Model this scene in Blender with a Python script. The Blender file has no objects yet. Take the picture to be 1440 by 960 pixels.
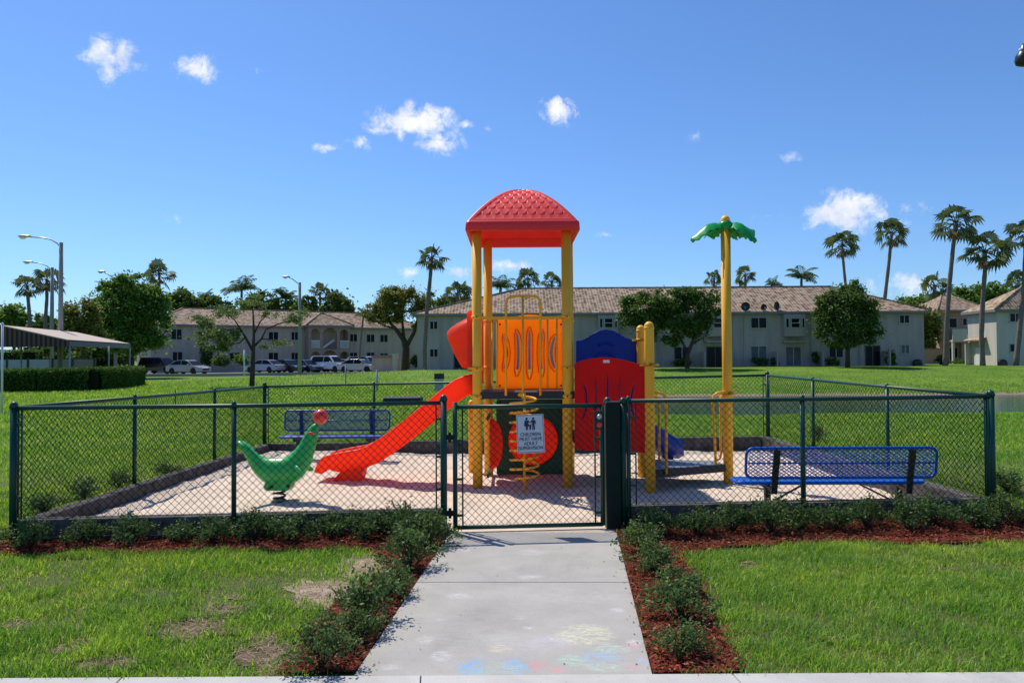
import bpy, math, random
import numpy as np
from mathutils import Vector, Matrix, noise as mnoise
from mathutils.geometry import tessellate_polygon

rng = np.random.default_rng(7)
random.seed(7)
SC = bpy.context.scene
COL = SC.collection
F = 1120.0
PITCH = math.atan(25 / F)
ROLL = math.radians(-0.35)
CAM_Z = 1.74
RM = (Matrix.Rotation(math.radians(90) + PITCH, 4, 'X') @ Matrix.Rotation(ROLL, 4, 'Z'))
CAM = Vector((0, 0, CAM_Z))


def ray(px, py):
    return (RM.to_3x3() @ Vector(((px - 720) / F, -(py - 480) / F, -1)))


def P(px, py, Y):
    """World point seen at pixel (px, py) of the photograph at depth Y."""
    d = ray(px, py)
    return CAM + d * (Y / d.y)


def G(px, py, z=0.0):
    """World point seen at pixel (px, py) on the level z."""
    d = ray(px, py)
    return CAM + d * ((z - CAM_Z) / d.z)


def sstep(a, b, x):
    t = np.clip((np.asarray(x, float) - a) / (b - a), 0, 1)
    return t * t * (3 - 2 * t)


def lin(r, g, b):
    out = []
    for c in (r, g, b):
        c /= 255.0
        out.append(c / 12.92 if c <= 0.04045 else ((c + 0.055) / 1.055) ** 2.4)
    return (*out, 1.0)


# ---------------------------------------------------------------- materials
def new_mat(name):
    m = bpy.data.materials.new(name)
    m.use_nodes = True
    nt = m.node_tree
    nt.nodes.clear()
    out = nt.nodes.new('ShaderNodeOutputMaterial')
    return m, nt, out


def N(nt, typ, **kw):
    n = nt.nodes.new(typ)
    for k, v in kw.items():
        if k.startswith('i_'):
            key = k[2:]
            key = int(key) if key.isdigit() else key.replace('_', ' ')
            n.inputs[key].default_value = v
        else:
            setattr(n, k, v)
    return n


def mat(name, col, rough=0.5, var=0.15, scale=6.0, bump=0.0, bscale=40.0, spec=0.5, metal=0.0,
        trans=0.0, col2=None, detail=4.0, island=0.0, coat=0.0, stretch=None):
    """Plain surface: base colour broken up by noise, optional bump, optional light coming through."""
    m, nt, out = new_mat(name)
    L = nt.links.new
    tc = N(nt, 'ShaderNodeTexCoord')
    src = tc.outputs['Object']
    if stretch:
        mp = N(nt, 'ShaderNodeMapping')
        mp.inputs['Scale'].default_value = stretch
        L(src, mp.inputs['Vector'])
        src = mp.outputs['Vector']
    nz = N(nt, 'ShaderNodeTexNoise', i_Scale=scale, i_Detail=detail, i_Roughness=0.6)
    L(src, nz.inputs['Vector'])
    ramp = N(nt, 'ShaderNodeValToRGB')
    c = col[:3]
    lo = [max(0, x * (1 - var)) for x in c] if col2 is None else list(col2[:3])
    hi = [min(1, x * (1 + var)) for x in c] if col2 is None else list(c)
    ramp.color_ramp.elements[0].position = 0.32
    ramp.color_ramp.elements[1].position = 0.68
    ramp.color_ramp.elements[0].color = (*lo, 1)
    ramp.color_ramp.elements[1].color = (*hi, 1)
    L(nz.outputs['Fac'], ramp.inputs['Fac'])
    colour = ramp.outputs['Color']
    if island:
        ge = N(nt, 'ShaderNodeNewGeometry')
        mr = N(nt, 'ShaderNodeMapRange')
        mr.inputs['To Min'].default_value = 1 - island
        mr.inputs['To Max'].default_value = 1 + island
        L(ge.outputs['Random Per Island'], mr.inputs['Value'])
        hs = N(nt, 'ShaderNodeHueSaturation')
        L(mr.outputs['Result'], hs.inputs['Value'])
        L(colour, hs.inputs['Color'])
        colour = hs.outputs['Color']
    b = N(nt, 'ShaderNodeBsdfPrincipled', i_Roughness=rough, i_Metallic=metal)
    b.inputs['Specular IOR Level'].default_value = spec
    b.inputs['Coat Weight'].default_value = coat
    b.inputs['Coat Roughness'].default_value = 0.08
    L(colour, b.inputs['Base Color'])
    if bump:
        nb = N(nt, 'ShaderNodeTexNoise', i_Scale=bscale, i_Detail=6.0, i_Roughness=0.65)
        L(src, nb.inputs['Vector'])
        bp = N(nt, 'ShaderNodeBump', i_Strength=bump, i_Distance=0.02)
        L(nb.outputs['Fac'], bp.inputs['Height'])
        L(bp.outputs['Normal'], b.inputs['Normal'])
    sh = b.outputs['BSDF']
    if trans:
        t = N(nt, 'ShaderNodeBsdfTranslucent')
        L(colour, t.inputs['Color'])
        mx = N(nt, 'ShaderNodeMixShader', i_Fac=trans)
        L(sh, mx.inputs[1])
        L(t.outputs['BSDF'], mx.inputs[2])
        sh = mx.outputs['Shader']
    L(sh, out.inputs['Surface'])
    return m


# ---------------------------------------------------------------- mesh accumulator
class MB:
    def __init__(self):
        self.v, self.f, self.s = [], [], []

    def add(self, verts, faces, smooth=False):
        o = len(self.v)
        self.v.extend(tuple(map(float, p)) for p in verts)
        self.f.extend(tuple(i + o for i in f) for f in faces)
        self.s.extend([smooth] * len(faces))
        return self

    def hexa(self, c):
        return self.add(c, [(3, 2, 1, 0), (4, 5, 6, 7), (0, 1, 5, 4), (1, 2, 6, 5), (2, 3, 7, 6), (3, 0, 4, 7)])

    def box(self, x0, x1, y0, y1, z0, z1):
        return self.hexa([(x0, y0, z0), (x1, y0, z0), (x1, y1, z0), (x0, y1, z0),
                          (x0, y0, z1), (x1, y0, z1), (x1, y1, z1), (x0, y1, z1)])

    def bar(self, p, q, w, h, up=(0, 0, 1)):
        p, q, up = Vector(p), Vector(q), Vector(up)
        d = (q - p).normalized()
        s = d.cross(up).normalized() * (w / 2)
        u = s.cross(d).normalized() * (h / 2)
        return self.hexa([p - s - u, p + s - u, q + s - u, q - s - u, p - s + u, p + s + u, q + s + u, q - s + u])

    def tube(self, pts, r, n=10, caps=True, closed=False, flat=None):
        pts = [Vector(p) for p in pts]
        k = len(pts)
        rr = [r] * k if not hasattr(r, '__len__') else list(r)
        tan = []
        for i in range(k):
            a = pts[(i - 1) % k] if (i > 0 or closed) else pts[i]
            b = pts[(i + 1) % k] if (i < k - 1 or closed) else pts[i]
            tan.append((b - a).normalized())
        ref = Vector((0, 0, 1)) if abs(tan[0].z) < 0.9 else Vector((1, 0, 0))
        nrm = tan[0].cross(ref).normalized()
        verts, faces = [], []
        for i in range(k):
            nrm = (nrm - tan[i] * nrm.dot(tan[i])).normalized()
            bn = tan[i].cross(nrm)
            fx, fy = (1, 1) if flat is None else flat
            for j in range(n):
                a = 2 * math.pi * j / n
                verts.append(pts[i] + (nrm * math.cos(a) * fx + bn * math.sin(a) * fy) * rr[i])
        segs = k if closed else k - 1
        for i in range(segs):
            i2 = (i + 1) % k
            for j in range(n):
                j2 = (j + 1) % n
                faces.append((i * n + j, i * n + j2, i2 * n + j2, i2 * n + j))
        self.add(verts, faces, True)
        if caps and not closed:
            o = len(self.v) - k * n
            self.f.append(tuple(o + j for j in reversed(range(n))))
            self.f.append(tuple(o + (k - 1) * n + j for j in range(n)))
            self.s += [False, False]
        return self

    def lathe(self, prof, c=(0, 0, 0), n=16, ax='Z', smooth=True):
        c = Vector(c)
        verts, faces = [], []
        for (r, z) in prof:
            for j in range(n):
                a = 2 * math.pi * j / n
                x, y = r * math.cos(a), r * math.sin(a)
                d = {'Z': (x, y, z), 'Y': (x, z, y), 'X': (z, x, y)}[ax]
                verts.append(c + Vector(d))
        k = len(prof)
        for i in range(k - 1):
            for j in range(n):
                j2 = (j + 1) % n
                faces.append((i * n + j, i * n + j2, (i + 1) * n + j2, (i + 1) * n + j))
        self.add(verts, faces, smooth)
        o = len(self.v) - k * n
        if prof[0][0] > 1e-4:
            self.f.append(tuple(o + j for j in reversed(range(n)))); self.s.append(False)
        if prof[-1][0] > 1e-4:
            self.f.append(tuple(o + (k - 1) * n + j for j in range(n))); self.s.append(False)
        return self

    def ball(self, c, rx, ry=None, rz=None, n=16, m=10):
        ry = rx if ry is None else ry
        rz = rx if rz is None else rz
        c = Vector(c)
        verts = [c + Vector((0, 0, -rz))]
        for i in range(1, m):
            t = -math.pi / 2 + math.pi * i / m
            for j in range(n):
                a = 2 * math.pi * j / n
                verts.append(c + Vector((rx * math.cos(t) * math.cos(a), ry * math.cos(t) * math.sin(a), rz * math.sin(t))))
        verts.append(c + Vector((0, 0, rz)))
        faces = [(0, 1 + (j + 1) % n, 1 + j) for j in range(n)]
        for i in range(m - 2):
            for j in range(n):
                j2 = (j + 1) % n
                faces.append((1 + i * n + j, 1 + i * n + j2, 1 + (i + 1) * n + j2, 1 + (i + 1) * n + j))
        o = 1 + (m - 2) * n
        faces += [(o + j, o + (j + 1) % n, len(verts) - 1) for j in range(n)]
        return self.add(verts, faces, True)

    def prism(self, loops, fn, t0, t1):
        """loops: outer outline then holes, in 2D; fn(a, b, t) -> xyz. A plate with real openings."""
        flat = [p for lp in loops for p in lp]
        tri = tessellate_polygon([[Vector((a, b, 0)) for a, b in lp] for lp in loops])
        n = len(flat)
        verts = [fn(a, b, t0) for a, b in flat] + [fn(a, b, t1) for a, b in flat]
        faces = []
        for t in tri:
            (ax, ay), (bx, by), (cx, cy) = (flat[i] for i in t)
            if (bx - ax) * (cy - ay) - (by - ay) * (cx - ax) < 0:
                t = (t[0], t[2], t[1])
            faces.append((t[0], t[1], t[2]))
            faces.append((t[2] + n, t[1] + n, t[0] + n))
        o = 0
        for li, lp in enumerate(loops):
            k = len(lp)
            area = sum(lp[i][0] * lp[(i + 1) % k][1] - lp[(i + 1) % k][0] * lp[i][1] for i in range(k))
            rev = (area > 0) == (li == 0)
            for i in range(k):
                a, b = o + i, o + (i + 1) % k
                faces.append((b, a, a + n, b + n) if rev else (a, b, b + n, a + n))
            o += k
        return self.add(verts, faces)

    def loft(self, rings, smooth=True, caps=True):
        n = len(rings[0])
        verts = [p for r in rings for p in r]
        faces = []
        for i in range(len(rings) - 1):
            for j in range(n):
                j2 = (j + 1) % n
                faces.append((i * n + j, i * n + j2, (i + 1) * n + j2, (i + 1) * n + j))
        if caps:
            faces.append(tuple(reversed(range(n))))
            faces.append(tuple((len(rings) - 1) * n + j for j in range(n)))
        return self.add(verts, faces, smooth)

    def build(self, name, m, parent=None, bevel=0.0, local=False, fixn=False):
        me = bpy.data.meshes.new(name)
        off = Vector((0, 0, 0))
        if parent is not None and not local:
            off = world_loc(parent)
        vs = self.v if off.length == 0 else [(x - off.x, y - off.y, z - off.z) for x, y, z in self.v]
        me.from_pydata(vs, [], self.f)
        me.polygons.foreach_set('use_smooth', self.s)
        me.materials.append(m)
        me.update()
        if fixn:
            import bmesh
            bm = bmesh.new(); bm.from_mesh(me)
            bmesh.ops.recalc_face_normals(bm, faces=bm.faces)
            bm.to_mesh(me); bm.free()
        o = bpy.data.objects.new(name, me)
        COL.objects.link(o)
        o.parent = parent
        if bevel:
            b = o.modifiers.new('soft_edges', 'BEVEL')
            b.width = bevel; b.segments = 3; b.limit_method = 'ANGLE'; b.angle_limit = math.radians(40)
            b.harden_normals = False
            for p in me.polygons:
                p.use_smooth = False
        return o


def world_loc(o):
    p = Vector((0, 0, 0))
    while o is not None:
        p += o.location
        o = o.parent
    return p


def raw_mesh(name, verts, loops, counts, m, smooth=False):
    """Large numpy mesh -> one object."""
    me = bpy.data.meshes.new(name)
    me.vertices.add(len(verts)); me.vertices.foreach_set('co', np.ascontiguousarray(verts, np.float32).ravel())
    me.loops.add(len(loops)); me.loops.foreach_set('vertex_index', np.ascontiguousarray(loops, np.int32))
    me.polygons.add(len(counts))
    st = np.concatenate([[0], np.cumsum(counts)[:-1]]).astype(np.int32)
    me.polygons.foreach_set('loop_start', st)
    me.polygons.foreach_set('loop_total', np.asarray(counts, np.int32))
    if smooth:
        me.polygons.foreach_set('use_smooth', np.ones(len(counts), bool))
    me.update(calc_edges=True)
    me.validate()
    me.materials.append(m)
    o = bpy.data.objects.new(name, me)
    COL.objects.link(o)
    return o


def tag(o, label=None, cat=None, group=None, kind=None):
    if label: o['label'] = label
    if cat: o['category'] = cat
    if group: o['group'] = group
    if kind: o['kind'] = kind
    return o


def thing(name, loc, label, cat, group=None, rz=0.0):
    o = bpy.data.objects.new(name, None)
    o.empty_display_size = 0.2
    COL.objects.link(o)
    o.location = loc
    o.rotation_euler = (0, 0, rz)
    return tag(o, label, cat, group)


def kids(o):
    return [c for c in bpy.data.objects if c.parent == o]


def dup(src, loc, rz=0.0, scale=1.0, label=None, group=None):
    """A copy of a thing with copies of its parts and their sub-parts."""
    r = src.copy(); COL.objects.link(r)
    r.location = loc; r.rotation_euler = (0, 0, rz); r.scale = (scale,) * 3 if not hasattr(scale, '__len__') else scale
    if label: r['label'] = label
    if group: r['group'] = group
    for ch in kids(src):
        c = ch.copy(); COL.objects.link(c); c.parent = r
        for g in kids(ch):
            d = g.copy(); COL.objects.link(d); d.parent = c
    return r


def inpoly(x, y, poly):
    x, y = np.asarray(x), np.asarray(y)
    ins = np.zeros(x.shape, bool)
    n = len(poly)
    for i in range(n):
        x0, y0 = poly[i]; x1, y1 = poly[(i + 1) % n]
        if y0 == y1: continue
        c = ((y0 > y) != (y1 > y)) & (x < (x1 - x0) * (y - y0) / (y1 - y0) + x0)
        ins ^= c
    return ins


# ---------------------------------------------------------------- palette
M = {}
M['yellow'] = mat('yellow_plastic_coat', (1.0, 0.47, 0.035), 0.45, 0.10, 1.6, 0.03, 60, spec=0.28, detail=8)
M['orange'] = mat('orange_plastic', (1.0, 0.40, 0.045), 0.5, 0.05, 1.8, trans=0.85, spec=0.2)
M['yellow_thin'] = mat('yellow_rail_coat', (1.0, 0.43, 0.03), 0.42, 0.05, 3, spec=0.3)
M['red_roof'] = mat('red_roof_plastic', (0.95, 0.045, 0.04), 0.45, 0.06, 1.8, trans=0.2, spec=0.45)
M['red'] = mat('red_plastic', (0.90, 0.012, 0.010), 0.50, 0.08, 1.8, trans=0.3, spec=0.18)
M['slide'] = mat('orange_red_plastic', (1.0, 0.125, 0.045), 0.40, 0.05, 1.6, trans=0.62, spec=0.28)
M['blue'] = mat('blue_plastic', (0.003, 0.034, 0.28), 0.40, 0.06, 4, spec=0.22)
M['bench_blue'] = mat('blue_vinyl_coat', (0.008, 0.115, 0.50), 0.36, 0.06, 5, spec=0.3)
M['green_panel'] = mat('dark_green_plastic', (0.012, 0.085, 0.03), 0.4, 0.1, 4)
M['seal'] = mat('green_seal_plastic', (0.03, 0.42, 0.085), 0.38, 0.08, 5, trans=0.05)
M['leaf_plastic'] = mat('green_leaf_plastic', (0.012, 0.45, 0.085), 0.32, 0.08, 5, trans=0.3)
M['ball_red'] = mat('red_ball_plastic', (0.85, 0.06, 0.045), 0.35, 0.05, 4)
M['deck'] = mat('black_deck_coat', (0.022, 0.022, 0.026), 0.55, 0.2, 20, 0.1, 150)
M['deck_grey'] = mat('grey_step_coat', (0.16, 0.18, 0.21), 0.55, 0.15, 20, 0.1, 150)
M['black_steel'] = mat('black_steel', (0.012, 0.012, 0.014), 0.4, 0.2, 10)
M['spring'] = mat('dark_spring_steel', (0.02, 0.02, 0.022), 0.35, 0.2, 30, metal=0.4)
M['fence'] = mat('green_vinyl_coat', (0.004, 0.052, 0.032), 0.42, 0.12, 8, spec=0.4)
M['fence_wire'] = mat('green_coated_wire', (0.003, 0.014, 0.010), 0.6, 0.1, 8, spec=0.06)
M['dark_post'] = mat('black_green_paint', (0.004, 0.016, 0.013), 0.5, 0.2, 8, spec=0.18)
M['sand'] = mat('play_sand', (0.74, 0.60, 0.46), 0.95, 0.1, 3.0, 0.6, 60, spec=0.1, col2=(0.60, 0.48, 0.365), detail=9)
M['kerb'] = mat('weathered_timber', (0.155, 0.145, 0.135), 0.9, 0.3, 9, 0.8, 40, spec=0.15, col2=(0.045, 0.04, 0.037), detail=8)
M['bark'] = mat('bark', (0.085, 0.062, 0.045), 0.95, 0.35, 6, 0.6, 25, spec=0.1)
M['pale_bark'] = mat('pale_bark', (0.34, 0.29, 0.23), 0.9, 0.3, 3, 0.4, 20, spec=0.1)
M['palm_bark'] = mat('palm_bark', (0.19, 0.155, 0.125), 0.95, 0.3, 3, 0.6, 12, spec=0.1, stretch=(1, 1, 6))
M['glass'] = mat('window_glass', (0.010, 0.011, 0.014), 0.25, 0.4, 0.7, spec=0.12)
M['glass_blind'] = mat('window_glass_with_blind', (0.11, 0.115, 0.125), 0.3, 0.3, 1.2, spec=0.2)
M['frame_white'] = mat('window_frame', (0.42, 0.42, 0.41), 0.5, 0.08, 4)
M['frame_dark'] = mat('bronze_frame', (0.10, 0.095, 0.09), 0.5, 0.1, 4)
M['concrete_pole'] = mat('concrete_pole', (0.30, 0.29, 0.27), 0.9, 0.12, 4, 0.2, 30)
M['galv'] = mat('galvanised_steel', (0.45, 0.46, 0.47), 0.4, 0.1, 8, metal=0.6)
M['white_paint'] = mat('white_paint', (0.72, 0.72, 0.70), 0.45, 0.06, 5)
M['grey_paint'] = mat('weathered_grey_paint', (0.36, 0.36, 0.35), 0.6, 0.1, 5)
M['grey_steel'] = mat('grey_steel', (0.33, 0.36, 0.40), 0.4, 0.1, 5)
M['black_plastic'] = mat('black_plastic', (0.01, 0.01, 0.011), 0.35, 0.1, 5)
M['rubber'] = mat('tyre_rubber', (0.015, 0.015, 0.016), 0.8, 0.2, 10)
M['rim'] = mat('wheel_rim', (0.45, 0.45, 0.46), 0.3, 0.1, 5, metal=0.7)
M['asphalt'] = mat('asphalt', (0.13, 0.13, 0.13), 0.9, 0.2, 4, 0.3, 80)
M['stucco'] = mat('grey_stucco', (0.44, 0.37, 0.325), 0.95, 0.14, 1.1, 0.25, 18, spec=0.1, detail=8, stretch=(1.6, 1.6, 0.22))
M['stucco_warm'] = mat('beige_stucco', (0.53, 0.42, 0.33), 0.95, 0.12, 1.1, 0.25, 18, spec=0.1, detail=8, stretch=(1.6, 1.6, 0.22))
M['stucco_cream'] = mat('cream_stucco', (0.58, 0.53, 0.45), 0.95, 0.09, 1.1, 0.25, 18, spec=0.1, detail=8, stretch=(1.6, 1.6, 0.22))
M['stucco_pink'] = mat('terracotta_pink_stucco', (0.40, 0.24, 0.18), 0.95, 0.06, 0.6, 0.25, 18, spec=0.1, detail=8)
M['trim_pink'] = mat('rose_trim_stucco', (0.42, 0.29, 0.225), 0.95, 0.06, 0.8, spec=0.1)
M['fascia'] = mat('fascia_board', (0.22, 0.21, 0.20), 0.7, 0.1, 3)


def roof_mat(name, c1, c2, c3):
    """Barrel tiles: courses across the slope, each tile its own tone."""
    m, nt, out = new_mat(name)
    L = nt.links.new
    tc = N(nt, 'ShaderNodeTexCoord')
    mp = N(nt, 'ShaderNodeMapping')
    mp.inputs['Scale'].default_value = (3.3, 3.3, 2.2)
    L(tc.outputs['Object'], mp.inputs['Vector'])
    sx = N(nt, 'ShaderNodeSeparateXYZ'); L(mp.outputs['Vector'], sx.inputs['Vector'])
    nm = N(nt, 'ShaderNodeSeparateXYZ'); L(tc.outputs['Normal'], nm.inputs['Vector'])
    ab = N(nt, 'ShaderNodeMath', operation='ABSOLUTE'); L(nm.outputs['X'], ab.inputs[0])
    ac = N(nt, 'ShaderNodeMath', operation='ABSOLUTE'); L(nm.outputs['Y'], ac.inputs[0])
    sel = N(nt, 'ShaderNodeMath', operation='GREATER_THAN'); L(ab.outputs[0], sel.inputs[0]); L(ac.outputs[0], sel.inputs[1])
    hx = N(nt, 'ShaderNodeMix', data_type='FLOAT'); L(sel.outputs[0], hx.inputs[0]); L(sx.outputs['X'], hx.inputs[2]); L(sx.outputs['Y'], hx.inputs[3])
    flx = N(nt, 'ShaderNodeMath', operation='FLOOR'); L(hx.outputs[0], flx.inputs[0])
    vz = N(nt, 'ShaderNodeMath', operation='MULTIPLY', i_1=3.1); L(sx.outputs['Z'], vz.inputs[0])
    flz = N(nt, 'ShaderNodeMath', operation='FLOOR'); L(vz.outputs[0], flz.inputs[0])
    cx = N(nt, 'ShaderNodeCombineXYZ'); L(flx.outputs[0], cx.inputs['X']); L(flz.outputs[0], cx.inputs['Y'])
    wn = N(nt, 'ShaderNodeTexWhiteNoise'); L(cx.outputs[0], wn.inputs['Vector'])
    ramp = N(nt, 'ShaderNodeValToRGB')
    e = ramp.color_ramp.elements
    e[0].position, e[0].color = 0.0, (*c1, 1)
    e[1].position, e[1].color = 1.0, (*c3, 1)
    k = e.new(0.5); k.color = (*c2, 1)
    L(wn.outputs['Value'], ramp.inputs['Fac'])
    nz = N(nt, 'ShaderNodeTexNoise', i_Scale=0.5, i_Detail=6.0); L(tc.outputs['Object'], nz.inputs['Vector'])
    mr = N(nt, 'ShaderNodeMapRange', i_3=0.78, i_4=1.2); L(nz.outputs['Fac'], mr.inputs[0])
    hs = N(nt, 'ShaderNodeHueSaturation'); L(ramp.outputs['Color'], hs.inputs['Color']); L(mr.outputs[0], hs.inputs['Value'])
    fr = N(nt, 'ShaderNodeMath', operation='FRACT'); L(vz.outputs[0], fr.inputs[0])
    sn = N(nt, 'ShaderNodeMath', operation='SINE')
    s6 = N(nt, 'ShaderNodeMath', operation='MULTIPLY', i_1=6.283); L(hx.outputs[0], s6.inputs[0]); L(s6.outputs[0], sn.inputs[0])
    hh = N(nt, 'ShaderNodeMath', operation='MULTIPLY_ADD', i_1=0.5); L(sn.outputs[0], hh.inputs[0]); L(fr.outputs[0], hh.inputs[2])
    bp = N(nt, 'ShaderNodeBump', i_Strength=0.8, i_Distance=0.05); L(hh.outputs[0], bp.inputs['Height'])
    b = N(nt, 'ShaderNodeBsdfPrincipled', i_Roughness=0.85)
    b.inputs['Specular IOR Level'].default_value = 0.2
    L(hs.outputs['Color'], b.inputs['Base Color']); L(bp.outputs['Normal'], b.inputs['Normal'])
    L(b.outputs['BSDF'], out.inputs['Surface'])
    return m


M['tiles'] = roof_mat('tan_roof_tiles', (0.15, 0.095, 0.062), (0.34, 0.245, 0.165), (0.47, 0.36, 0.25))
M['tiles_pink'] = roof_mat('rose_roof_tiles', (0.17, 0.115, 0.075), (0.31, 0.215, 0.145), (0.43, 0.32, 0.225))


def leaf_mat(name, c_dark, c_light, trans=0.35, rough=0.55, spec=0.18, tip=None, patch=None):
    """Leaves: every leaf (mesh island) gets its own tone between two greens."""
    m, nt, out = new_mat(name)
    L = nt.links.new
    ge = N(nt, 'ShaderNodeNewGeometry')
    ramp = N(nt, 'ShaderNodeValToRGB')
    e = ramp.color_ramp.elements
    e[0].color = (*c_dark, 1); e[1].color = (*c_light, 1)
    if tip:
        k = e.new(0.93); k.color = (*c_light, 1)
        e[len(e) - 1].color = (*tip, 1)
    L(ge.outputs['Random Per Island'], ramp.inputs['Fac'])
    b = N(nt, 'ShaderNodeBsdfPrincipled', i_Roughness=rough)
    b.inputs['Specular IOR Level'].default_value = spec
    colour = ramp.outputs['Color']
    if patch:
        tc = N(nt, 'ShaderNodeTexCoord')
        pn = N(nt, 'ShaderNodeTexNoise', i_Scale=patch, i_Detail=5.0, i_Roughness=0.65); L(tc.outputs['Object'], pn.inputs['Vector'])
        pr = N(nt, 'ShaderNodeValToRGB')
        pr.color_ramp.elements[0].position = 0.36; pr.color_ramp.elements[0].color = (0.62, 0.74, 0.75, 1)
        pr.color_ramp.elements[1].position = 0.66; pr.color_ramp.elements[1].color = (1.25, 1.1, 1.0, 1)
        L(pn.outputs['Fac'], pr.inputs['Fac'])
        pm = N(nt, 'ShaderNodeMixRGB', blend_type='MULTIPLY', i_Fac=1.0); L(colour, pm.inputs[1]); L(pr.outputs['Color'], pm.inputs[2])
        colour = pm.outputs['Color']
        pn2 = N(nt, 'ShaderNodeTexNoise', i_Scale=0.33, i_Detail=4.0, i_Roughness=0.6); L(tc.outputs['Object'], pn2.inputs['Vector'])
        pr2 = N(nt, 'ShaderNodeValToRGB')
        pr2.color_ramp.elements[0].position = 0.38; pr2.color_ramp.elements[0].color = (0.80, 0.90, 0.85, 1)
        pr2.color_ramp.elements[1].position = 0.64; pr2.color_ramp.elements[1].color = (1.22, 1.06, 1.1, 1)
        L(pn2.outputs['Fac'], pr2.inputs['Fac'])
        pm2 = N(nt, 'ShaderNodeMixRGB', blend_type='MULTIPLY', i_Fac=1.0); L(colour, pm2.inputs[1]); L(pr2.outputs['Color'], pm2.inputs[2])
        colour = pm2.outputs['Color']
    L(colour, b.inputs['Base Color'])
    t = N(nt, 'ShaderNodeBsdfTranslucent')
    hs = N(nt, 'ShaderNodeHueSaturation', i_Hue=0.485, i_Saturation=1.05, i_Value=1.3)
    L(colour, hs.inputs['Color']); L(hs.outputs['Color'], t.inputs['Color'])
    mx = N(nt, 'ShaderNodeMixShader', i_Fac=trans)
    L(b.outputs['BSDF'], mx.inputs[1]); L(t.outputs['BSDF'], mx.inputs[2])
    L(mx.outputs['Shader'], out.inputs['Surface'])
    return m


M['grass'] = leaf_mat('grass_blades', (0.125, 0.27, 0.028), (0.33, 0.55, 0.075), 0.45, 0.55, 0.25, tip=(0.62, 0.55, 0.30), patch=1.7)
M['lf_green'] = leaf_mat('green_leaves', (0.06, 0.135, 0.02), (0.185, 0.30, 0.055), 0.42)
M['lf_dark'] = leaf_mat('dark_leaves', (0.04, 0.085, 0.015), (0.135, 0.215, 0.046), 0.4)
M['lf_olive'] = leaf_mat('olive_leaves', (0.11, 0.14, 0.022), (0.25, 0.25, 0.06), 0.4)
M['lf_sparse'] = leaf_mat('feathery_leaves', (0.07, 0.12, 0.03), (0.17, 0.23, 0.075), 0.4)
M['lf_palm'] = leaf_mat('palm_leaves', (0.035, 0.06, 0.016), (0.12, 0.155, 0.045), 0.3, 0.6, 0.15)
M['lf_feather'] = leaf_mat('feather_palm_leaves', (0.035, 0.075, 0.018), (0.10, 0.16, 0.04), 0.3, 0.6, 0.15)
M['lf_dead'] = leaf_mat('dry_palm_leaves', (0.20, 0.14, 0.075), (0.36, 0.27, 0.15), 0.3, 0.8, 0.1)
M['lf_shrub'] = leaf_mat('shrub_leaves', (0.036, 0.08, 0.022), (0.14, 0.225, 0.062), 0.3, 0.5, 0.14, tip=(0.24, 0.30, 0.10))
M['lf_hedge'] = leaf_mat('hedge_leaves', (0.035, 0.09, 0.014), (0.10, 0.19, 0.03), 0.3, 0.6, 0.12)
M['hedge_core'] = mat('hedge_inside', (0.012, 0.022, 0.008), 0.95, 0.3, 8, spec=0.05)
M['mulch'] = mat('red_mulch', (0.19, 0.048, 0.024), 0.95, 0.3, 30, 0.9, 70, spec=0.1, col2=(0.07, 0.018, 0.012), detail=8)
M['mulch_chip'] = leaf_mat('mulch_chips', (0.08, 0.02, 0.012), (0.31, 0.078, 0.04), 0.0, 0.9, 0.1, tip=(0.38, 0.25, 0.16), patch=2.5)
M['straw'] = leaf_mat('dry_straw', (0.20, 0.14, 0.07), (0.50, 0.42, 0.24), 0.1, 0.8, 0.1)
M['litter'] = leaf_mat('leaf_litter', (0.10, 0.05, 0.02), (0.30, 0.20, 0.08), 0.1, 0.8, 0.1)
M['dirt'] = mat('bare_dirt', (0.21, 0.15, 0.105), 0.95, 0.3, 9, 0.8, 45, spec=0.1, col2=(0.10, 0.07, 0.048), detail=9)
M['pale_dirt'] = mat('pale_sandy_dirt', (0.46, 0.36, 0.27), 0.95, 0.25, 7, 0.8, 45, spec=0.1, col2=(0.24, 0.17, 0.12), detail=9)
# ---------------------------------------------------------------- layout of the playground
def front_Y(px):
    k = (px - 720) / F
    return 8.08 / (1 - 0.0832 * k)


FL = Vector((-4.80, 7.68)); FR = Vector((5.10, 8.505))
BL = Vector(P(372, 623, 15.2)[:2]); BR = Vector(P(1080, 612, 14.3)[:2])
PG = [tuple(FL), tuple(FR), tuple(BR), tuple(BL)]
KZ = {'FL': 0.225, 'FR': 0.235, 'BR': 0.345, 'BL': 0.175}
RZ = {'FL': 1.30, 'FR': 1.315, 'BR': 1.425, 'BL': 1.25}


def pg_inside(x, y):
    """Distance inside the playground outline (negative outside)."""
    d = None
    for i in range(4):
        a, b = Vector(PG[i]), Vector(PG[(i + 1) % 4])
        e = (b - a).normalized()
        dd = (np.asarray(y) - a.y) * e.x - (np.asarray(x) - a.x) * e.y
        d = dd if d is None else np.minimum(d, dd)
    return d


def lake_d(x, y):
    cx, cy, hx, hy, r = 40.0, 39.9, 37.0, 8.9, 5.0
    wob = 0.5 * np.sin(np.asarray(x) * 0.31) + 0.3 * np.sin(np.asarray(x) * 0.83 + 1)
    qx = np.abs(np.asarray(x) - cx) - hx + r
    qy = np.abs(np.asarray(y) - cy + wob * 0.6) - hy + r
    return np.hypot(np.maximum(qx, 0), np.maximum(qy, 0)) + np.minimum(np.maximum(qx, qy), 0) - r


LAKE_Z = -0.6


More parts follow.
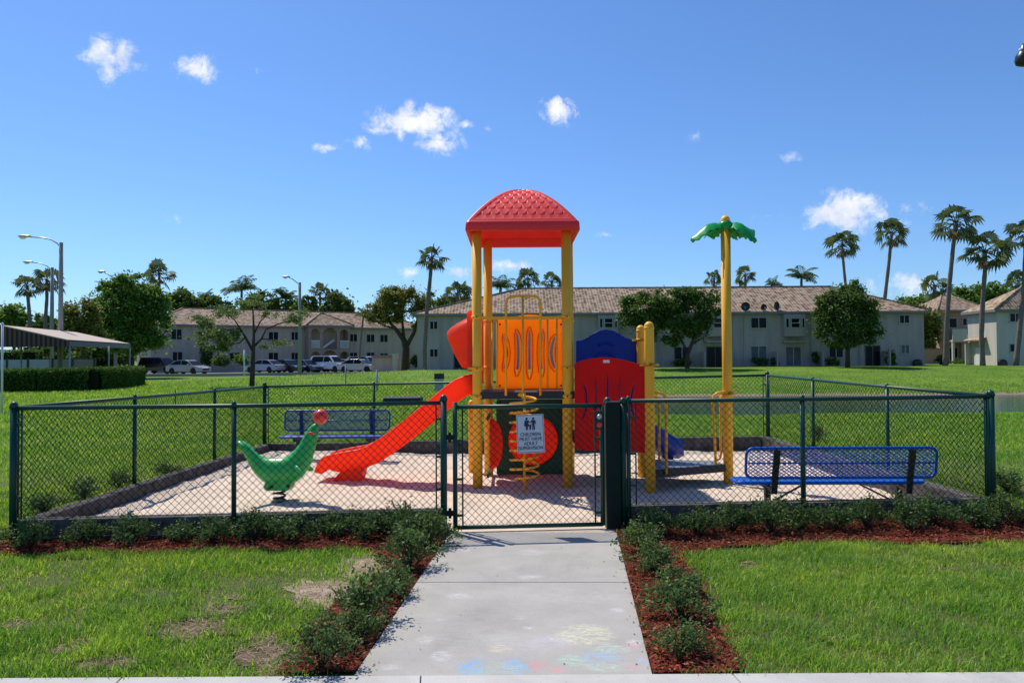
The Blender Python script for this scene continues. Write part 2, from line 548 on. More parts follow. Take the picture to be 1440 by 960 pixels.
def h(x, y):
    x = np.asarray(x, float); y = np.asarray(y, float)
    b = sstep(7.9, 9.8, y) * (0.13 + 0.10 * sstep(-3, 6, x))
    b = b + 0.66 * sstep(45, 72, y) * sstep(-14, -6, x) + 0.10 * sstep(60, 80, y) * sstep(-6, -14, -x * -1)
    b = b + 0.55 * np.exp(-((x + 12) / 9.0) ** 2 - ((y - 60) / 8.0) ** 2)
    b = b + 0.02 * np.sin(x * 0.7 + 0.4 * y) * sstep(14, 20, y)
    d = lake_d(x, y)
    sh = LAKE_Z + np.where(d > 0, 0.068 * d + 0.07 * sstep(0, 0.6, d), -0.9 * sstep(0, 3, -d))
    k = 0.12
    hh = np.clip(0.5 + 0.5 * (sh - b) / k, 0, 1)
    b = sh * (1 - hh) + b * hh - k * hh * (1 - hh)
    ins = sstep(0.02, 0.15, pg_inside(x, y))
    return b * (1 - ins) - 0.14 * ins


def hz(x, y):
    return float(h(x, y))


def sand_z(x, y):
    return 0.005 + 0.10 * sstep(9.5, 14.5, y) * sstep(-2, 5, x) + 0.05 * sstep(1.2, 2.6, -np.asarray(x))


# ---------------------------------------------------------------- ground sheet
def lines(parts):
    out = []
    for a, b, s in parts:
        out += list(np.arange(a, b, s))
    return np.array(out + [parts[-1][1]])


xs = lines([(-900, -200, 100), (-200, -80, 12), (-80, -20, 2.5), (-20, -6.6, 0.6), (-6.6, 7.2, 0.12), (7.2, 20, 0.6), (20, 90, 2.0), (90, 220, 13), (220, 900, 113)])
ys = lines([(-40, 0, 8), (0, 6.6, 0.5), (6.6, 16.4, 0.12), (16.4, 60, 0.6), (60, 100, 2), (100, 200, 10), (200, 1500, 130)])
X, Y = np.meshgrid(xs, ys)
Z = h(X, Y)
nx, ny = len(xs), len(ys)
V = np.stack([X, Y, Z], -1).reshape(-1, 3)
idx = np.arange(nx * ny).reshape(ny, nx)
Q = np.stack([idx[:-1, :-1], idx[:-1, 1:], idx[1:, 1:], idx[1:, :-1]], -1).reshape(-1)


def lawn_mat():
    m, nt, out = new_mat('lawn')
    L = nt.links.new
    tc = N(nt, 'ShaderNodeTexCoord')
    n1 = N(nt, 'ShaderNodeTexNoise', i_Scale=0.22, i_Detail=5.0, i_Roughness=0.6)
    n2 = N(nt, 'ShaderNodeTexNoise', i_Scale=2.3, i_Detail=6.0, i_Roughness=0.7)
    n3 = N(nt, 'ShaderNodeTexNoise', i_Scale=22.0, i_Detail=6.0, i_Roughness=0.8)
    for n in (n1, n2, n3): L(tc.outputs['Object'], n.inputs['Vector'])
    r1 = N(nt, 'ShaderNodeValToRGB')
    r1.color_ramp.elements[0].position = 0.3; r1.color_ramp.elements[0].color = (0.078, 0.165, 0.013, 1)
    r1.color_ramp.elements[1].position = 0.7; r1.color_ramp.elements[1].color = (0.185, 0.29, 0.03, 1)
    L(n1.outputs['Fac'], r1.inputs['Fac'])
    r2 = N(nt, 'ShaderNodeValToRGB')
    r2.color_ramp.elements[0].position = 0.35; r2.color_ramp.elements[0].color = (0.66, 0.74, 0.66, 1)
    r2.color_ramp.elements[1].position = 0.7; r2.color_ramp.elements[1].color = (1.15, 1.1, 1.0, 1)
    L(n2.outputs['Fac'], r2.inputs['Fac'])
    r3 = N(nt, 'ShaderNodeValToRGB')
    r3.color_ramp.elements[0].position = 0.3; r3.color_ramp.elements[0].color = (0.62, 0.62, 0.62, 1)
    r3.color_ramp.elements[1].position = 0.7; r3.color_ramp.elements[1].color = (1.2, 1.2, 1.2, 1)
    L(n3.outputs['Fac'], r3.inputs['Fac'])
    m1 = N(nt, 'ShaderNodeMixRGB', blend_type='MULTIPLY', i_Fac=1.0)
    m2 = N(nt, 'ShaderNodeMixRGB', blend_type='MULTIPLY', i_Fac=1.0)
    L(r1.outputs['Color'], m1.inputs[1]); L(r2.outputs['Color'], m1.inputs[2])
    L(m1.outputs['Color'], m2.inputs[1]); L(r3.outputs['Color'], m2.inputs[2])
    # worn, muddy strip just above the waterline
    ge = N(nt, 'ShaderNodeSeparateXYZ'); L(tc.outputs['Object'], ge.inputs['Vector'])
    wz = N(nt, 'ShaderNodeMath', operation='MULTIPLY_ADD', i_1=0.22, i_2=-0.11); L(n2.outputs['Fac'], wz.inputs[0])
    za = N(nt, 'ShaderNodeMath', operation='ADD'); L(ge.outputs['Z'], za.inputs[0]); L(wz.outputs[0], za.inputs[1])
    mud = N(nt, 'ShaderNodeMapRange', i_1=LAKE_Z + 0.07, i_2=LAKE_Z + 0.13, i_3=1.0, i_4=0.0); L(za.outputs[0], mud.inputs[0])
    yb = N(nt, 'ShaderNodeMath', operation='GREATER_THAN', i_1=42.0); L(ge.outputs['Y'], yb.inputs[0])
    mm = N(nt, 'ShaderNodeMath', operation='MULTIPLY'); L(mud.outputs[0], mm.inputs[0]); L(yb.outputs[0], mm.inputs[1])
    m3 = N(nt, 'ShaderNodeMixRGB'); m3.inputs[2].default_value = (0.26, 0.20, 0.14, 1)
    L(mm.outputs[0], m3.inputs[0]); L(m2.outputs['Color'], m3.inputs[1])
    # thatch and soil between the blades of the foreground lawn
    n4 = N(nt, 'ShaderNodeTexNoise', i_Scale=55.0, i_Detail=8.0, i_Roughness=0.8); L(tc.outputs['Object'], n4.inputs['Vector'])
    r4 = N(nt, 'ShaderNodeValToRGB')
    r4.color_ramp.elements[0].position = 0.35; r4.color_ramp.elements[0].color = (0.035, 0.04, 0.015, 1)
    r4.color_ramp.elements[1].position = 0.7; r4.color_ramp.elements[1].color = (0.20, 0.20, 0.075, 1)
    L(n4.outputs['Fac'], r4.inputs['Fac'])
    nr = N(nt, 'ShaderNodeMapRange', i_1=9.0, i_2=14.0, i_3=0.8, i_4=0.0); L(ge.outputs['Y'], nr.inputs[0])
    m4 = N(nt, 'ShaderNodeMixRGB'); L(nr.outputs[0], m4.inputs[0]); L(m3.outputs['Color'], m4.inputs[1]); L(r4.outputs['Color'], m4.inputs[2])
    m3 = m4
    bp = N(nt, 'ShaderNodeBump', i_Strength=0.7, i_Distance=0.04); L(n3.outputs['Fac'], bp.inputs['Height'])
    b = N(nt, 'ShaderNodeBsdfPrincipled', i_Roughness=0.85)
    b.inputs['Specular IOR Level'].default_value = 0.15
    L(m3.outputs['Color'], b.inputs['Base Color']); L(bp.outputs['Normal'], b.inputs['Normal'])
    L(b.outputs['BSDF'], out.inputs['Surface'])
    return m


M['lawn'] = lawn_mat()
lawn = raw_mesh('lawn', V, Q, [4] * ((nx - 1) * (ny - 1)), M['lawn'], True)
tag(lawn, kind='structure')


# lake
def water_mat():
    m, nt, out = new_mat('lake_water')
    L = nt.links.new
    tc = N(nt, 'ShaderNodeTexCoord')
    mp = N(nt, 'ShaderNodeMapping'); mp.inputs['Scale'].default_value = (0.7, 2.2, 1)
    L(tc.outputs['Object'], mp.inputs['Vector'])
    n = N(nt, 'ShaderNodeTexNoise', i_Scale=3.0, i_Detail=5.0, i_Roughness=0.6); L(mp.outputs['Vector'], n.inputs['Vector'])
    bp = N(nt, 'ShaderNodeBump', i_Strength=0.35, i_Distance=0.05); L(n.outputs['Fac'], bp.inputs['Height'])
    b = N(nt, 'ShaderNodeBsdfPrincipled', i_Roughness=0.06)
    b.inputs['Base Color'].default_value = (0.007, 0.045, 0.042, 1)
    b.inputs['Specular IOR Level'].default_value = 0.07
    L(bp.outputs['Normal'], b.inputs['Normal']); L(b.outputs['BSDF'], out.inputs['Surface'])
    return m


w = MB(); w.add([(1, 28, LAKE_Z), (80, 28, LAKE_Z), (80, 52, LAKE_Z), (1, 52, LAKE_Z)], [(0, 1, 2, 3)])
tag(w.build('lake', water_mat()), kind='structure')

# sand inside the kerb, with scuffed footprints
sn = MB()
NU, NV = 150, 110
gv = []
apron_a = G(636, 748, 0.0)
for j in range(NV + 1):
    for i in range(NU + 1):
        u, v = i / NU, j / NV
        a = FL.lerp(FR, u); b = BL.lerp(BR, u)
        p = a.lerp(b, v)
        z = float(sand_z(p.x, p.y))
        z += 0.030 * mnoise.fractal((p.x * 1.3, p.y * 1.3, 0), 1.0, 2.0, 4) * 0.6
        z += 0.022 * mnoise.noise((p.x * 4.2, p.y * 4.2, 3)) + 0.016 * mnoise.noise((p.x * 8, p.y * 8, 7))
        if v < 0.02 and abs(p.x - .2) < 1.2: z = 0.004
        gv.append((p.x, p.y, z))
sn.add(gv, [(j * (NU + 1) + i, j * (NU + 1) + i + 1, (j + 1) * (NU + 1) + i + 1, (j + 1) * (NU + 1) + i) for j in range(NV) for i in range(NU)], True)
c0, c1 = P(636, 742, front_Y(636)), P(866, 742, front_Y(866))
a0, a1 = G(628, 750, 0.02), G(872, 750, 0.02)
sn.add([(a0.x, a0.y - .1, 0.012), (a1.x, a1.y - .1, 0.012), (c1.x + .05, c1.y + .02, 0.012), (c0.x - .05, c0.y + .02, 0.012)], [(0, 1, 2, 3)])
tag(sn.build('sand', M['sand']), kind='structure')

# kerb round the sand: four runs of boards, open at the gate
kb = MB()


def kerb_run(A, B, za, zb, n, w=0.15, nin=None, u0=0.0, u1=1.0):
    A, B = Vector(A), Vector(B)
    e = (B - A).normalized(); nrm = Vector((-e.y, e.x))
    for i in range(n):
        t0 = u0 + (u1 - u0) * i / n; t1 = u0 + (u1 - u0) * (i + 1) / n
        p, q = A.lerp(B, t0) + e * 0.004, A.lerp(B, t1) - e * 0.004
        jz = random.uniform(-0.008, 0.008); jo = random.uniform(-0.006, 0.006)
        z0, z1 = za + (zb - za) * t0 + jz, za + (zb - za) * t1 + jz
        o1, o2 = nrm * (0.02 + jo), nrm * (0.02 + w + jo)
        kb.hexa([(p.x + o1.x, p.y + o1.y, -0.2), (q.x + o1.x, q.y + o1.y, -0.2), (q.x + o2.x, q.y + o2.y, -0.2), (p.x + o2.x, p.y + o2.y, -0.2),
                 (p.x + o1.x, p.y + o1.y, z0), (q.x + o1.x, q.y + o1.y, z1), (q.x + o2.x, q.y + o2.y, z1), (p.x + o2.x, p.y + o2.y, z0)])


ug0 = (P(628, 700, front_Y(628)).x - FL.x) / (FR.x - FL.x)
ug1 = (P(872, 700, front_Y(872)).x - FL.x) / (FR.x - FL.x)
kerb_run(FL, FR, KZ['FL'], KZ['FR'], 2, u0=0.0, u1=ug0)
kerb_run(FL, FR, KZ['FL'], KZ['FR'], 2, u0=ug1, u1=1.0)
kerb_run(FR, BR, KZ['FR'], KZ['BR'], 4, u0=0.03)
kerb_run(BR, BL, KZ['BR'], KZ['BL'], 5, u0=0.017, u1=0.983)
kerb_run(BL, FL, KZ['BL'], KZ['FL'], 5, u1=0.975)
tag(kb.build('kerb', M['kerb'], bevel=0.012), kind='structure')

# ---------------------------------------------------------------- concrete path and pavement
pc = [G(497, 949.5, 0.03), G(918, 949.5, 0.03), G(867, 748, 0.03), G(633, 748, 0.03)]
d1, d2 = (pc[3] - pc[0]), (pc[2] - pc[1])


def concrete_mat(name, base, chalk=False):
    m, nt, out = new_mat(name)
    L = nt.links.new
    tc = N(nt, 'ShaderNodeTexCoord')
    n1 = N(nt, 'ShaderNodeTexNoise', i_Scale=1.6, i_Detail=8.0, i_Roughness=0.65); L(tc.outputs['Object'], n1.inputs['Vector'])
    n2 = N(nt, 'ShaderNodeTexNoise', i_Scale=120.0, i_Detail=3.0); L(tc.outputs['Object'], n2.inputs['Vector'])
    r1 = N(nt, 'ShaderNodeValToRGB')
    r1.color_ramp.elements[0].position = 0.3; r1.color_ramp.elements[0].color = (*[c * 0.82 for c in base], 1)
    r1.color_ramp.elements[1].position = 0.72; r1.color_ramp.elements[1].color = (*[c * 1.08 for c in base], 1)
    L(n1.outputs['Fac'], r1.inputs['Fac'])
    r2 = N(nt, 'ShaderNodeMapRange', i_3=0.86, i_4=1.12); L(n2.outputs['Fac'], r2.inputs[0])
    hs = N(nt, 'ShaderNodeHueSaturation'); L(r1.outputs['Color'], hs.inputs['Color']); L(r2.outputs[0], hs.inputs['Value'])
    col = hs.outputs['Color']
    # old water stains and grime, and hairline cracks
    n4 = N(nt, 'ShaderNodeTexNoise', i_Scale=0.7, i_Detail=9.0, i_Roughness=0.72, i_Distortion=0.8); L(tc.outputs['Object'], n4.inputs['Vector'])
    r4 = N(nt, 'ShaderNodeMapRange', i_1=0.52, i_2=0.72, i_3=1.0, i_4=0.80); L(n4.outputs['Fac'], r4.inputs[0])
    h4 = N(nt, 'ShaderNodeHueSaturation', i_Saturation=1.1); L(col, h4.inputs['Color']); L(r4.outputs[0], h4.inputs['Value']); col = h4.outputs['Color']
    n5 = N(nt, 'ShaderNodeTexNoise', i_Scale=38.0, i_Detail=4.0, i_Roughness=0.6); L(tc.outputs['Object'], n5.inputs['Vector'])
    r5 = N(nt, 'ShaderNodeMapRange', i_1=0.64, i_2=0.72, i_3=1.0, i_4=0.74); L(n5.outputs['Fac'], r5.inputs[0])
    h5 = N(nt, 'ShaderNodeHueSaturation'); L(col, h5.inputs['Color']); L(r5.outputs[0], h5.inputs['Value']); col = h5.outputs['Color']
    if chalk:
        # scribbled chalk: soft patches broken by streaky noise, in object metres
        mp = N(nt, 'ShaderNodeMapping'); mp.inputs['Scale'].default_value = (16, 60, 1); mp.inputs['Rotation'].default_value = (0, 0, 0.35)
        L(tc.outputs['Object'], mp.inputs['Vector'])
        st = N(nt, 'ShaderNodeTexNoise', i_Scale=1.0, i_Detail=5.0, i_Roughness=0.75, i_Distortion=1.2); L(mp.outputs['Vector'], st.inputs['Vector'])
        sr = N(nt, 'ShaderNodeMapRange', i_1=0.47, i_2=0.56); L(st.outputs['Fac'], sr.inputs[0])
        wn = N(nt, 'ShaderNodeTexNoise', i_Scale=5.0, i_Detail=4.0); L(tc.outputs['Object'], wn.inputs['Vector'])
        for (px, py, rx, ry, c, s, ring) in CHALK:
            g = G(px, py, 0.03)
            sx = (G(px + rx, py, 0.03) - g).x
            sy = abs((G(px, py - ry, 0.03) - g).y)
            mp2 = N(nt, 'ShaderNodeMapping', vector_type='POINT')
            mp2.inputs['Location'].default_value = (-g.x / sx, -g.y / sy, 0)
            mp2.inputs['Scale'].default_value = (1 / sx, 1 / sy, 0)
            L(tc.outputs['Object'], mp2.inputs['Vector'])
            ln = N(nt, 'ShaderNodeVectorMath', operation='LENGTH'); L(mp2.outputs['Vector'], ln.inputs[0])
            ad = N(nt, 'ShaderNodeMath', operation='MULTIPLY_ADD', i_1=1.7, i_2=-0.85); L(wn.outputs['Fac'], ad.inputs[0])
            sm = N(nt, 'ShaderNodeMath', operation='ADD'); L(ln.outputs['Value'], sm.inputs[0]); L(ad.outputs[0], sm.inputs[1])
            mk = N(nt, 'ShaderNodeMapRange', i_1=1.05, i_2=0.55, i_3=0.0, i_4=min(1.0, s * (1.0 if c is WH else 1.2))); L(sm.outputs[0], mk.inputs[0])
            mu = N(nt, 'ShaderNodeMath', operation='MULTIPLY'); L(mk.outputs[0], mu.inputs[0]); L(sr.outputs[0], mu.inputs[1])
            mx = N(nt, 'ShaderNodeMixRGB'); mx.inputs[2].default_value = c
            L(mu.outputs[0], mx.inputs[0]); L(col, mx.inputs[1])
            col = mx.outputs['Color']
            if ring:
                ab = N(nt, 'ShaderNodeMath', operation='SUBTRACT', i_1=1.0); L(ln.outputs['Value'], ab.inputs[0])
                ab2 = N(nt, 'ShaderNodeMath', operation='ABSOLUTE'); L(ab.outputs[0], ab2.inputs[0])
                rg = N(nt, 'ShaderNodeMapRange', i_1=0.08, i_2=0.02, i_3=0.0, i_4=0.5); L(ab2.outputs[0], rg.inputs[0])
                m2 = N(nt, 'ShaderNodeMixRGB'); m2.inputs[2].default_value = (0.2, 0.4, 0.62, 1)
                L(rg.outputs[0], m2.inputs[0]); L(col, m2.inputs[1]); col = m2.outputs['Color']
    bp = N(nt, 'ShaderNodeBump', i_Strength=0.35, i_Distance=0.006); L(n2.outputs['Fac'], bp.inputs['Height'])
    b = N(nt, 'ShaderNodeBsdfPrincipled', i_Roughness=0.9); b.inputs['Specular IOR Level'].default_value = 0.2
    L(col, b.inputs['Base Color']); L(bp.outputs['Normal'], b.inputs['Normal']); L(b.outputs['BSDF'], out.inputs['Surface'])
    return m


WH = (0.62, 0.62, 0.61, 1)
CHALK = [(650, 772, 14, 4, WH, .55, 0), (748, 776, 22, 5, WH, .45, 0), (642, 838, 20, 4, WH, .5, 0), (745, 811, 18, 4, WH, .6, 0),
         (600, 898, 18, 8, WH, .5, 0), (618, 922, 16, 8, WH, .6, 0), (545, 938, 22, 5, WH, .45, 0), (745, 882, 10, 3, WH, .7, 0), (890, 902, 16, 5, WH, .7, 0),
         (865, 857, 14, 4, WH, .5, 0), (730, 868, 12, 3, WH, .35, 0), (622, 870, 12, 3, WH, .35, 0), (810, 838, 70, 12, WH, .18, 0), (700, 900, 90, 14, WH, .16, 0),
         (825, 892, 48, 14, (0.62, 0.60, 0.42, 1), .75, 0), (706, 911, 20, 6, (0.6, 0.5, 0.38, 1), .55, 0), (760, 905, 45, 10, (0.5, 0.45, 0.58, 1), .35, 0),
         (668, 936, 26, 12, (0.16, 0.38, 0.66, 1), .8, 0), (722, 935, 22, 12, (0.24, 0.44, 0.68, 1), .75, 0), (695, 940, 46, 13, (0.35, 0.55, 0.45, 1), .35, 1),
         (757, 934, 18, 9, (0.68, 0.25, 0.27, 1), .75, 0), (784, 942, 12, 5, (0.7, 0.26, 0.28, 1), .75, 0), (803, 927, 22, 9, (0.36, 0.58, 0.44, 1), .65, 0),
         (848, 923, 32, 9, (0.28, 0.46, 0.66, 1), .65, 0), (855, 912, 34, 7, (0.42, 0.62, 0.52, 1), .55, 0), (852, 938, 28, 8, (0.45, 0.62, 0.5, 1), .5, 0),
         (893, 937, 18, 7, (0.62, 0.34, 0.42, 1), .5, 0), (888, 908, 14, 6, (0.66, 0.36, 0.40, 1), .5, 0), (905, 930, 12, 8, (0.35, 0.45, 0.66, 1), .5, 0)]
M['path'] = concrete_mat('path_concrete', (0.415, 0.393, 0.355), True)
M['pavement'] = concrete_mat('pavement_concrete', (0.52, 0.50, 0.465))
pm = MB()
pj = [0.0, (G(0, 949, 0.03).y and 0.0)]
tj = []
for py in (817,):
    g = G(740, py, 0.03); tj.append((g.y - pc[0].y) / (pc[3].y - pc[0].y))
ts = [0.0] + tj + [1.0]
for i in range(len(ts) - 1):
    t0 = ts[i] + (0.0015 if i else 0); t1 = ts[i + 1] - (0.0015 if i < len(ts) - 2 else 0)
    q = [pc[0].lerp(pc[3], t0), pc[1].lerp(pc[2], t0), pc[1].lerp(pc[2], t1), pc[0].lerp(pc[3], t1)]
    pm.hexa([(p.x, p.y, -0.1) for p in q] + [(p.x, p.y, 0.03) for p in q])
path = tag(pm.build('path', M['path'], bevel=0.004), kind='structure')
sw = MB()
sl = [(-60, 0)] + [(G(x, 949, 0.03).x, G(x, 949, 0.03).y) for x in (175, 592, 1032)] + [(60, 0)]
ye = lambda x: 4.36 + 0.0 * x
cuts = [-60, -8, -4.6] + [p[0] for p in sl[1:-1]] + [3.0, 5.0, 60]
for a, b in zip(cuts[:-1], cuts[1:]):
    sk = 0.16
    sw.hexa([(a + .003 + sk, 2.6, -0.1), (b - .003 + sk, 2.6, -0.1), (b - .003, ye(b), -0.1), (a + .003, ye(a), -0.1),
             (a + .003 + sk, 2.6, 0.032), (b - .003 + sk, 2.6, 0.032), (b - .003, ye(b), 0.032), (a + .003, ye(a), 0.032)])
tag(sw.build('pavement', M['pavement'], bevel=0.005), kind='structure')

# ---------------------------------------------------------------- mulch beds
def gpoly(pts, z=0.01):
    return [tuple(G(x, y, z)[:2]) for x, y in pts]


fe = lambda u: FL.lerp(FR, u) + Vector((0.0, 0.03))
bed_l = gpoly([(-60, 782), (60, 781), (110, 774), (200, 781), (300, 776), (420, 777), (480, 775), (520, 778), (546, 790), (536, 815), (500, 830), (470, 845),
               (455, 872), (430, 890), (415, 915), (395, 935), (385, 952), (506, 952), (641, 750)], 0.0) + [tuple(fe(ug0)), tuple(fe(0)), (-6.2, 7.62)]
bed_r = gpoly([(859, 750), (910, 952), (1048, 952), (1030, 915), (1010, 885), (1000, 850), (985, 815), (962, 790), (960, 782), (1020, 772), (1100, 768), (1200, 764),
               (1300, 768), (1400, 764), (1560, 766)], 0.0) + [(7.3, 8.9), tuple(fe(1.0)), tuple(fe(ug1))]


def sheet(name, poly, m, z, bumpy=0.0, res=0.05):
    """Irregular patch of ground laid over the lawn, following it."""
    x = np.array([p[0] for p in poly]); y = np.array([p[1] for p in poly])
    gx = np.arange(x.min(), x.max() + res, res); gy = np.arange(y.min(), y.max() + res, res)
    X, Y = np.meshgrid(gx, gy)
    ins = inpoly(X + 0.0, Y, poly)
    Zs = np.array([[mnoise.noise((a * 7, b * 7, 1.0)) * 0.6 + mnoise.noise((a * 17, b * 17, 5.0)) * 0.4 for a, b in zip(r, s)] for r, s in zip(X, Y)])
    Zz = h(X, Y) + z + bumpy * Zs
    idx = np.arange(X.size).reshape(X.shape)
    cell = ins[:-1, :-1] & ins[1:, :-1] & ins[:-1, 1:] & ins[1:, 1:]
    q = np.stack([idx[:-1, :-1], idx[:-1, 1:], idx[1:, 1:], idx[1:, :-1]], -1)[cell]
    used, inv = np.unique(q.ravel(), return_inverse=True)
    V = np.stack([X.ravel()[used], Y.ravel()[used], Zz.ravel()[used]], -1)
    return raw_mesh(name, V, inv, [4] * len(q), m, True)


tag(sheet('mulch_ground', bed_l, M['mulch'], 0.018, 0.014, 0.04), kind='structure')
tag(sheet('mulch_ground', bed_r, M['mulch'], 0.018, 0.014, 0.04), kind='structure')


def blob(px, py, rx, ry, seed, k=18):
    r = random.Random(seed)
    out = []
    for i in range(k):
        a = 2 * math.pi * i / k
        s = r.uniform(0.7, 1.15)
        out.append(tuple(G(px + rx * s * math.cos(a), py + ry * s * math.sin(a), 0.0)[:2]))
    return out


DB = [(455, 836, 62, 26, 1), (262, 886, 74, 18, 2), (315, 860, 44, 11, 3), (150, 935, 60, 13, 4), (372, 920, 46, 34, 5), (508, 797, 40, 22, 6)]
dirt_polys = [blob(*q) for q in DB] + [
              blob(20, 880, 26, 9, 11), blob(120, 905, 22, 5, 12), blob(330, 842, 16, 4, 13), blob(90, 915, 30, 6, 14)]
for i, p in enumerate(dirt_polys):
    tag(sheet('dirt_ground', p, M['pale_dirt'] if i in (0, 5) else M['dirt'], 0.006, 0.006, 0.025), kind='structure')
dirt_polys += [blob(1055, 796, 22, 5, 7), blob(1330, 802, 40, 6, 8), blob(1180, 806, 20, 4, 9), blob(1175, 900, 26, 5, 10)]


# ---------------------------------------------------------------- grass and mulch chips
def blades(name, x, y, hgt, wid, m, lean=0.55):
    n = len(x)
    z = h(x, y) - 0.004
    a = rng.uniform(0, 2 * np.pi, n)
    wx, wy = np.cos(a) * wid / 2, np.sin(a) * wid / 2
    la = rng.uniform(0, 2 * np.pi, n); lr = rng.uniform(0.1, 1.0, n) ** 0.7 * lean * hgt
    lx, ly = np.cos(la) * lr + 0.10 * hgt, np.sin(la) * lr
    V = np.zeros((n, 5, 3))
    V[:, 0] = np.stack([x - wx, y - wy, z], -1)
    V[:, 1] = np.stack([x + wx, y + wy, z], -1)
    V[:, 2] = np.stack([x + wx * .8 + lx * .35, y + wy * .8 + ly * .35, z + hgt * .6], -1)
    V[:, 3] = np.stack([x - wx * .8 + lx * .35, y - wy * .8 + ly * .35, z + hgt * .6], -1)
    V[:, 4] = np.stack([x + lx, y + ly, z + hgt * (1 - 0.25 * (lr / (hgt + 1e-6)))], -1)
    base = (np.arange(n) * 5)[:, None]
    loops = (base + np.array([[0, 1, 2, 3, 3, 2, 4]])).ravel()
    counts = np.tile([4, 3], n)
    return raw_mesh(name, V.reshape(-1, 3), loops, counts, m)


def clump_noise(x, y, s, seed=0.0):
    f = np.array([mnoise.noise((a * s, b * s, seed)) for a, b in zip(x, y)])
    return f


path_poly = [tuple(p[:2]) for p in pc]
n0 = 330000
gx = rng.uniform(-5.6, 5.8, n0); gy = rng.uniform(4.365, 8.4, n0)
j1, j2 = rng.normal(0, .035, n0), rng.normal(0, .035, n0)
ok = ~inpoly(gx + j1, gy + j2, bed_l) & ~inpoly(gx + j1, gy + j2, bed_r) & ~inpoly(gx, gy, path_poly) & (pg_inside(gx, gy) < -0.05) & ~((gy > 7.8) & (gx > -.68) & (gx < 1.12)) & (np.abs(gx) < gy * 0.68 + 0.25)
ok &= ~((gx > path_poly[0][0] - .1) & (gx < path_poly[1][0] + .1) & (gy < 4.5))
gx, gy = gx[ok], gy[ok]
dens = clump_noise(gx, gy, 3.1) * 0.5 + clump_noise(gx, gy, 0.9, 4.0) * 0.5
dirtm = np.ones(len(gx))
nz_ = clump_noise(gx, gy, 9.0, 2.0)
for p in dirt_polys:
    q = np.array(p); c_ = q.mean(0); rx_, ry_ = np.ptp(q[:, 0]) / 2, np.ptp(q[:, 1]) / 2
    d_ = np.hypot((gx - c_[0]) / rx_, (gy - c_[1]) / ry_)
    dirtm = np.minimum(dirtm, sstep(0.25, 1.0, d_ + nz_ * 0.45))
keep = rng.uniform(0, 1, len(gx)) < np.clip(0.68 + 1.3 * dens, 0.2, 1) * np.clip(dirtm, .05, 1)
gx, gy, dens = gx[keep], gy[keep], dens[keep]
hg = rng.uniform(0.025, 0.078, len(gx)) * (1 + 0.7 * np.clip(dens, -.6, .6)) * np.where(rng.uniform(0, 1, len(gx)) < 0.04, 1.5, 1)
g1 = blades('grass', gx, gy, hg, rng.uniform(0.004, 0.0075, len(gx)), M['grass'], 1.0)
tag(g1, 'short bright green lawn grass on both sides of the concrete path', 'grass', kind='stuff')

n1 = 470000
r2 = 8.2 + (72 - 8.2) * rng.uniform(0, 1, n1) ** 1.9
gx = rng.uniform(-1, 1, n1) * (r2 * 0.70 + 0.5); gy = r2
ok = (pg_inside(gx, gy) < -0.03) & ~((gy < 8.5) & (gx > -.68) & (gx < 1.12)) & ~inpoly(gx, gy, bed_l) & ~inpoly(gx, gy, bed_r) & (lake_d(gx, gy) > 0.25)
gx, gy = gx[ok], gy[ok]
dd = clump_noise(gx, gy, 0.6, 9.0)
keep = rng.uniform(0, 1, len(gx)) < np.clip(0.75 + 0.9 * dd, 0.2, 1) * (1 - sstep(40, 72, gy)) * (gy < 79)
gx, gy = gx[keep], gy[keep]
sc = np.clip(gy / 10, 1, 4.5)
g2 = blades('grass', gx, gy, rng.uniform(0.04, 0.085, len(gx)) * sc ** 0.45, rng.uniform(0.006, 0.011, len(gx)) * sc, M['grass'], 0.7)
tag(g2, 'mown green lawn grass beyond the playground fence', 'grass', kind='stuff')

n2 = 26000
mx = rng.uniform(-6.2, 7.2, n2 * 4); my = rng.uniform(4.38, 8.9, n2 * 4)
ok = inpoly(mx, my, bed_l) | inpoly(mx, my, bed_r)
mx, my = mx[ok][:n2], my[ok][:n2]
mx = mx + rng.normal(0, .03, len(mx)); my = np.maximum(my + rng.normal(0, .03, len(my)), 4.39)
k_ = ~inpoly(mx, my, path_poly); mx, my = mx[k_], my[k_]
n2 = len(mx)
ln, wd = rng.uniform(0.02, 0.075, n2), rng.uniform(0.003, 0.009, n2)
a = rng.uniform(0, 2 * np.pi, n2); el = rng.normal(0, 0.28, n2)
zz = h(mx, my) + 0.022 + rng.uniform(0, 0.03, n2)
dx, dy, dz = np.cos(a) * np.cos(el) * ln / 2, np.sin(a) * np.cos(el) * ln / 2, np.sin(el) * ln / 2
sx, sy = -np.sin(a) * wd, np.cos(a) * wd
V = np.zeros((n2, 4, 3))
V[:, 0] = np.stack([mx - dx, my - dy, zz - dz], -1); V[:, 1] = np.stack([mx - dx * .2 + sx, my - dy * .2 + sy, zz + .003], -1)
V[:, 2] = np.stack([mx + dx, my + dy, zz + dz], -1); V[:, 3] = np.stack([mx + dx * .2 - sx, my + dy * .2 - sy, zz - .001], -1)
mc = raw_mesh('mulch', V.reshape(-1, 3), np.arange(n2 * 4), [4] * n2, M['mulch_chip'])
tag(mc, 'red brown shredded mulch in the beds by the fence and path', 'mulch', kind='stuff')

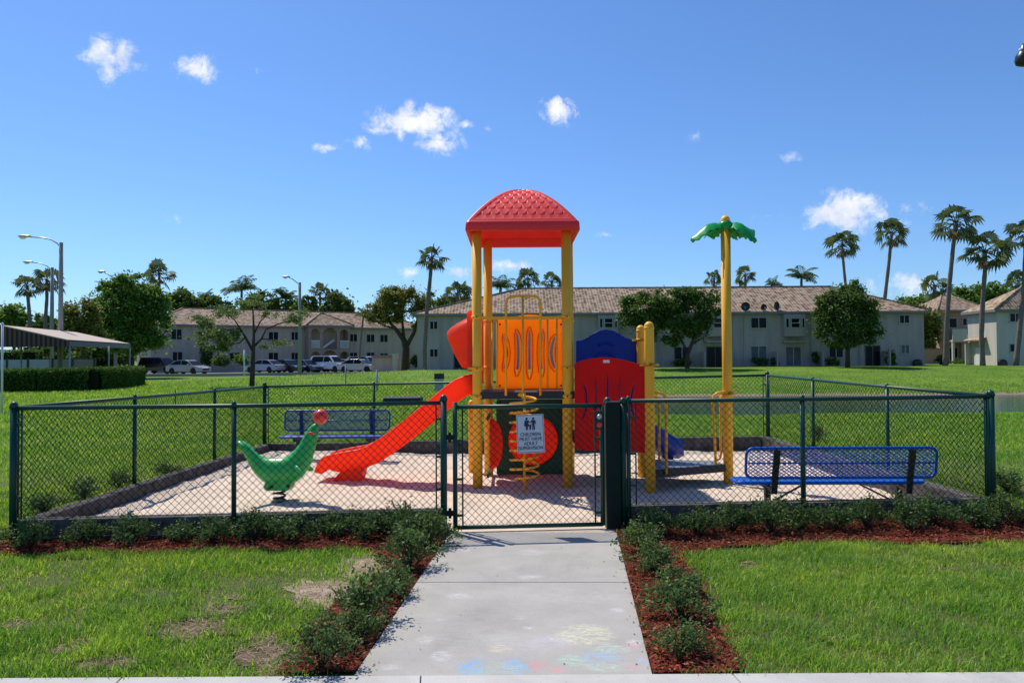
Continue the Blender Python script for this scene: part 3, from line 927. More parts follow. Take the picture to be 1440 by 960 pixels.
# dry straw lying on the bare patches
sx_, sy_ = [], []
for p in dirt_polys:
    q = np.array(p); k = int(900 * np.ptp(q[:, 0]) * np.ptp(q[:, 1])) + 30
    ax_, ay_ = rng.uniform(q[:, 0].min(), q[:, 0].max(), k), rng.uniform(q[:, 1].min(), q[:, 1].max(), k)
    ins_ = inpoly(ax_, ay_, p) & ~inpoly(ax_, ay_, path_poly) & (ay_ > 4.4)
    sx_.append(ax_[ins_]); sy_.append(ay_[ins_])
sx_, sy_ = np.concatenate(sx_), np.concatenate(sy_)
n3 = len(sx_)
ln, wd = rng.uniform(0.02, 0.06, n3), rng.uniform(0.0015, 0.003, n3)
a = rng.uniform(0, 2 * np.pi, n3); zz = h(sx_, sy_) + 0.014 + rng.uniform(0, .012, n3); ez = rng.normal(0, .008, n3)
V = np.zeros((n3, 4, 3)); ca, sa = np.cos(a), np.sin(a)
for q, (l_, w_) in enumerate(((-1, 0), (0, 1), (1, 0), (0, -1))):
    V[:, q] = np.stack([sx_ + ca * ln * l_ - sa * wd * w_, sy_ + sa * ln * l_ + ca * wd * w_, zz + ez * l_], -1)
tag(raw_mesh('straw', V.reshape(-1, 3), np.arange(n3 * 4), [4] * n3, M['straw']), 'dry straw scattered on the bare patches of the left lawn', 'dry grass', kind='stuff')

# small dry leaves and chips blown onto path and sand
n4 = 230
u_, v_ = rng.uniform(0, 1, n4), rng.uniform(0, 1, n4)
u_[:60] = np.where(rng.uniform(0, 1, 60) < .5, rng.uniform(0, .07, 60), rng.uniform(.93, 1, 60))
lx_, ly_, lz_ = [], [], []
for i in range(n4):
    if i < 75:
        q = pc[0].lerp(pc[1], u_[i]).lerp(pc[3].lerp(pc[2], u_[i]), v_[i] * .98 + .01); lx_.append(q.x); ly_.append(q.y); lz_.append(.033)
    else:
        q = FL.lerp(FR, u_[i]).lerp(BL.lerp(BR, u_[i]), .04 + v_[i] * .94); lx_.append(q.x); ly_.append(q.y); lz_.append(float(sand_z(q.x, q.y)) + .03)
lx_, ly_, lz_ = map(np.array, (lx_, ly_, lz_))
ln = rng.uniform(.006, .014, n4); a = rng.uniform(0, 6.28, n4); ca, sa = np.cos(a), np.sin(a)
V = np.zeros((n4, 4, 3))
for q, (l_, w_) in enumerate(((-1, 0), (0, .45), (1, 0), (0, -.45))):
    V[:, q] = np.stack([lx_ + ca * ln * l_ - sa * ln * w_, ly_ + sa * ln * l_ + ca * ln * w_, lz_ + rng.uniform(0, .004, n4)], -1)
tag(raw_mesh('leaf_litter', V.reshape(-1, 3), np.arange(n4 * 4), [4] * n4, M['litter']), 'small dry leaves and chips lying on the path and sand', 'leaf litter', kind='stuff')
# ---------------------------------------------------------------- fences
def V3(p2, z):
    return Vector((p2[0], p2[1], z))


def link_panel(A, B, zb0, zb1, zt0, zt1, pitch=0.074, r=0.0027):
    """Chain-link fabric: two families of slanting wires woven front and back."""
    mb = MB()
    A, B = Vector(A[:2]), Vector(B[:2])
    L = (B - A).length; e = (B - A) / L; nrm = Vector((-e.y, e.x))
    H = ((zt0 - zb0) + (zt1 - zb1)) / 2

    def pt(u, v, off):
        zb = zb0 + (zb1 - zb0) * u / L; zt = zt0 + (zt1 - zt0) * u / L
        p = A + e * u + nrm * off
        return Vector((p.x, p.y, zb + (zt - zb) * v / H))
    for s in (1, -1):
        c = -H if s > 0 else 0.0
        c += 0.5 * pitch
        while c < (L if s > 0 else L + H):
            # u = c + s*v
            v0, v1 = 0.0, H
            if s > 0:
                v0 = max(v0, -c); v1 = min(v1, L - c)
            else:
                v0 = max(v0, c - L); v1 = min(v1, c)
            if v1 - v0 > 0.02:
                mb.tube([pt(c + s * v0, v0, 0.0022 * s), pt(c + s * v1, v1, 0.0022 * s)], r, 3, caps=False)
            c += pitch
    # knuckled selvage along top and bottom
    for v in (0.004, H - 0.004):
        mb.tube([pt(0, v, 0), pt(L, v, 0)], r * 1.1, 3, caps=False)
    return mb


def post_mb(p, z0, z1, r):
    mb = MB()
    mb.tube([(p[0], p[1], z0), (p[0], p[1], z1)], r, 14)
    mb.lathe([(r * 1.18, z1 - 0.012), (r * 1.18, z1 + 0.012), (r * 0.95, z1 + 0.035), (r * 0.5, z1 + 0.05), (0.0005, z1 + 0.055)], (p[0], p[1], 0), 14)
    return mb


def fence(label, A, B, kz, rz, posts, top_ext=(0, 0)):
    """posts: list of (u 0..1, radius, extra height). A run: posts, top rail, fabric."""
    A, B = Vector(A), Vector(B)
    t = thing('chain_link_fence', (*A, 0), label, 'fence', 'green chain link fences around the playground')
    for u, r, ex in posts:
        p = A.lerp(B, u)
        zr = rz[0] + (rz[1] - rz[0]) * u
        post_mb(p, -0.15, zr + ex, r).build('post', M['fence'], t)
    MB().tube([V3(A, rz[0]), V3(A.lerp(B, .5), (rz[0] + rz[1]) / 2 - 0.006), V3(B, rz[1])], 0.021, 12).build('top_rail', M['fence'], t)
    link_panel(A, B, kz[0] + 0.01, kz[1] + 0.01, rz[0] - 0.012, rz[1] - 0.012).build('wire_fabric', M['fence_wire'], t)
    # tension bar and bands at both ends
    for u, sgn in ((0, 1), (1, -1)):
        e = (B - A).normalized()
        p = A.lerp(B, u) + e * 0.075 * sgn
        mb = MB()
        k, zr = kz[0] + (kz[1] - kz[0]) * u, rz[0] + (rz[1] - rz[0]) * u
        mb.tube([V3(p, k + .01), V3(p, zr - .02)], 0.008, 6)
        for zz in (0.2, 0.5, 0.85):
            q = A.lerp(B, u)
            mb.bar(V3(q, k + (zr - k) * zz), V3(p, k + (zr - k) * zz), 0.02, 0.022)
        mb.build('tension_bar', M['fence'], t)
    return t


def fpt(px):
    u = (P(px, 640, front_Y(px)).x - FL.x) / (FR.x - FL.x)
    return u, FL.lerp(FR, u)


zrail = lambda u: RZ['FL'] + (RZ['FR'] - RZ['FL']) * u
zk = lambda u: KZ['FL'] + (KZ['FR'] - KZ['FL']) * u
uL, pL = fpt(624); uR, pR = fpt(884); u328, _ = fpt(329); u1128, _ = fpt(1129)
fence('front chain link fence run left of the gate, in front of the green seal', FL, pL, (zk(0), zk(uL)), (zrail(0), zrail(uL)),
      [(0, 0.034, 0.01), (u328 / uL, 0.024, -0.01), (1, 0.034, 0.03)])
fence('front chain link fence run right of the gate, in front of the near blue bench', pR, FR, (zk(uR), zk(1)), (zrail(uR) - 0.005, zrail(1)),
      [(0.0, 0.022, 0.0), ((u1128 - uR) / (1 - uR), 0.026, -0.01), (0.990, 0.024, 0.0)])
fence('side chain link fence with the sunlit teal rail beside the lake', FR, BR, (KZ['FR'], KZ['BR']), (RZ['FR'], RZ['BR']),
      [(0, 0.036, 0.015), (0.34, 0.024, -0.01), (0.70, 0.026, -0.01), (1, 0.034, 0.02)])
fence('back chain link fence behind the play tower and far blue bench', BR, BL, (KZ['BR'], KZ['BL']), (RZ['BR'], RZ['BL']),
      [(0.26, 0.026, -0.01), (0.52, 0.026, -0.01), (0.772, 0.026, -0.01)])
fence('side chain link fence along the lawn facing the pavilion', BL, FL, (KZ['BL'], KZ['FL']), (RZ['BL'], RZ['FL']),
      [(0, 0.036, 0.03), (0.33, 0.026, -0.01), (0.68, 0.026, -0.01)])

# ---------------------------------------------------------------- gate
Yg = front_Y(745)
gt = thing('gate', (P(640, 700, Yg).x, Yg, 0), 'green tube framed chain link gate standing closed at the end of the path', 'gate')
gx0, gx1 = P(640, 650, front_Y(640)), P(847, 650, front_Y(847))
g0, g1 = Vector((gx0.x, gx0.y)), Vector((gx1.x, gx1.y))
zt, zbm = P(745, 571, Yg).z, P(745, 739, Yg).z
fr = MB()
for p in (g0, g1):
    fr.tube([V3(p, zbm - 0.01), V3(p, zt + (0.05 if p is g0 else 0.0))], 0.024, 12)
fr.tube([V3(g0, zt), V3(g1, zt)], 0.022, 12)
fr.tube([V3(g0, zbm), V3(g1, zbm)], 0.022, 12)
fr.build('gate_frame', M['fence'], gt)
eg = (g1 - g0).normalized()
link_panel(g0 + eg * .03, g1 - eg * .03, zbm, zbm, zt, zt).build('wire_fabric', M['fence_wire'], gt)
for p, s in ((g0, 1), (g1, -1)):
    tb = MB(); q = p + eg * 0.075 * s
    tb.tube([V3(q, zbm + .02), V3(q, zt - .02)], 0.009, 6)
    for zz in (0.1, 0.4, 0.72):
        tb.bar(V3(p, zbm + (zt - zbm) * zz), V3(q, zbm + (zt - zbm) * zz), 0.02, 0.024)
    tb.build('tension_bar', M['fence'], gt)
for zz in (0.12, 0.75):
    hb = MB()
    z = zbm + (zt - zbm) * zz
    hb.bar(V3(pL, z), V3(g0, z), 0.045, 0.05)
    hb.tube([V3(pL + eg * .06, z - .05), V3(pL + eg * .06, z + .05)], 0.016, 8)
    hb.build('hinge', M['dark_post'], gt)
# lock box on the gate with a grey knob above a red button
lb = MB()
lc = P(842, 591, front_Y(842) - 0.03)
lb.box(lc.x - .05, lc.x + .035, lc.y - .045, lc.y + .02, lc.z - .09, lc.z + .10)
lock = lb.build('lock_box', M['black_plastic'], gt, bevel=0.006)
MB().lathe([(0.026, 0.0), (0.026, -0.03), (0.02, -0.04), (0.0005, -0.042)], (lc.x, lc.y - .045, lc.z + .042), 18, 'Y').build('knob', M['galv'], lock)
MB().lathe([(0.027, 0.0), (0.027, -0.016), (0.022, -0.02), (0.0005, -0.021)], (lc.x, lc.y - .045, lc.z - .04), 18, 'Y').build('button', M['ball_red'], lock)

# latch post: a heavy square post with a round cap
lp = P(864, 740, front_Y(864))
gp = thing('gate_post', (lp.x, lp.y, 0), 'thick black green square post the gate latches onto', 'gate post')
zt2 = P(864, 566, lp.y).z
b_ = MB(); b_.box(lp.x - .082, lp.x + .062, lp.y - .06, lp.y + .06, -0.15, zt2)
b_.build('post', M['dark_post'], gp, bevel=0.006)
post_mb((lp.x - .05, lp.y + .09), -0.15, zt2 + .0, 0.034).build('pipe_post', M['fence'], gp)
post_mb((lp.x + .098, lp.y + .01), -0.15, zt2 + .0, 0.032).build('pipe_post', M['fence'], gp)
MB().box(lp.x - .078, lp.x + .058, lp.y - .056, lp.y + .056, zt2 + .002, zt2 + .012).build('cap', M['fence'], gp)

# ---------------------------------------------------------------- sign on the gate
M['sign_face'] = mat('sign_face', (0.60, 0.63, 0.68), 0.45, 0.05, 14)
M['sign_ink'] = mat('sign_ink', (0.012, 0.012, 0.06), 0.5, 0.1, 8)
Ys = Yg - 0.035
sc_ = P(746, 609.5, Ys)
sg = thing('warning_sign', sc_, 'pale sign with two dark figures and a supervision notice wired to the gate', 'sign')
sg.rotation_euler = (0, math.radians(-2.2), 0)
sw_, sh_ = 38.5 * Ys / F, 54 * Ys / F


def rrect(w, hh, r, k=5):
    out = []
    for cx, cy, a0 in ((w / 2 - r, hh / 2 - r, 0), (-w / 2 + r, hh / 2 - r, 90), (-w / 2 + r, -hh / 2 + r, 180), (w / 2 - r, -hh / 2 + r, 270)):
        for i in range(k + 1):
            a = math.radians(a0 + 90 * i / k)
            out.append((cx + r * math.cos(a), cy + r * math.sin(a)))
    return out


XZ = lambda y0: (lambda a, b, t: (a, y0 + t, b))
MB().prism([rrect(sw_, sh_, 0.012)], XZ(0), 0.0, 0.003).build('panel', M['sign_face'], sg, local=True, fixn=True)
MB().prism([rrect(sw_ - .014, sh_ - .014, 0.009), rrect(sw_ - .022, sh_ - .022, 0.007)], XZ(0), -0.0012, -0.0002).build('border', M['sign_ink'], sg, local=True, fixn=True)
fg = MB()


def figure(mb, cx, skirt, mir):
    u = 0.0155
    mb.lathe([(0.0005, -.0012), (u * .78, -.0012), (u * .78, -.0002)], (cx, 0, 0.152), 14, 'Y')
    body = [(-1.3, -0.95), (-1.75, -3.6), (-1.2, -3.75), (-0.95, -2.2), (-0.8, -4.2), (-0.95, -7.4), (-0.15, -7.4), (0, -4.4), (0.15, -7.4), (0.95, -7.4), (0.8, -4.2),
            (0.95, -2.2), (1.7, -3.0), (2.1, -2.4), (1.3, -0.95)]
    if skirt:
        body = [(-1.2, -0.95), (-1.75, -3.6), (-1.2, -3.75), (-0.85, -2.4), (-1.6, -5.0), (-0.75, -5.0), (-0.75, -7.4), (-0.1, -7.4), (0, -5.0), (0.1, -7.4), (0.75, -7.4),
                (0.75, -5.0), (1.6, -5.0), (0.85, -2.4), (1.7, -3.0), (2.1, -2.4), (1.2, -0.95)]
    pts = [((cx + mir * a * u), 0.152 + b * u) for a, b in body]
    if mir < 0: pts.reverse()
    mb.prism([pts], XZ(0), -0.0012, -0.0002)


figure(fg, -0.034, True, 1); figure(fg, 0.034, False, -1)
u = 0.0098
fg.lathe([(0.0005, -.0012), (u * .8, -.0012), (u * .8, -.0002)], (0, 0, 0.086), 12, 'Y')
fg.prism([[(a * u, 0.086 + b * u) for a, b in [(-1.1, -1), (-2.0, 1.3), (-1.6, 1.7), (-.7, -.2), (.7, -.2), (1.6, 1.7), (2.0, 1.3), (1.1, -1), (.8, -5), (.1, -5), (0, -3), (-.1, -5), (-.8, -5)][::-1]]], XZ(0), -0.0013, -0.0003)
fg.build('pictogram', M['sign_ink'], sg, local=True, fixn=True)
for i, tx in enumerate(('CHILDREN', 'MUST HAVE', 'ADULT', 'SUPERVISION')):
    cu = bpy.data.curves.new('lettering', 'FONT')
    cu.body = tx; cu.align_x = 'CENTER'; cu.align_y = 'CENTER'; cu.size = 0.050; cu.extrude = 0.0003
    cu.materials.append(M['sign_ink'])
    tmp = bpy.data.objects.new('lettering_curve', cu); COL.objects.link(tmp)
    bpy.context.view_layer.update()
    me_ = bpy.data.meshes.new_from_object(tmp.evaluated_get(bpy.context.evaluated_depsgraph_get()))
    bpy.data.objects.remove(tmp)
    # bold strokes: the letter shapes laid three times, a hair apart
    lv = [tuple(v_.co) for v_ in me_.vertices]; lf = [tuple(p_.vertices) for p_ in me_.polygons]
    bd = MB()
    for q_ in (-1, 0, 1):
        bd.add([(x_ + q_ * .0016, y_ + q_ * .0006, z_ + q_ * .00025) for x_, y_, z_ in lv], lf)
    o = bd.build('lettering', M['sign_ink'], None)
    o.parent = sg; o.rotation_euler = (math.radians(90), 0, 0); o.location = (0, -0.0008, -0.008 - i * 0.0455)
    o.scale = (0.86 if tx != 'SUPERVISION' else 0.82, 1, 1)

# ---------------------------------------------------------------- play structure
T = thing('play_structure', (0.15, 11.2, 0.02), 'yellow posted playground tower with red roof, orange slide and plastic palm pole', 'play structure')
XL, XR = P(672, 685, 10.8).x, P(799, 687, 10.75).x
XLb, XRb = P(687.5, 668, 11.96).x, P(802, 668, 11.96).x
YF, YB = 10.8, 11.96
DZ = 1.30


def pole(x, y, r, z1, z0=-0.15, cap=False):
    mb = MB()
    if cap:
        mb.lathe([(r, z0), (r, z1 - r)] + [(r * math.cos(a), z1 - r + r * math.sin(a)) for a in [math.pi / 2 * i / 6 for i in range(1, 6)]] + [(0.0005, z1)], (x, y, 0), 20)
    else:
        mb.tube([(x, y, z0), (x, y, z1)], r, 20)
    return mb


def collar(mb, x, y, z, r, lug=None):
    mb.lathe([(r, z - .022), (r + .014, z - .018), (r + .014, z + .018), (r, z + .022)], (x, y, 0), 20)
    if lug:
        mb.bar((x + r * .8 * lug[0], y + r * .8 * lug[1], z), (x + (r + .06) * lug[0], y + (r + .06) * lug[1], z), 0.035, 0.03)
    return mb


PR = 0.066
zc1, zc2 = P(672, 446, 10.8).z, P(672, 518, 10.8).z
for (x, y) in ((XL, YF), (XR, YF), (XLb, YB), (XRb, YB)):
    po = pole(x, y, PR, 3.52).build('post', M['yellow'], T)
    lx = 1 if x < 0.2 else -1
    for zc, lg_ in ((zc1, (lx, 0)), (zc2, (-lx, 0)), (DZ - 0.06, None)):
        collar(MB(), x, y, zc, PR, lg_).build('collar', M['yellow'], po)

# roof: four bowed hips carrying raised scalloped shingles, open underneath
rcx, rcy, rwx, rwy = (XL + XR) / 2 + 0.015, (YF + YB) / 2 - 0.02, 0.735, 0.80
rz0, rz1, rpk = 3.45, 3.575, 4.15


def scallop(a, s, nrow_w=0.122):
    best = 0.0
    i0 = int(math.floor(s))
    for i in (i0 - 1, i0, i0 + 1):
        off = 0.5 * (i % 2)
        c = (a / nrow_w + off)
        d = (c - math.floor(c) - 0.5) * 2
        tip = i + 1 - 0.62 * (1 - math.sqrt(max(0.0, 1 - d * d)))
        if s <= tip:
            return 0.0135 * max(0.0, 1 - (tip - s) / 1.35)
    return best


rf = MB()
NR = 190
vs = []
for j in range(NR + 1):
    for i in range(NR + 1):
        u, v = 2 * i / NR - 1, 2 * j / NR - 1
        r = max(abs(u), abs(v))
        lat = u * rwx if abs(v) >= abs(u) else v * rwy
        edge = (r - min(abs(u), abs(v))) * rwx
        z = rz1 + (rpk - rz1) * (1 - r ** 1.75)
        if edge < 0.055 or r > 0.955 or r < 0.06:
            add = 0.016
        else:
            add = scallop(lat, r * 9.0)
        k = 1.0
        vs.append((rcx + u * rwx * k, rcy + v * rwy * k, z + add - 0.012 * r))
rf.add(vs, [(j * (NR + 1) + i, j * (NR + 1) + i + 1, (j + 1) * (NR + 1) + i + 1, (j + 1) * (NR + 1) + i) for j in range(NR) for i in range(NR)], True)
rf.build('roof', M['red_roof'], T)
# rolled rim and the inner dome seen from below
rim = MB()


def rring(ox, oy, z, rr=0.05):
    pts = []
    for (a, b) in rrect(2 * (rwx + ox), 2 * (rwy + oy), rr, 6):
        pts.append((rcx + a, rcy + b, z))
    return pts


rim.loft([rring(-0.02, -0.02, rz1 + .012), rring(0.012, 0.012, rz1 + .008), rring(0.024, 0.024, rz1 - .02), rring(0.030, 0.030, rz0 + .02), rring(0.024, 0.024, rz0),
          rring(-0.03, -0.03, rz0), rring(-0.06, -0.06, rz1 - .0)], True, caps=False)
rim.build('roof_rim', M['red_roof'], T)
und = MB()
NU2 = 24
vs = []
for j in range(NU2 + 1):
    for i in range(NU2 + 1):
        u, v = 2 * i / NU2 - 1, 2 * j / NU2 - 1
        r = max(abs(u), abs(v))
        vs.append((rcx + u * (rwx - .055), rcy + v * (rwy - .055), rz1 - .002 + (rpk - rz1 - 0.06) * (1 - r ** 1.75)))
und.add(vs, [(j * (NU2 + 1) + i, (j + 1) * (NU2 + 1) + i, (j + 1) * (NU2 + 1) + i + 1, j * (NU2 + 1) + i + 1) for j in range(NU2) for i in range(NU2)], True)
und.build('roof_lining', M['red_roof'], T)

# upper deck
dk = MB(); dk.box(XL + .02, XRb - .02, YF - .05, YB + .03, DZ - 0.095, DZ)
dk.build('deck', M['deck'], T, bevel=0.01)

# orange barrier panel at the back with curved slots
Yp = YB - 0.01


def pxz(pts, Y):
    return [(P(x, y, Y).x, P(x, y, Y).z) for x, y in pts]


def slot(cx, y0, y1, w, bow, k=9):
    """Bowed slot outline in photo pixels, round ended."""
    le, ri = [], []
    for i in range(k):
        t = i / (k - 1)
        y = y0 + (y1 - y0) * t
        b = bow * (1 - (2 * t - 1) ** 2)
        ww = w / 2 * math.sqrt(max(0.06, 1 - abs(2 * t - 1) ** 6))
        le.append((cx + b - ww, y)); ri.append((cx + b + ww, y))
    return le + ri[::-1]


top = [(698, 449)] + [(698 + 95 * t, 449 - 6.5 * math.sin(math.pi * min(1, max(0, (t - .1) / .8))) ** 1.3) for t in [i / 14 for i in range(1, 14)]] + [(793, 449)]
outer = top + [(794, 548), (697, 548)]
pn = MB()
pn.prism([pxz(outer, Yp)] + [pxz(s, Yp) for s in (slot(708, 473, 519, 2.4, 5), slot(726.5, 466, 526, 3.5, 2.5), slot(744.5, 463, 530, 3.5, 0), slot(762.5, 466, 526, 3.5, -2.5), slot(780.5, 473, 519, 4, -5))], XZ(Yp), -0.03, 0.03)
pn.build('barrier_panel', M['orange'], T, bevel=0.012, fixn=True)
# moulded ribs on the orange panel around the slots
rb = MB()
for s in (slot(726.5, 463, 529, 9.5, 2.5), slot(744.5, 460, 533, 9.5, 0), slot(762.5, 463, 529, 9.5, -2.5), slot(780.5, 470, 522, 10, -5), slot(708, 470, 522, 9, 5)):
    rb.tube([(a, Yp - .03, b) for a, b in pxz(s, Yp)], 0.0075, 6, closed=True)
rb.build('slot_rib', M['orange'], T)
lab = MB()

# front guard: top bar, side bars and the arch of the coil climber
gd = MB()
zb = P(735, 447, YF).z
gd.bar((XL + PR, YF, zb), (XR - PR, YF, zb), 0.03, 0.042)
gd.tube([P(693, 448, YF), P(692, 538, YF), P(693, 542, YF), P(697, 545, YF), P(705, 546, YF)], 0.016, 8)
gd.tube([P(699, 448, YF), P(699, 546, YF)], 0.013, 8)
for px in (770, 783, 793):
    gd.tube([P(px, 448, YF + .02), P(px, 546, YF + .02)], 0.013, 8)
gd.build('guard_rail', M['yellow_thin'], T)
Yc = 10.42
ar = MB()
ar.tube([P(711.5, 556, Yc + .12), P(711.5, 428, Yc + .12), P(713, 421, Yc + .12), P(717, 417.5, Yc + .12), P(723, 416.5, Yc + .12), P(748, 416.5, Yc + .12), P(755, 417.5, Yc + .12),
         P(758.5, 421, Yc + .12), P(760, 428, Yc + .12), P(760, 556, Yc + .12)], 0.0165, 10)
ar.tube([P(735, 417, Yc + .1), P(735.5, 560, Yc)], 0.017, 10)
ar.build('handrail_arch', M['yellow_thin'], T)
co = MB()
cb = P(738, 694, Yc)
cx_, cy_ = cb.x, Yc
co.tube([(cx_, cy_, -0.1), (cx_, cy_, DZ + .02)], 0.019, 10)
zc_lo, zc_hi = P(738, 678, Yc).z, P(738, 553, Yc).z
turns = 9.5
pts = []
for i in range(int(turns * 26) + 1):
    t = i / (turns * 26)
    a = 2 * math.pi * turns * t + 0.6
    rr = 0.185 * (0.25 + 0.75 * min(1, t * 12, (1 - t) * 12))
    pts.append((cx_ + rr * math.cos(a), cy_ + rr * math.sin(a), zc_lo + (zc_hi - zc_lo) * t))
co.tube(pts, 0.0155, 8)
co.build('coil_climber', M['yellow_thin'], T)

# slide: a swept trough
Ysl = 11.35
edge_px = [(668, 529), (655, 530), (642, 535), (628, 545), (610, 560), (588, 578), (564, 597), (540, 615), (522, 627), (506, 633.5), (488, 636.5), (470, 640), (456, 644), (449, 652), (444, 664)]
ep = [P(x, y, Ysl - .27) for x, y in edge_px]
rings = []
for i, p in enumerate(ep):
    a = ep[max(0, i - 1)]; b = ep[min(len(ep) - 1, i + 1)]
    tx, tz = b.x - a.x, b.z - a.z
    l = math.hypot(tx, tz); tx, tz = tx / l, tz / l
    nx_, nz_ = tz, -tx        # towards the underside (sweep runs to -x)
    if nz_ > 0: nx_, nz_ = -nx_, -nz_
    dep = 0.235 if i < len(ep) - 4 else (0.225, 0.19, 0.12, 0.06)[i - (len(ep) - 4)]
    prof = [(-.295, 0.02), (-.30, -.012), (-.275, -.028), (-.25, -.02), (-.225, dep - .07), (-.19, dep - .03), (.19, dep - .03), (.225, dep - .07), (.25, -.02), (.275, -.028), (.30, -.012), (.295, 0.02),
            (.262, dep - .02), (.22, dep + .02), (-.22, dep + .02), (-.262, dep - .02)]
    rings.append([(p.x + nx_ * d, Ysl + y, p.z + nz_ * d) for y, d in prof])
sld = MB(); sld.loft(rings, True)
slide = sld.build('slide', M['slide'], T, fixn=True)
ft = MB()
foot = [(516, 645), (530, 640), (514, 655), (513, 668), (508, 679), (468, 680), (470, 674), (478, 662), (488, 650)]
fpts = pxz([(527, 640), (515, 654), (512, 668), (508, 681), (468, 681), (472, 672), (486, 656), (495, 645)], Ysl)
ft.prism([fpts], XZ(Ysl), -0.2, 0.2)
ft.build('foot', M['slide'], slide, bevel=0.03, fixn=True)
# hood over the slide mouth
hd = MB()
hp = [(665, 444), (658, 446), (650, 449.5), (641, 454.5), (633, 460), (628, 465.5), (627, 470), (629, 477), (633, 487), (639, 500), (645, 511), (648.5, 516.5), (653, 518), (665, 518)]
Yh = (YF + YB) / 2 - 0.02
hx = pxz(hp, Yh - .25)
mx0, mz0 = XL - 0.02, sum(b for a, b in hx) / len(hx)
rings = []
for i in range(17):
    t = -1 + 2 * i / 16
    s = (1 - abs(t) ** 3.2) ** 0.5
    s = 0.12 + 0.88 * s
    rings.append([(mx0 + (a - mx0) * s, Yh + t * 0.50, mz0 + (b - mz0) * (0.55 + 0.45 * s)) for a, b in hx])
hd.loft(rings, True)
hood = hd.build('slide_hood', M['slide'], T, fixn=True)
fl = MB()
fl.prism([pxz([(657, 447), (657, 440), (661, 436.5), (668, 438), (669, 522), (658, 522)], YF + .15)], XZ(Yh), -0.50, -0.44)
fl.prism([[(-0.50, P(660, 446, Yh).z), (0.50, P(660, 446, Yh).z), (0.50, DZ + .12), (-0.50, DZ + .12)],
          [(-0.28, DZ + .75), (0.28, DZ + .75), (0.28, DZ + .15), (-0.28, DZ + .15)]], lambda a, b, t: (XL + t, Yh + a, b), -0.03, 0.05)
fl.build('hood_flange', M['slide'], hood, bevel=0.012, fixn=True)

# green crawl panel under the deck with its red bubble
Yq = YB - 0.01
gc = P(749.5, 618, Yq)
gpn = MB()
outer = rrect(P(794, 600, Yq).x - P(698, 600, Yq).x, P(745, 561, Yq).z - P(745, 668, Yq).z, 0.05)
gcx, gcz = (P(698, 600, Yq).x + P(794, 600, Yq).x) / 2, (P(745, 561, Yq).z + P(745, 668, Yq).z) / 2
outer = [(a + gcx, b + gcz) for a, b in outer]
hole = [(gc.x + .372 * math.cos(2 * math.pi * i / 40), gc.z + .372 * math.sin(2 * math.pi * i / 40)) for i in range(40)]
gpn.prism([outer, hole], XZ(Yq), -0.03, 0.03)
gpn.build('crawl_panel', M['green_panel'], T, bevel=0.01, fixn=True)
bb = MB()
prof = [(0.372 * math.cos(a), -0.03 - 0.20 * math.sin(a)) for a in [math.pi / 2 * i / 10 for i in range(10)]] + [(0.0005, -0.23)]
bb.lathe([(0.372, 0.03)] + prof, (gc.x, Yq, gc.z), 40, 'Y')
bb.build('bubble_window', M['slide'], T)
rg = MB(); rg.tube([(gc.x + .385 * math.cos(2 * math.pi * i / 40), Yq - .032, gc.z + .385 * math.sin(2 * math.pi * i / 40)) for i in range(40)], 0.014, 8, closed=True)
rg.build('ring', M['green_panel'], T)
# second, edge-on bubble panel on the slide side
s2 = MB()
zmid = gc.z
s2.lathe([(0.36, -.02), (0.36, 0.02), (.30, .09), (.18, .14), (0.0005, .16)], (XLb + .06, Yh, zmid), 32, 'X')
s2.build('bubble_window', M['slide'], T)
for za_, zb_ in ((zmid - .42, zmid - .37), (zmid + .37, zmid + .42)):
    MB().box(XLb - .0, XLb + .035, YF + .16, YB - .12, za_, zb_).build('bubble_frame', M['green_panel'], T, bevel=0.008)
# short orange posts carrying the slide top
pole(P(663.5, 660, 12.2).x, 12.2, 0.05, P(663, 562, 12.2).z, cap=True).build('short_post', M['yellow'], T)

# lower deck on the far side of the tower: red barrier, blue arch panel, bollards
XB, YBo = P(915, 692, 10.32).x, 10.32
XB2, YB2 = P(903, 672, 11.6).x, 11.6
for x, y, r, px, py in ((XB, YBo, 0.064, 915, 452), (XB2, YB2, 0.062, 903, 457)):
    bo = pole(x, y, r, P(px, py, y).z, cap=True).build('bollard_post', M['yellow'], T)
    zt_ = P(px, py, y).z
    for zc, rr_, lgs in ((zt_ - .085, r - .012, ()), (P(px, 513, y).z, r, ((1, 0), (-1, 0)))) + (((P(px, 478, y).z, r, ((-1, 0),)),) if px == 903 else ()):
        cm = MB(); collar(cm, x, y, zc, rr_)
        for l_ in lgs: collar(cm, x, y, zc, rr_, l_)
        cm.build('collar', M['yellow'], bo)
dk2 = MB(); dk2.prism([[(XR + .08, YF + .02), (XB - .04, YBo + .1), (XB2 + .04, YB2 - .08), (XRb + .02, YB - .05)]], lambda a, b, t: (a, b, t), 0.60, 0.69)
dk2.build('lower_deck', M['deck'], T, bevel=0.01, fixn=True)


def skew(pts):
    """Photo outline onto the slanting plane between tower post and bollard."""
    out = []
    for x, y in pts:
        t = (x - 800) / 115.0
        Yx = YF - .02 + (YBo - YF + .04) * t
        out.append(P(x, y, Yx))
    return out


sp0, sp1 = Vector((XR, YF - .02)), Vector((XB, YBo + .02))
sdir = (sp1 - sp0).normalized(); snor = Vector((-sdir.y, sdir.x))


def sk2(pts):
    return [((Vector((p.x, p.y)) - sp0).dot(sdir), p.z) for p in skew(pts)]


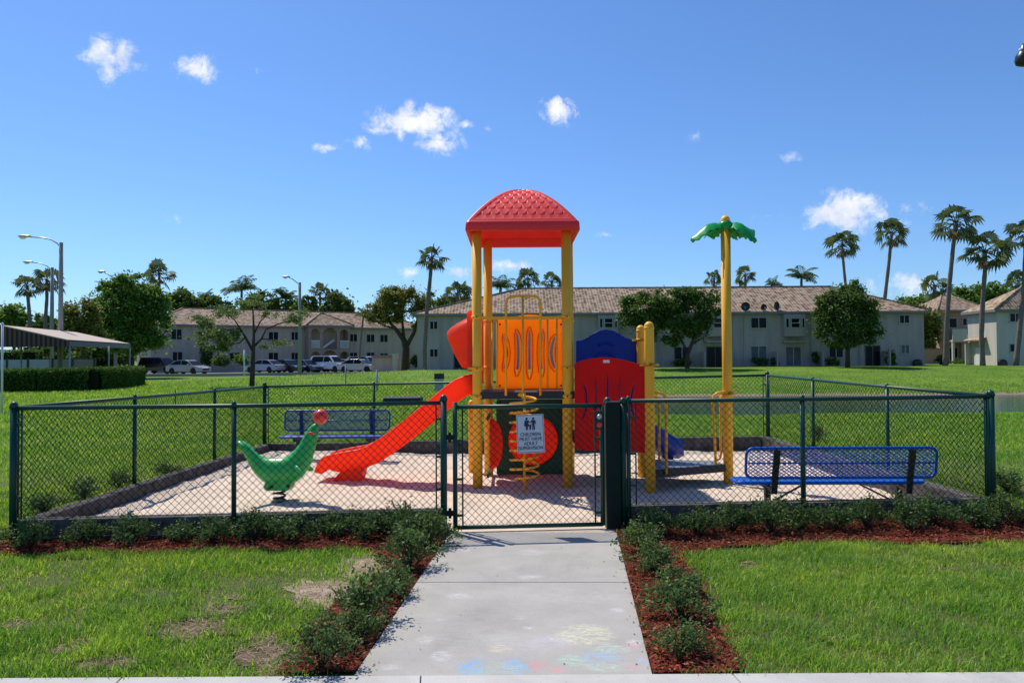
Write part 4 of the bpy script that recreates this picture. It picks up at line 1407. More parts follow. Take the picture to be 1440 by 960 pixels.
SKF = lambda a, b, t: (sp0.x + sdir.x * a + snor.x * t, sp0.y + sdir.y * a + snor.y * t, b)
red_out = [(809, 511.5), (816, 508), (826, 505), (838, 503), (850, 502.2), (862, 503), (874, 505), (886, 508), (897, 511.5), (906, 515), (907, 636), (896, 635.5), (884, 632), (870, 630), (852, 631.5), (838, 633), (822, 632), (809, 630)]
rp = MB()
rp.prism([sk2(red_out)] + [sk2(s) for s in (slot(820.5, 538, 589, 3.8, 5), slot(838, 530, 588, 2.4, 1.5), slot(855, 525, 588, 3.6, 0), slot(873.5, 530, 588, 2.4, -1.5), slot(893, 538, 590, 3.8, -5))], SKF, -0.028, 0.028)
rp.build('red_panel', M['red'], T, bevel=0.012, fixn=True)
pl = MB(); q = sk2([(849.5, 506), (858.5, 506), (858.5, 510), (849.5, 510)])
pl.prism([q], SKF, -0.034, -0.0285)
pl.build('maker_plate', M['white_paint'], T, fixn=True)
Yb = YB2 + 0.1
bl = [(810, 478.5), (818, 478), (826, 475), (834, 469), (842, 464.5), (852, 462.8), (862, 464.5), (871, 469), (880, 474.5), (888, 477), (897, 477.5), (898, 622), (810, 622)]
bp_ = MB(); bp_.prism([pxz(bl, Yb)], XZ(Yb), -0.03, 0.03)
bpo = bp_.build('arch_panel', M['blue'], T, bevel=0.014, fixn=True)
em = MB()
for i in range(9):
    a = math.pi * (0.08 + 0.84 * i / 8)
    c = P(852 + 27 * math.cos(a), 478 - 9.5 * math.sin(a), Yb)
    em.ball((c.x, Yb - .03, c.z), 0.016, 0.012, 0.012, 8, 6)
em.tube([(P(841 + 22 * t, 486 - 4 * math.sin(math.pi * t), Yb).x, Yb - .03, P(841 + 22 * t, 486 - 4 * math.sin(math.pi * t), Yb).z) for t in [i / 10 for i in range(11)]], 0.02, 8)
em.tube([(P(836 + 28 * t, 502 - 6 * math.sin(math.pi * t), Yb).x, Yb - .03, P(836 + 28 * t, 502 - 6 * math.sin(math.pi * t), Yb).z) for t in [i / 10 for i in range(11)]], 0.022, 8)
em.build('moulded_relief', M['blue'], bpo)
# small blue slide dropping away behind the bollards
bs = MB()
cl = [(1.62, 12.0, .70), (1.85, 12.15, .66), (2.1, 12.35, .52), (2.35, 12.55, .36), (2.5, 12.68, .30)]
rings = []
for i, c in enumerate(cl):
    a, b = Vector(cl[max(0, i - 1)]), Vector(cl[min(len(cl) - 1, i + 1)])
    d = (b - a); d.z = 0; d.normalize(); s = Vector((-d.y, d.x, 0))
    rings.append([Vector(c) + s * y + Vector((0, 0, z)) for y, z in [(-.26, .16), (-.27, -.08), (-.15, -.14), (.15, -.14), (.27, -.08), (.26, .16), (.21, .16), (.17, -.02), (-.17, -.02), (-.21, .16)]])
bs.loft(rings, True)
bs.build('small_slide', M['blue'], T, fixn=True)
lg = MB(); lg.box(2.36, 2.52, 12.5, 12.72, -0.1, 0.2); lg.build('slide_foot', M['blue'], T, bevel=0.02)

# palm pole, low step between bollard and pole, hoop handrails
XP, YP = P(1024.5, 677, 10.95).x, 10.95
pp = pole(XP, YP, 0.066, P(1022, 318, YP).z + .0).build('palm_pole', M['yellow'], T)
zt3 = P(1022, 318, YP).z
XPt = P(1022, 318, YP).x
cm = MB(); collar(cm, XP, YP, P(1022, 553, YP).z, .066, (1, 0)); collar(cm, XP, YP, P(1022, 553, YP).z, .066, (-1, 0)); cm.build('collar', M['yellow'], pp)
MB().lathe([(0.05, zt3), (0.066, zt3 + .05), (0.062, zt3 + .10), (0.04, zt3 + .135), (0.0005, zt3 + .15)], (XP, YP, 0), 18).build('finial', M['yellow'], pp)
MB().lathe([(0.075, zt3 - .05), (0.10, zt3 - .02), (0.10, zt3 + .03), (0.07, zt3 + .065), (0.05, zt3 + .07)], (XP, YP, 0), 18).build('leaf_hub', M['leaf_plastic'], pp)


def plastic_leaf(ang, length, drop, width):
    mb = MB()
    ca, sa = math.cos(ang), math.sin(ang)
    K = 16
    vs, fs = [], []
    for i in range(K + 1):
        t = i / K
        x = 0.06 + length * (t ** 0.9)
        z = zt3 + .03 + 0.035 * math.sin(math.pi * min(1, t * 1.4)) - drop * t ** 2.1
        w = width * (0.42 + 0.58 * math.sin(math.pi * min(1, 0.12 + t * 0.88)) ** 0.7) * (1 if t < .9 else (1 - (t - .9) * 7))
        w *= 1 + (0.20 if i % 4 == 1 else (-0.12 if i % 4 == 3 else 0)) * (1 if t > .15 else 0)
        for sidx, s in enumerate((-1, -.5, 0, .5, 1)):
            zz = z - abs(s) * 1.0 * w + (0.012 if s == 0 else 0)
            vs.append((XP + x * ca - s * w * sa, YP + x * sa + s * w * ca, zz))
    for i in range(K):
        for j in range(4):
            fs.append((i * 5 + j, i * 5 + j + 1, (i + 1) * 5 + j + 1, (i + 1) * 5 + j))
    mb.add(vs, fs, True)
    return mb


for ang, ln_, dr, wd_ in ((188, .44, .22, .125), (-30, .36, .26, .13), (8, .36, .08, .16), (62, .3, .14, .12), (122, .3, .10, .12)):
    lo = plastic_leaf(math.radians(ang), ln_, dr, wd_).build('palm_leaf', M['leaf_plastic'], pp)
    s_ = lo.modifiers.new('thick', 'SOLIDIFY'); s_.thickness = 0.014; s_.offset = 0
    b_ = lo.modifiers.new('smooth', 'SUBSURF'); b_.levels = 1; b_.render_levels = 1
stp = MB()
stp.prism([[(XB + .05, YBo + .04), (XP - .05, YP - .06), (XP - .1, YP + .35), (XB2 + .12, YB2 - .1)]], lambda a, b, t: (a, b, t), 0.19, 0.29)
step = stp.build('step', M['deck'], T, bevel=0.012, fixn=True)
st2 = MB(); st2.prism([[(XB + .08, YBo + .08), (XP - .09, YP - .02), (XP - .13, YP + .32), (XB2 + .15, YB2 - .13)]], lambda a, b, t: (a, b, t), 0.2905, 0.294)
st2.build('tread_surface', M['deck_grey'], step, fixn=True)
for pts, Yv in (([(914, 551.5), (926, 551.5), (933, 554), (936.5, 560), (937, 568), (937, 667)], 10.42), ([(908, 556), (918, 556), (924, 558.5), (927, 565), (927, 645), (929, 649), (936, 650)], 11.2),
                ([(1020, 551.5), (1010, 552), (1004, 556), (1002, 563), (1003, 572), (1007, 661)], 10.9), ([(1024, 553), (1018, 554), (1014, 558), (1013, 566), (1014, 638), (1012, 645), (1006, 647)], 11.25)):
    hr = MB(); hr.tube([P(x, y, Yv) for x, y in pts], 0.0185, 10)
    hr.build('hoop_handrail', M['yellow_thin'], T)

# bolts that hold the panels and rails to the posts
def bolt(p, ax='Y', r=0.016, s=-1):
    MB().lathe([(r, 0), (r, s * .007), (r * .6, s * .013), (.0005, s * .014)], p, 10, ax).build('bolt', M['black_steel'], T)


for px, py in ((703, 456), (789, 456), (703, 542), (789, 542)):
    bolt(P(px, py, Yp - .03))
for px, py in ((703, 566), (789, 566), (703, 662), (789, 662)):
    bolt(P(px, py, Yq - .031))
for x_, y_, zs_ in ((XL, YF, (zc1, zc2, DZ - .06)), (XR, YF, (zc1, zc2, DZ - .06)), (XB, YBo, (P(915, 513, YBo).z,)), (XP, YP, (P(1022, 553, YP).z,))):
    for z_ in zs_:
        bolt((x_, y_ - .080, z_), r=.010)
for px, py in ((812, 518), (902, 521), (812, 624), (902, 629)):
    p_ = skew([(px, py)])[0]; bolt((p_.x, p_.y - .030, p_.z), r=.012)

# ---------------------------------------------------------------- seal spring rider
Yse = 9.58
S = thing('spring_rider', P(393, 706, Yse), 'green seal spring rider balancing a red ball on its nose', 'spring rider')
cen = [(334.5, 620, 1.5), (338, 622.5, 4), (344, 627, 6), (349, 634, 6.5), (355, 643, 8.5), (364, 653, 13), (376, 660.5, 18.5), (390, 664.5, 21.5), (404, 663, 21.5), (416, 655, 19), (424, 644.5, 16),
       (430, 633, 13), (434.5, 622, 11), (438, 612, 9.5), (441, 604, 7.5), (444, 598.5, 4.5), (446, 595.5, 1.5)]
sb = MB()
rings = []
K = 18
cps = [P(x, y, Yse) for x, y, r in cen]
for i, (x, y, r) in enumerate(cen):
    a, b = cps[max(0, i - 1)], cps[min(len(cps) - 1, i + 1)]
    tx, tz = b.x - a.x, b.z - a.z; l = math.hypot(tx, tz); tx, tz = tx / l, tz / l
    nx_, nz_ = -tz, tx
    R = r * Yse / F
    wy = R * (0.78 if r > 10 else 0.85)
    if i < 4: wy = R * 1.9
    rings.append([(cps[i].x + nx_ * R * math.cos(2 * math.pi * j / K), Yse + wy * math.sin(2 * math.pi * j / K), cps[i].z + nz_ * R * math.cos(2 * math.pi * j / K)) for j in range(K)])
sb.loft(rings, True)
so = sb.build('body', M['seal'], S, fixn=True)
md = so.modifiers.new('smooth', 'SUBSURF'); md.levels = 1; md.render_levels = 1
# base block under the belly, flippers, brow, pegs
bk = MB(); bk.loft([[(P(x, y, Yse).x, Yse + s * .11, P(x, y, Yse).z) for x, y in ((377, 672), (408, 672), (411, 684), (409, 688), (376, 688), (374, 683))] for s in (-1, 1)], False)
bk.build('belly_block', M['seal'], S, bevel=0.02, fixn=True)
for s in (-1, 1):
    fp = MB()
    rings = []
    for t in range(6):
        q = t / 5
        c = P(415 + 19 * q, 658 + 6.5 * q - 2 * math.sin(math.pi * q), Yse)
        rr = (0.055 * (1 - q) ** .7 + 0.012)
        rings.append([(c.x + 0.25 * rr * math.cos(a), Yse + s * (0.10 + 0.14 * q) + rr * .45 * math.sin(a), c.z + rr * math.cos(a)) for a in [2 * math.pi * j / 10 for j in range(10)]])
    fp.loft(rings, True); f_ = fp.build('flipper', M['seal'], S, fixn=True)
    pg = MB(); c = P(386, 682, Yse); pg.tube([(c.x, Yse + s * .10, c.z), (c.x, Yse + s * .22, c.z)], 0.017, 10); c = P(409, 681, Yse); pg.tube([(c.x, Yse + s * .10, c.z), (c.x, Yse + s * .13, c.z)], 0.02, 10)
    pg.build('foot_peg', M['bark'], S)
    ey = MB(); c = P(439, 608.5, Yse); ey.ball((c.x, Yse + s * 0.062, c.z), 0.036, 0.02, 0.02, 12, 8); ey.build('hand_grip', M['ball_red'], S)
c = P(450.5, 585.5, Yse)
MB().ball(c, 0.089, n=24, m=16).build('ball', M['ball_red'], S)
nk = MB(); nk.tube([P(446, 596, Yse), P(449, 590, Yse)], 0.02, 8); nk.build('nose_tip', M['seal'], S)
sp = MB()
c0_, c1_ = P(393, 707, Yse), P(393, 687, Yse)
pts = [(c0_.x + .068 * math.cos(2 * math.pi * t * 3.4), Yse + .068 * math.sin(2 * math.pi * t * 3.4), c0_.z - .03 + (c1_.z - c0_.z + .03) * t) for t in [i / 80 for i in range(81)]]
sp.tube(pts, 0.0135, 8)
sp.build('coil_spring', M['spring'], S)


# ---------------------------------------------------------------- benches
def lattice(mb, w, d, fn, px_=0.062, r=0.0032):
    """Expanded-metal sheet: slanting bars both ways clipped to w x d."""
    k = d / px_ * 1.0
    for s in (1, -1):
        c = -w / 2 - d
        while c < w / 2 + d:
            v0, v1 = -d / 2, d / 2
            u0, u1 = c - s * d / 2 * 1.5, c + s * d / 2 * 1.5
            # clip u to the sheet
            def cl(ua, va, ub, vb):
                t0, t1 = 0.0, 1.0
                du = ub - ua
                for lim, sg_ in ((-w / 2, 1), (w / 2, -1)):
                    fa, fb = sg_ * (ua - lim), sg_ * (ub - lim)
                    if fa < 0 and fb < 0: return None
                    if fa < 0: t0 = max(t0, fa / (fa - fb))
                    if fb < 0: t1 = min(t1, fa / (fa - fb))
                if t1 - t0 < 1e-3: return None
                return (ua + du * t0, va + (vb - va) * t0, ua + du * t1, va + (vb - va) * t1)
            q = cl(u0, v0, u1, v1)
            if q: mb.tube([fn(q[0], q[1]), fn(q[2], q[3])], r, 4, caps=False)
            c += px_
    return mb


def bench(loc, rz, label, L, grp, leg_h, back_drop, mesh_m):
    """Local frame: the sitter faces +y; seat at y>0, backrest near y=-0.05."""
    t = thing('park_bench', loc, label, 'bench', grp, rz)
    sh, bh0, bh1 = leg_h, leg_h + .07, leg_h + .07 + back_drop
    SF = lambda u, v: (u - 0.045, 0.24 + v, sh)
    seat = MB(); lattice(seat, L - .04, 0.30, SF, 0.040, 0.0062)
    so_ = seat.build('seat', mesh_m, t, local=True)
    rm = MB(); rm.tube([(a - 0.045, 0.24 + b, sh - .005) for a, b in rrect(L, 0.34, 0.07)], 0.022, 8, closed=True, flat=(1, 1))
    for v in (-.08, .08): rm.tube([(-L / 2 + .03 - .045, .24 + v, sh - .004), (L / 2 - .03 - .045, .24 + v, sh - .004)], 0.008, 6)
    rm.build('seat_rim', mesh_m, so_, local=True)
    tilt = 0.16
    BF = lambda u, v: (u + 0.0, -0.06 - (v + back_drop / 2) * tilt, (bh0 + bh1) / 2 + v)
    bk_ = MB(); lattice(bk_, L - .05, back_drop - .02, BF, 0.056, 0.0052)
    bo_ = bk_.build('backrest', mesh_m, t, local=True)
    rm = MB(); rm.tube([BF(a, b) for a, b in rrect(L, back_drop, 0.075)], 0.0165, 8, closed=True)
    rm.tube([BF(-L / 2 + .02, 0), BF(L / 2 - .02, 0)], 0.009, 6)
    rm.build('backrest_rim', mesh_m, bo_, local=True)
    for sx in (-L / 2 + .30, L / 2 - .30):
        lgm = MB()
        lgm.bar((sx, -0.075, sh - .10), (sx + .03, -0.125, bh1 - .02), 0.03, 0.065, (1, 0, 0))
        lgm.bar((sx, -0.08, sh - .07), (sx, 0.40, sh - .05), 0.045, 0.05)
        lgm.bar((sx, 0.16, -0.15), (sx, 0.16, sh - .07), 0.06, 0.06, (0, 1, 0))
        lgm.build('leg', M['black_steel'], t, local=True)
        br = MB(); d = 1 if sx < 0 else -1
        br.tube([(sx, 0.16, 0.10), (sx + d * 0.42, 0.2, sh - .04)], 0.012, 6); br.build('brace', M['black_steel'], t, local=True)
    return t


bc = P(1179, 680, 8.98)
bench((bc.x - .075, 8.80, 0.0), math.radians(-1.0), 'blue mesh bench seen from behind inside the front fence', 2.06, 'blue mesh benches', 0.355, 0.33, M['bench_blue'])
b2 = P(470, 610, 13.6)
M['bench_navy'] = mat('navy_vinyl_coat', (0.010, 0.045, 0.30), 0.4, 0.06, 5)
b2o = bench((b2.x, 13.75, 0.0), math.radians(180 - 1.0), 'blue mesh bench facing the camera along the back fence behind the seal', 1.82, 'blue mesh benches', 0.46, 0.34, M['bench_navy'])
# ---------------------------------------------------------------- foliage
def leaf_quads(c, size, m, name, parent=None, up=0.0, aspect=0.5, nrm=None, jit=0.35):
    """One rhombic leaf per centre, turned every way."""
    n = len(c)
    c = np.asarray(c, float)
    d = rng.normal(size=(n, 3)); d[:, 2] *= 0.7
    d /= np.linalg.norm(d, axis=1)[:, None]
    k = rng.normal(size=(n, 3))
    if nrm is not None: k = k * 0.7 + nrm * 1.1
    k[:, 2] += up
    s = np.cross(d, k); s /= np.linalg.norm(s, axis=1)[:, None] + 1e-9
    L = size * rng.uniform(1 - jit, 1 + jit, n)
    L = L[:, None]
    V = np.stack([c - d * L, c + s * L * aspect - d * L * .1, c + d * L, c - s * L * aspect - d * L * .1], 1)
    if parent is not None:
        V = V - np.array(world_loc(parent))
    o = raw_mesh(name, V.reshape(-1, 3), np.arange(n * 4), [4] * n, m)
    o.parent = parent
    return o


def crown_centres(blobs, n, clump=0.36, seed=0, fill=0.45):
    """Leaf positions gathered into clumps on and inside ellipsoids, so the outline is broken and sky shows through."""
    r = np.random.default_rng(seed)
    tot = sum(b[3] * b[4] * b[5] for b in blobs) ** 1.0
    out, nn = [], []
    for (x, y, z, rx, ry, rz) in blobs:
        q = max(40, int(n * (rx * ry * rz) / tot))
        nc = max(9, int(30 * (0.36 / clump) ** 2))
        dd = r.normal(size=(nc, 3)); dd /= np.linalg.norm(dd, axis=1)[:, None]
        rad = r.uniform(fill, 0.92, nc) ** 0.8
        cc = dd * rad[:, None]
        w = r.uniform(0.55, 1.3, nc); w /= w.sum()
        pick = r.choice(nc, q, p=w)
        sp = clump * r.uniform(0.7, 1.25, nc)
        off = r.normal(size=(q, 3)); off /= np.linalg.norm(off, axis=1)[:, None]
        off *= ((np.abs(r.normal(0, .52, q)) + .12) * np.where(r.uniform(0, 1, q) < .12, 1.4, 1.0))[:, None] * sp[pick][:, None]
        p = cc[pick] + off
        out.append(p * np.array([rx, ry, rz]) + np.array([x, y, z]))
        nn.append(off / (np.linalg.norm(off, axis=1)[:, None] + 1e-6))
    return np.concatenate(out), np.concatenate(nn)


def tree(name, label, base, Y, limbs, blobs, n, size, lm, bark=None, cat='tree', group=None, clump=0.36, fill=0.45, ydep=0.8, r0=0.2):
    """limbs: pixel polylines (px, py, radius m); blobs: pixel ellipses (px, py, rx, ry[, dY])."""
    b = P(base[0], base[1], Y); b.z = hz(b.x, b.y)
    t = thing(name, b, label, cat, group)
    k = Y / F
    if limbs:
        mb = MB()
        for li, lb in enumerate(limbs):
            pts = [P(x, y, Y + (random.uniform(-.4, .4) if (li and i) else 0)) for i, (x, y, r) in enumerate(lb)]
            if li == 0: pts[0] = Vector((pts[0].x, pts[0].y, b.z - .2))
            mb.tube(pts, [r for *_, r in lb], 8)
        mb.build('trunk', bark or M['bark'], t)
    bl = []
    for q in blobs:
        c = P(q[0], q[1], Y + (q[4] if len(q) > 4 else 0))
        bl.append((c.x, c.y, c.z, q[2] * k, q[2] * k * ydep, q[3] * k))
    c, nn = crown_centres(bl, n, clump, int(base[0] * 7 + base[1]), fill)
    c[:, 2] = np.maximum(c[:, 2], b.z + 0.15)
    leaf_quads(c, size, lm, 'crown', t, nrm=nn)
    return t


# trees, near to far
tree('sparse_tree', 'thin open tree with bare pale limbs on the lawn left of the play tower', (354, 541), 47,
     [[(354, 541, .17), (356, 500, .12), (357, 470, .08), (356, 440, .045), (354, 418, .02)],
      [(355, 492, .09), (345, 474, .07), (338, 462, .06), (320, 464, .045), (300, 460, .03), (290, 452, .02)], [(356, 488, .08), (368, 476, .06), (374, 463, .05), (392, 455, .04), (412, 450, .025), (422, 446, .015)],
      [(338, 462, .05), (330, 450, .035), (318, 440, .02)], [(357, 470, .06), (366, 452, .04), (378, 440, .02)], [(345, 474, .05), (337, 482, .035), (325, 484, .02)], [(368, 476, .04), (384, 478, .03), (398, 482, .015)]],
     [(315, 440, 20, 9), (290, 452, 17, 10), (345, 428, 16, 9), (362, 424, 14, 8), (300, 468, 24, 10), (322, 478, 20, 9), (335, 466, 10, 7), (380, 442, 12, 5), (412, 448, 16, 10), (425, 440, 12, 8), (395, 482, 15, 5), (280, 478, 14, 8),
      (372, 488, 12, 4), (310, 490, 18, 8)], 8200, 0.075, M['lf_sparse'], M['bark'], clump=0.62, fill=0.15, ydep=2.0)
tree('shade_tree', 'big round bright green tree left of the beige townhouses', (185, 505), 74, [[(185, 508, .3), (184, 480, .25), (180, 450, .15)], [(184, 480, .15), (205, 450, .1)], [(184, 478, .15), (160, 450, .1)]],
     [(175, 425, 45, 36), (205, 430, 36, 34), (215, 455, 26, 30), (165, 455, 42, 32), (185, 402, 32, 18), (140, 455, 20, 24), (190, 478, 40, 22), (160, 408, 26, 20), (222, 425, 18, 24)], 36000, 0.16, M['lf_green'], clump=0.36)
tree('olive_tree', 'small yellowish green tree behind the pavilion roof', (118, 490), 66, [[(118, 505, .18), (117, 470, .14), (114, 445, .08)]],
     [(113, 445, 24, 26), (122, 465, 26, 24), (100, 460, 20, 24), (128, 440, 14, 16)], 11000, 0.14, M['lf_olive'], clump=0.42)
tree('olive_tree', 'yellow green tree with a dark forked trunk beside the low beige wall', (570, 515), 80, [[(570, 516, .42), (571, 490, .36), (568, 478, .28), (556, 462, .18), (545, 450, .1)], [(571, 488, .26), (582, 468, .18), (588, 445, .1)], [(568, 478, .18), (566, 455, .12), (563, 430, .06)],
     [(556, 462, .12), (541, 458, .08), (528, 450, .04)]],
     [(545, 430, 26, 20), (575, 425, 24, 20), (595, 425, 16, 24), (530, 440, 20, 16), (560, 415, 26, 12), (590, 450, 14, 16), (550, 448, 18, 10), (522, 445, 10, 10)], 17000, 0.125, M['lf_olive'], clump=0.46, fill=0.25)
tree('courtyard_tree', 'dark wide leafy tree shading the middle windows of the long house', (966, 513), 70, [[(966, 516, .22), (967, 498, .18), (974, 480, .14), (984, 462, .1)], [(967, 496, .12), (958, 478, .09), (950, 462, .06)], [(972, 484, .1), (990, 474, .06)]],
     [(905, 430, 30, 22), (940, 425, 30, 20), (975, 425, 30, 20), (1000, 435, 16, 22), (920, 452, 28, 20), (955, 455, 32, 20), (985, 460, 20, 20), (885, 448, 18, 14), (910, 470, 20, 14), (945, 478, 18, 10), (960, 412, 26, 8), (1004, 415, 10, 10)], 27000, 0.13, M['lf_dark'], clump=0.42, fill=0.35)
tree('courtyard_tree', 'dark round tree standing alone before the right end of the long house', (1192, 514), 71, [[(1192, 518, .24), (1192, 495, .2), (1194, 480, .15), (1200, 462, .1)], [(1192, 492, .14), (1182, 478, .1), (1172, 462, .06)], [(1194, 480, .1), (1212, 470, .06)]],
     [(1190, 425, 34, 24), (1168, 440, 24, 22), (1215, 440, 24, 24), (1190, 455, 40, 24), (1160, 460, 18, 16), (1226, 462, 16, 14), (1185, 480, 28, 10), (1205, 405, 18, 12), (1212, 478, 22, 8), (1158, 425, 14, 12)], 25000, 0.13, M['lf_dark'], clump=0.42, fill=0.35)
for px, py, rx, ry, Y, lab_, lm in ((1299, 455, 19, 36, 96, 'pale green tree in the gap between the long house and the pink house', 'lf_olive'),
                                    (1290, 425, 30, 12, 120, 'green tree crown showing behind the right end of the long roof', 'lf_green'),
                                    (1365, 412, 26, 14, 125, 'green tree crown above the pink house roof', 'lf_green'), (1402, 410, 24, 16, 125, 'green tree crown between the two leaning palms at right', 'lf_green'),
                                    (20, 442, 22, 14, 110, 'green tree at the far left edge beyond the pavilion', 'lf_green'), (62, 455, 22, 18, 110, 'dark tree below the two fan palms at left', 'lf_dark'),
                                    (120, 492, 58, 22, 84, 'low dark leafy mass behind the pavilion posts', 'lf_dark'),
                                    (255, 420, 22, 18, 115, 'dark tree crown rising behind the beige roof, right of the big green tree', 'lf_dark'), (300, 428, 26, 14, 118, 'low dark tree behind the beige roof under the drooping palm', 'lf_dark'),
                                    (370, 424, 26, 15, 118, 'dark tree behind the beige roof near the tall feathery palm', 'lf_dark'), (425, 428, 24, 13, 118, 'dark tree behind the beige roof right of the street lamp', 'lf_dark'),
                                    (475, 432, 24, 22, 116, 'dark rounded tree behind the right end of the beige roof', 'lf_dark'), (1150, 420, 22, 10, 95, 'olive tree top peeping over the long roof ridge', 'lf_olive'),
                                    (635, 425, 26, 12, 98, 'leafy tree behind the left hip of the long roof', 'lf_dark')):
    tree('background_tree', lab_, (px, 512), Y, [[(px, 512, .25), (px, py + ry * .4, .15)]], [(px, py, rx, ry), (px - rx * .5, py + ry * .3, rx * .7, ry * .8), (px + rx * .5, py + ry * .35, rx * .7, ry * .7), (px, py + ry * .9, rx * .8, ry)], int(rx * ry * 6.5) + 900, 0.27, M[lm], clump=0.36, group='trees behind the houses')

# far-off wood closing the horizon
wp = []
r_ = np.random.default_rng(3)
for x in np.arange(-330, 330, 5.5):
    yy = 205 + 30 * math.sin(x * .02) + r_.uniform(-8, 8)
    wp.append((x, yy, hz(x, yy) + r_.uniform(2.5, 4.5), 4.2, 3.0, r_.uniform(3.5, 5.5)))
c, nn = crown_centres(wp, 42000, 0.4, 5)
tag(leaf_quads(c, 0.62, M['lf_dark'], 'woods', nrm=nn), 'distant line of green woods along the horizon', 'woods', kind='stuff')


# ---------------------------------------------------------------- palms
def fan_crown(R, seed, n=21):
    """Fan palm head: stalks carrying pleated fans with drooping tips; a few hang low."""
    r = random.Random(seed)
    mb = MB()
    for i in range(n):
        az = 2.399963 * i + r.uniform(-.3, .3)
        el = math.radians(75 - 120 * (i / n) ** 0.85 + r.uniform(-14, 14))
        d = Vector((math.cos(az) * math.cos(el), math.sin(az) * math.cos(el), math.sin(el)))
        st = R * r.uniform(.42, .66)
        p1 = d * st; p1.z -= 0.03 * R
        mb.tube([(0, 0, 0), d * st * .5 + Vector((0, 0, .02)), p1], [.022 * R, .016 * R, .012 * R], 4, caps=False)
        s = d.cross(Vector((0, 0, 1)));
        if s.length < .05: s = Vector((1, 0, 0))
        s.normalize(); u = s.cross(d)
        ro = r.uniform(-1.15, 1.15); s, u = s * math.cos(ro) + u * math.sin(ro), u * math.cos(ro) - s * math.sin(ro)
        K = 13
        Lf = R * r.uniform(.38, .50)
        for k in range(K):
            a = math.radians(-115 + 230 * k / (K - 1))
            dr = (d * math.cos(a) + s * math.sin(a)).normalized()
            sd = (-d * math.sin(a) + s * math.cos(a)) * (Lf * .10)
            m_ = p1 + dr * Lf * .62 - Vector((0, 0, .03 * Lf)) + u * .03 * Lf
            t_ = p1 + dr * Lf * r.uniform(.92, 1.1) - Vector((0, 0, Lf * r.uniform(.15, .6)))
            mb.add([p1, m_ - sd, t_, m_ + sd], [(0, 1, 2, 3)])
    return mb


def dead_skirt(R, seed, n=9):
    r = random.Random(seed)
    mb = MB()
    for i in range(n):
        az = r.uniform(0, 6.28)
        d = Vector((math.cos(az) * .35, math.sin(az) * .35, -1)).normalized()
        s = Vector((-math.sin(az), math.cos(az), 0))
        p1 = d * R * .35
        for k in range(6):
            a = math.radians(-40 + 80 * k / 5)
            dr = d * math.cos(a) + s * math.sin(a)
            t_ = p1 + dr * R * r.uniform(.3, .5)
            mb.add([p1, p1 + dr * R * .2 - s * .04 * R, t_, p1 + dr * R * .2 + s * .04 * R], [(0, 1, 2, 3)])
    return mb


def feather_crown(R, seed, n=15):
    r = random.Random(seed)
    mb = MB()
    for i in range(n):
        az = 2.399963 * i + r.uniform(-.25, .25)
        e0 = math.radians(r.uniform(18, 88)); bend = math.radians(r.uniform(65, 110)); L = R * r.uniform(.95, 1.2); K = 15
        pts = []
        p = Vector((0, 0, 0)); e = e0
        for k in range(K + 1):
            pts.append(p.copy())
            e = e0 - bend * (k / K) ** 1.35
            p = p + Vector((math.cos(az) * math.cos(e), math.sin(az) * math.cos(e), math.sin(e))) * (L / K)
        mb.tube(pts, [.02 * R * (1 - .7 * k / K) for k in range(K + 1)], 4, caps=False)
        s = Vector((-math.sin(az), math.cos(az), 0))
        for k in range(2, K + 1):
            t = (pts[k] - pts[k - 1]).normalized()
            ll = R * .42 * math.sin(math.pi * min(.95, .12 + .86 * k / K)) ** .6
            for sg_ in (-1, 1):
                for half in (0, .5):
                    b = pts[k - 1].lerp(pts[k], half)
                    tip = b + s * sg_ * ll * .8 + t * ll * .45 - Vector((0, 0, ll * r.uniform(.15, .55)))
                    mid = b.lerp(tip, .5) + Vector((0, 0, ll * .07))
                    mb.add([b, mid - t * .022 * R, tip, mid + t * .022 * R], [(0, 1, 2, 3)])
    return mb


CROWNS = {}


def palm(kind, label, crown, Rpx, trunk, Y, tr=0.17, group='palms', skirt=True, seed=0, n=17):
    """trunk: pixel points from the ground up to the crown."""
    k = Y / F
    b = P(trunk[0][0], trunk[0][1], Y); b.z = hz(b.x, b.y)
    nm = 'fan_palm' if kind == 'fan' else 'feather_palm'
    t = thing(nm, b, label, 'palm tree', group)
    pts = [P(x, y, Y) for x, y in trunk]; pts[0].z = b.z - .2
    c = P(*crown, Y)
    pts.append(c)
    pts2 = []
    for i in range(len(pts) - 1):
        for q in range(4): pts2.append(pts[i].lerp(pts[i + 1], q / 4))
    pts2.append(pts[-1])
    nn_ = len(pts2)
    MB().tube(pts2, [tr * (1.35 if i == 0 else 1.12 - .3 * i / nn_) * (1 + .05 * ((i % 2) * 2 - 1)) for i in range(nn_)], 9).build('trunk', M['palm_bark'], t)
    key = (kind, seed)
    R = Rpx * k
    mb = fan_crown(1.0, seed, n) if kind == 'fan' else feather_crown(1.0, seed)
    co_ = mb.build('crown', M['lf_palm'] if kind == 'fan' else M['lf_feather'], t, local=True)
    co_.location = c - Vector(t.location); co_.scale = (R * random.uniform(.88, 1.1), R * random.uniform(.88, 1.1), R * random.uniform(.85, 1.12))
    co_.rotation_euler = (random.uniform(-.16, .16), random.uniform(-.05, .22), random.uniform(0, 6))
    if skirt and kind == 'fan':
        sk_ = dead_skirt(1.0, seed).build('dry_fronds', M['lf_dead'], t, local=True)
        sk_.location = c - Vector(t.location); sk_.scale = (R, R, R)
    return t


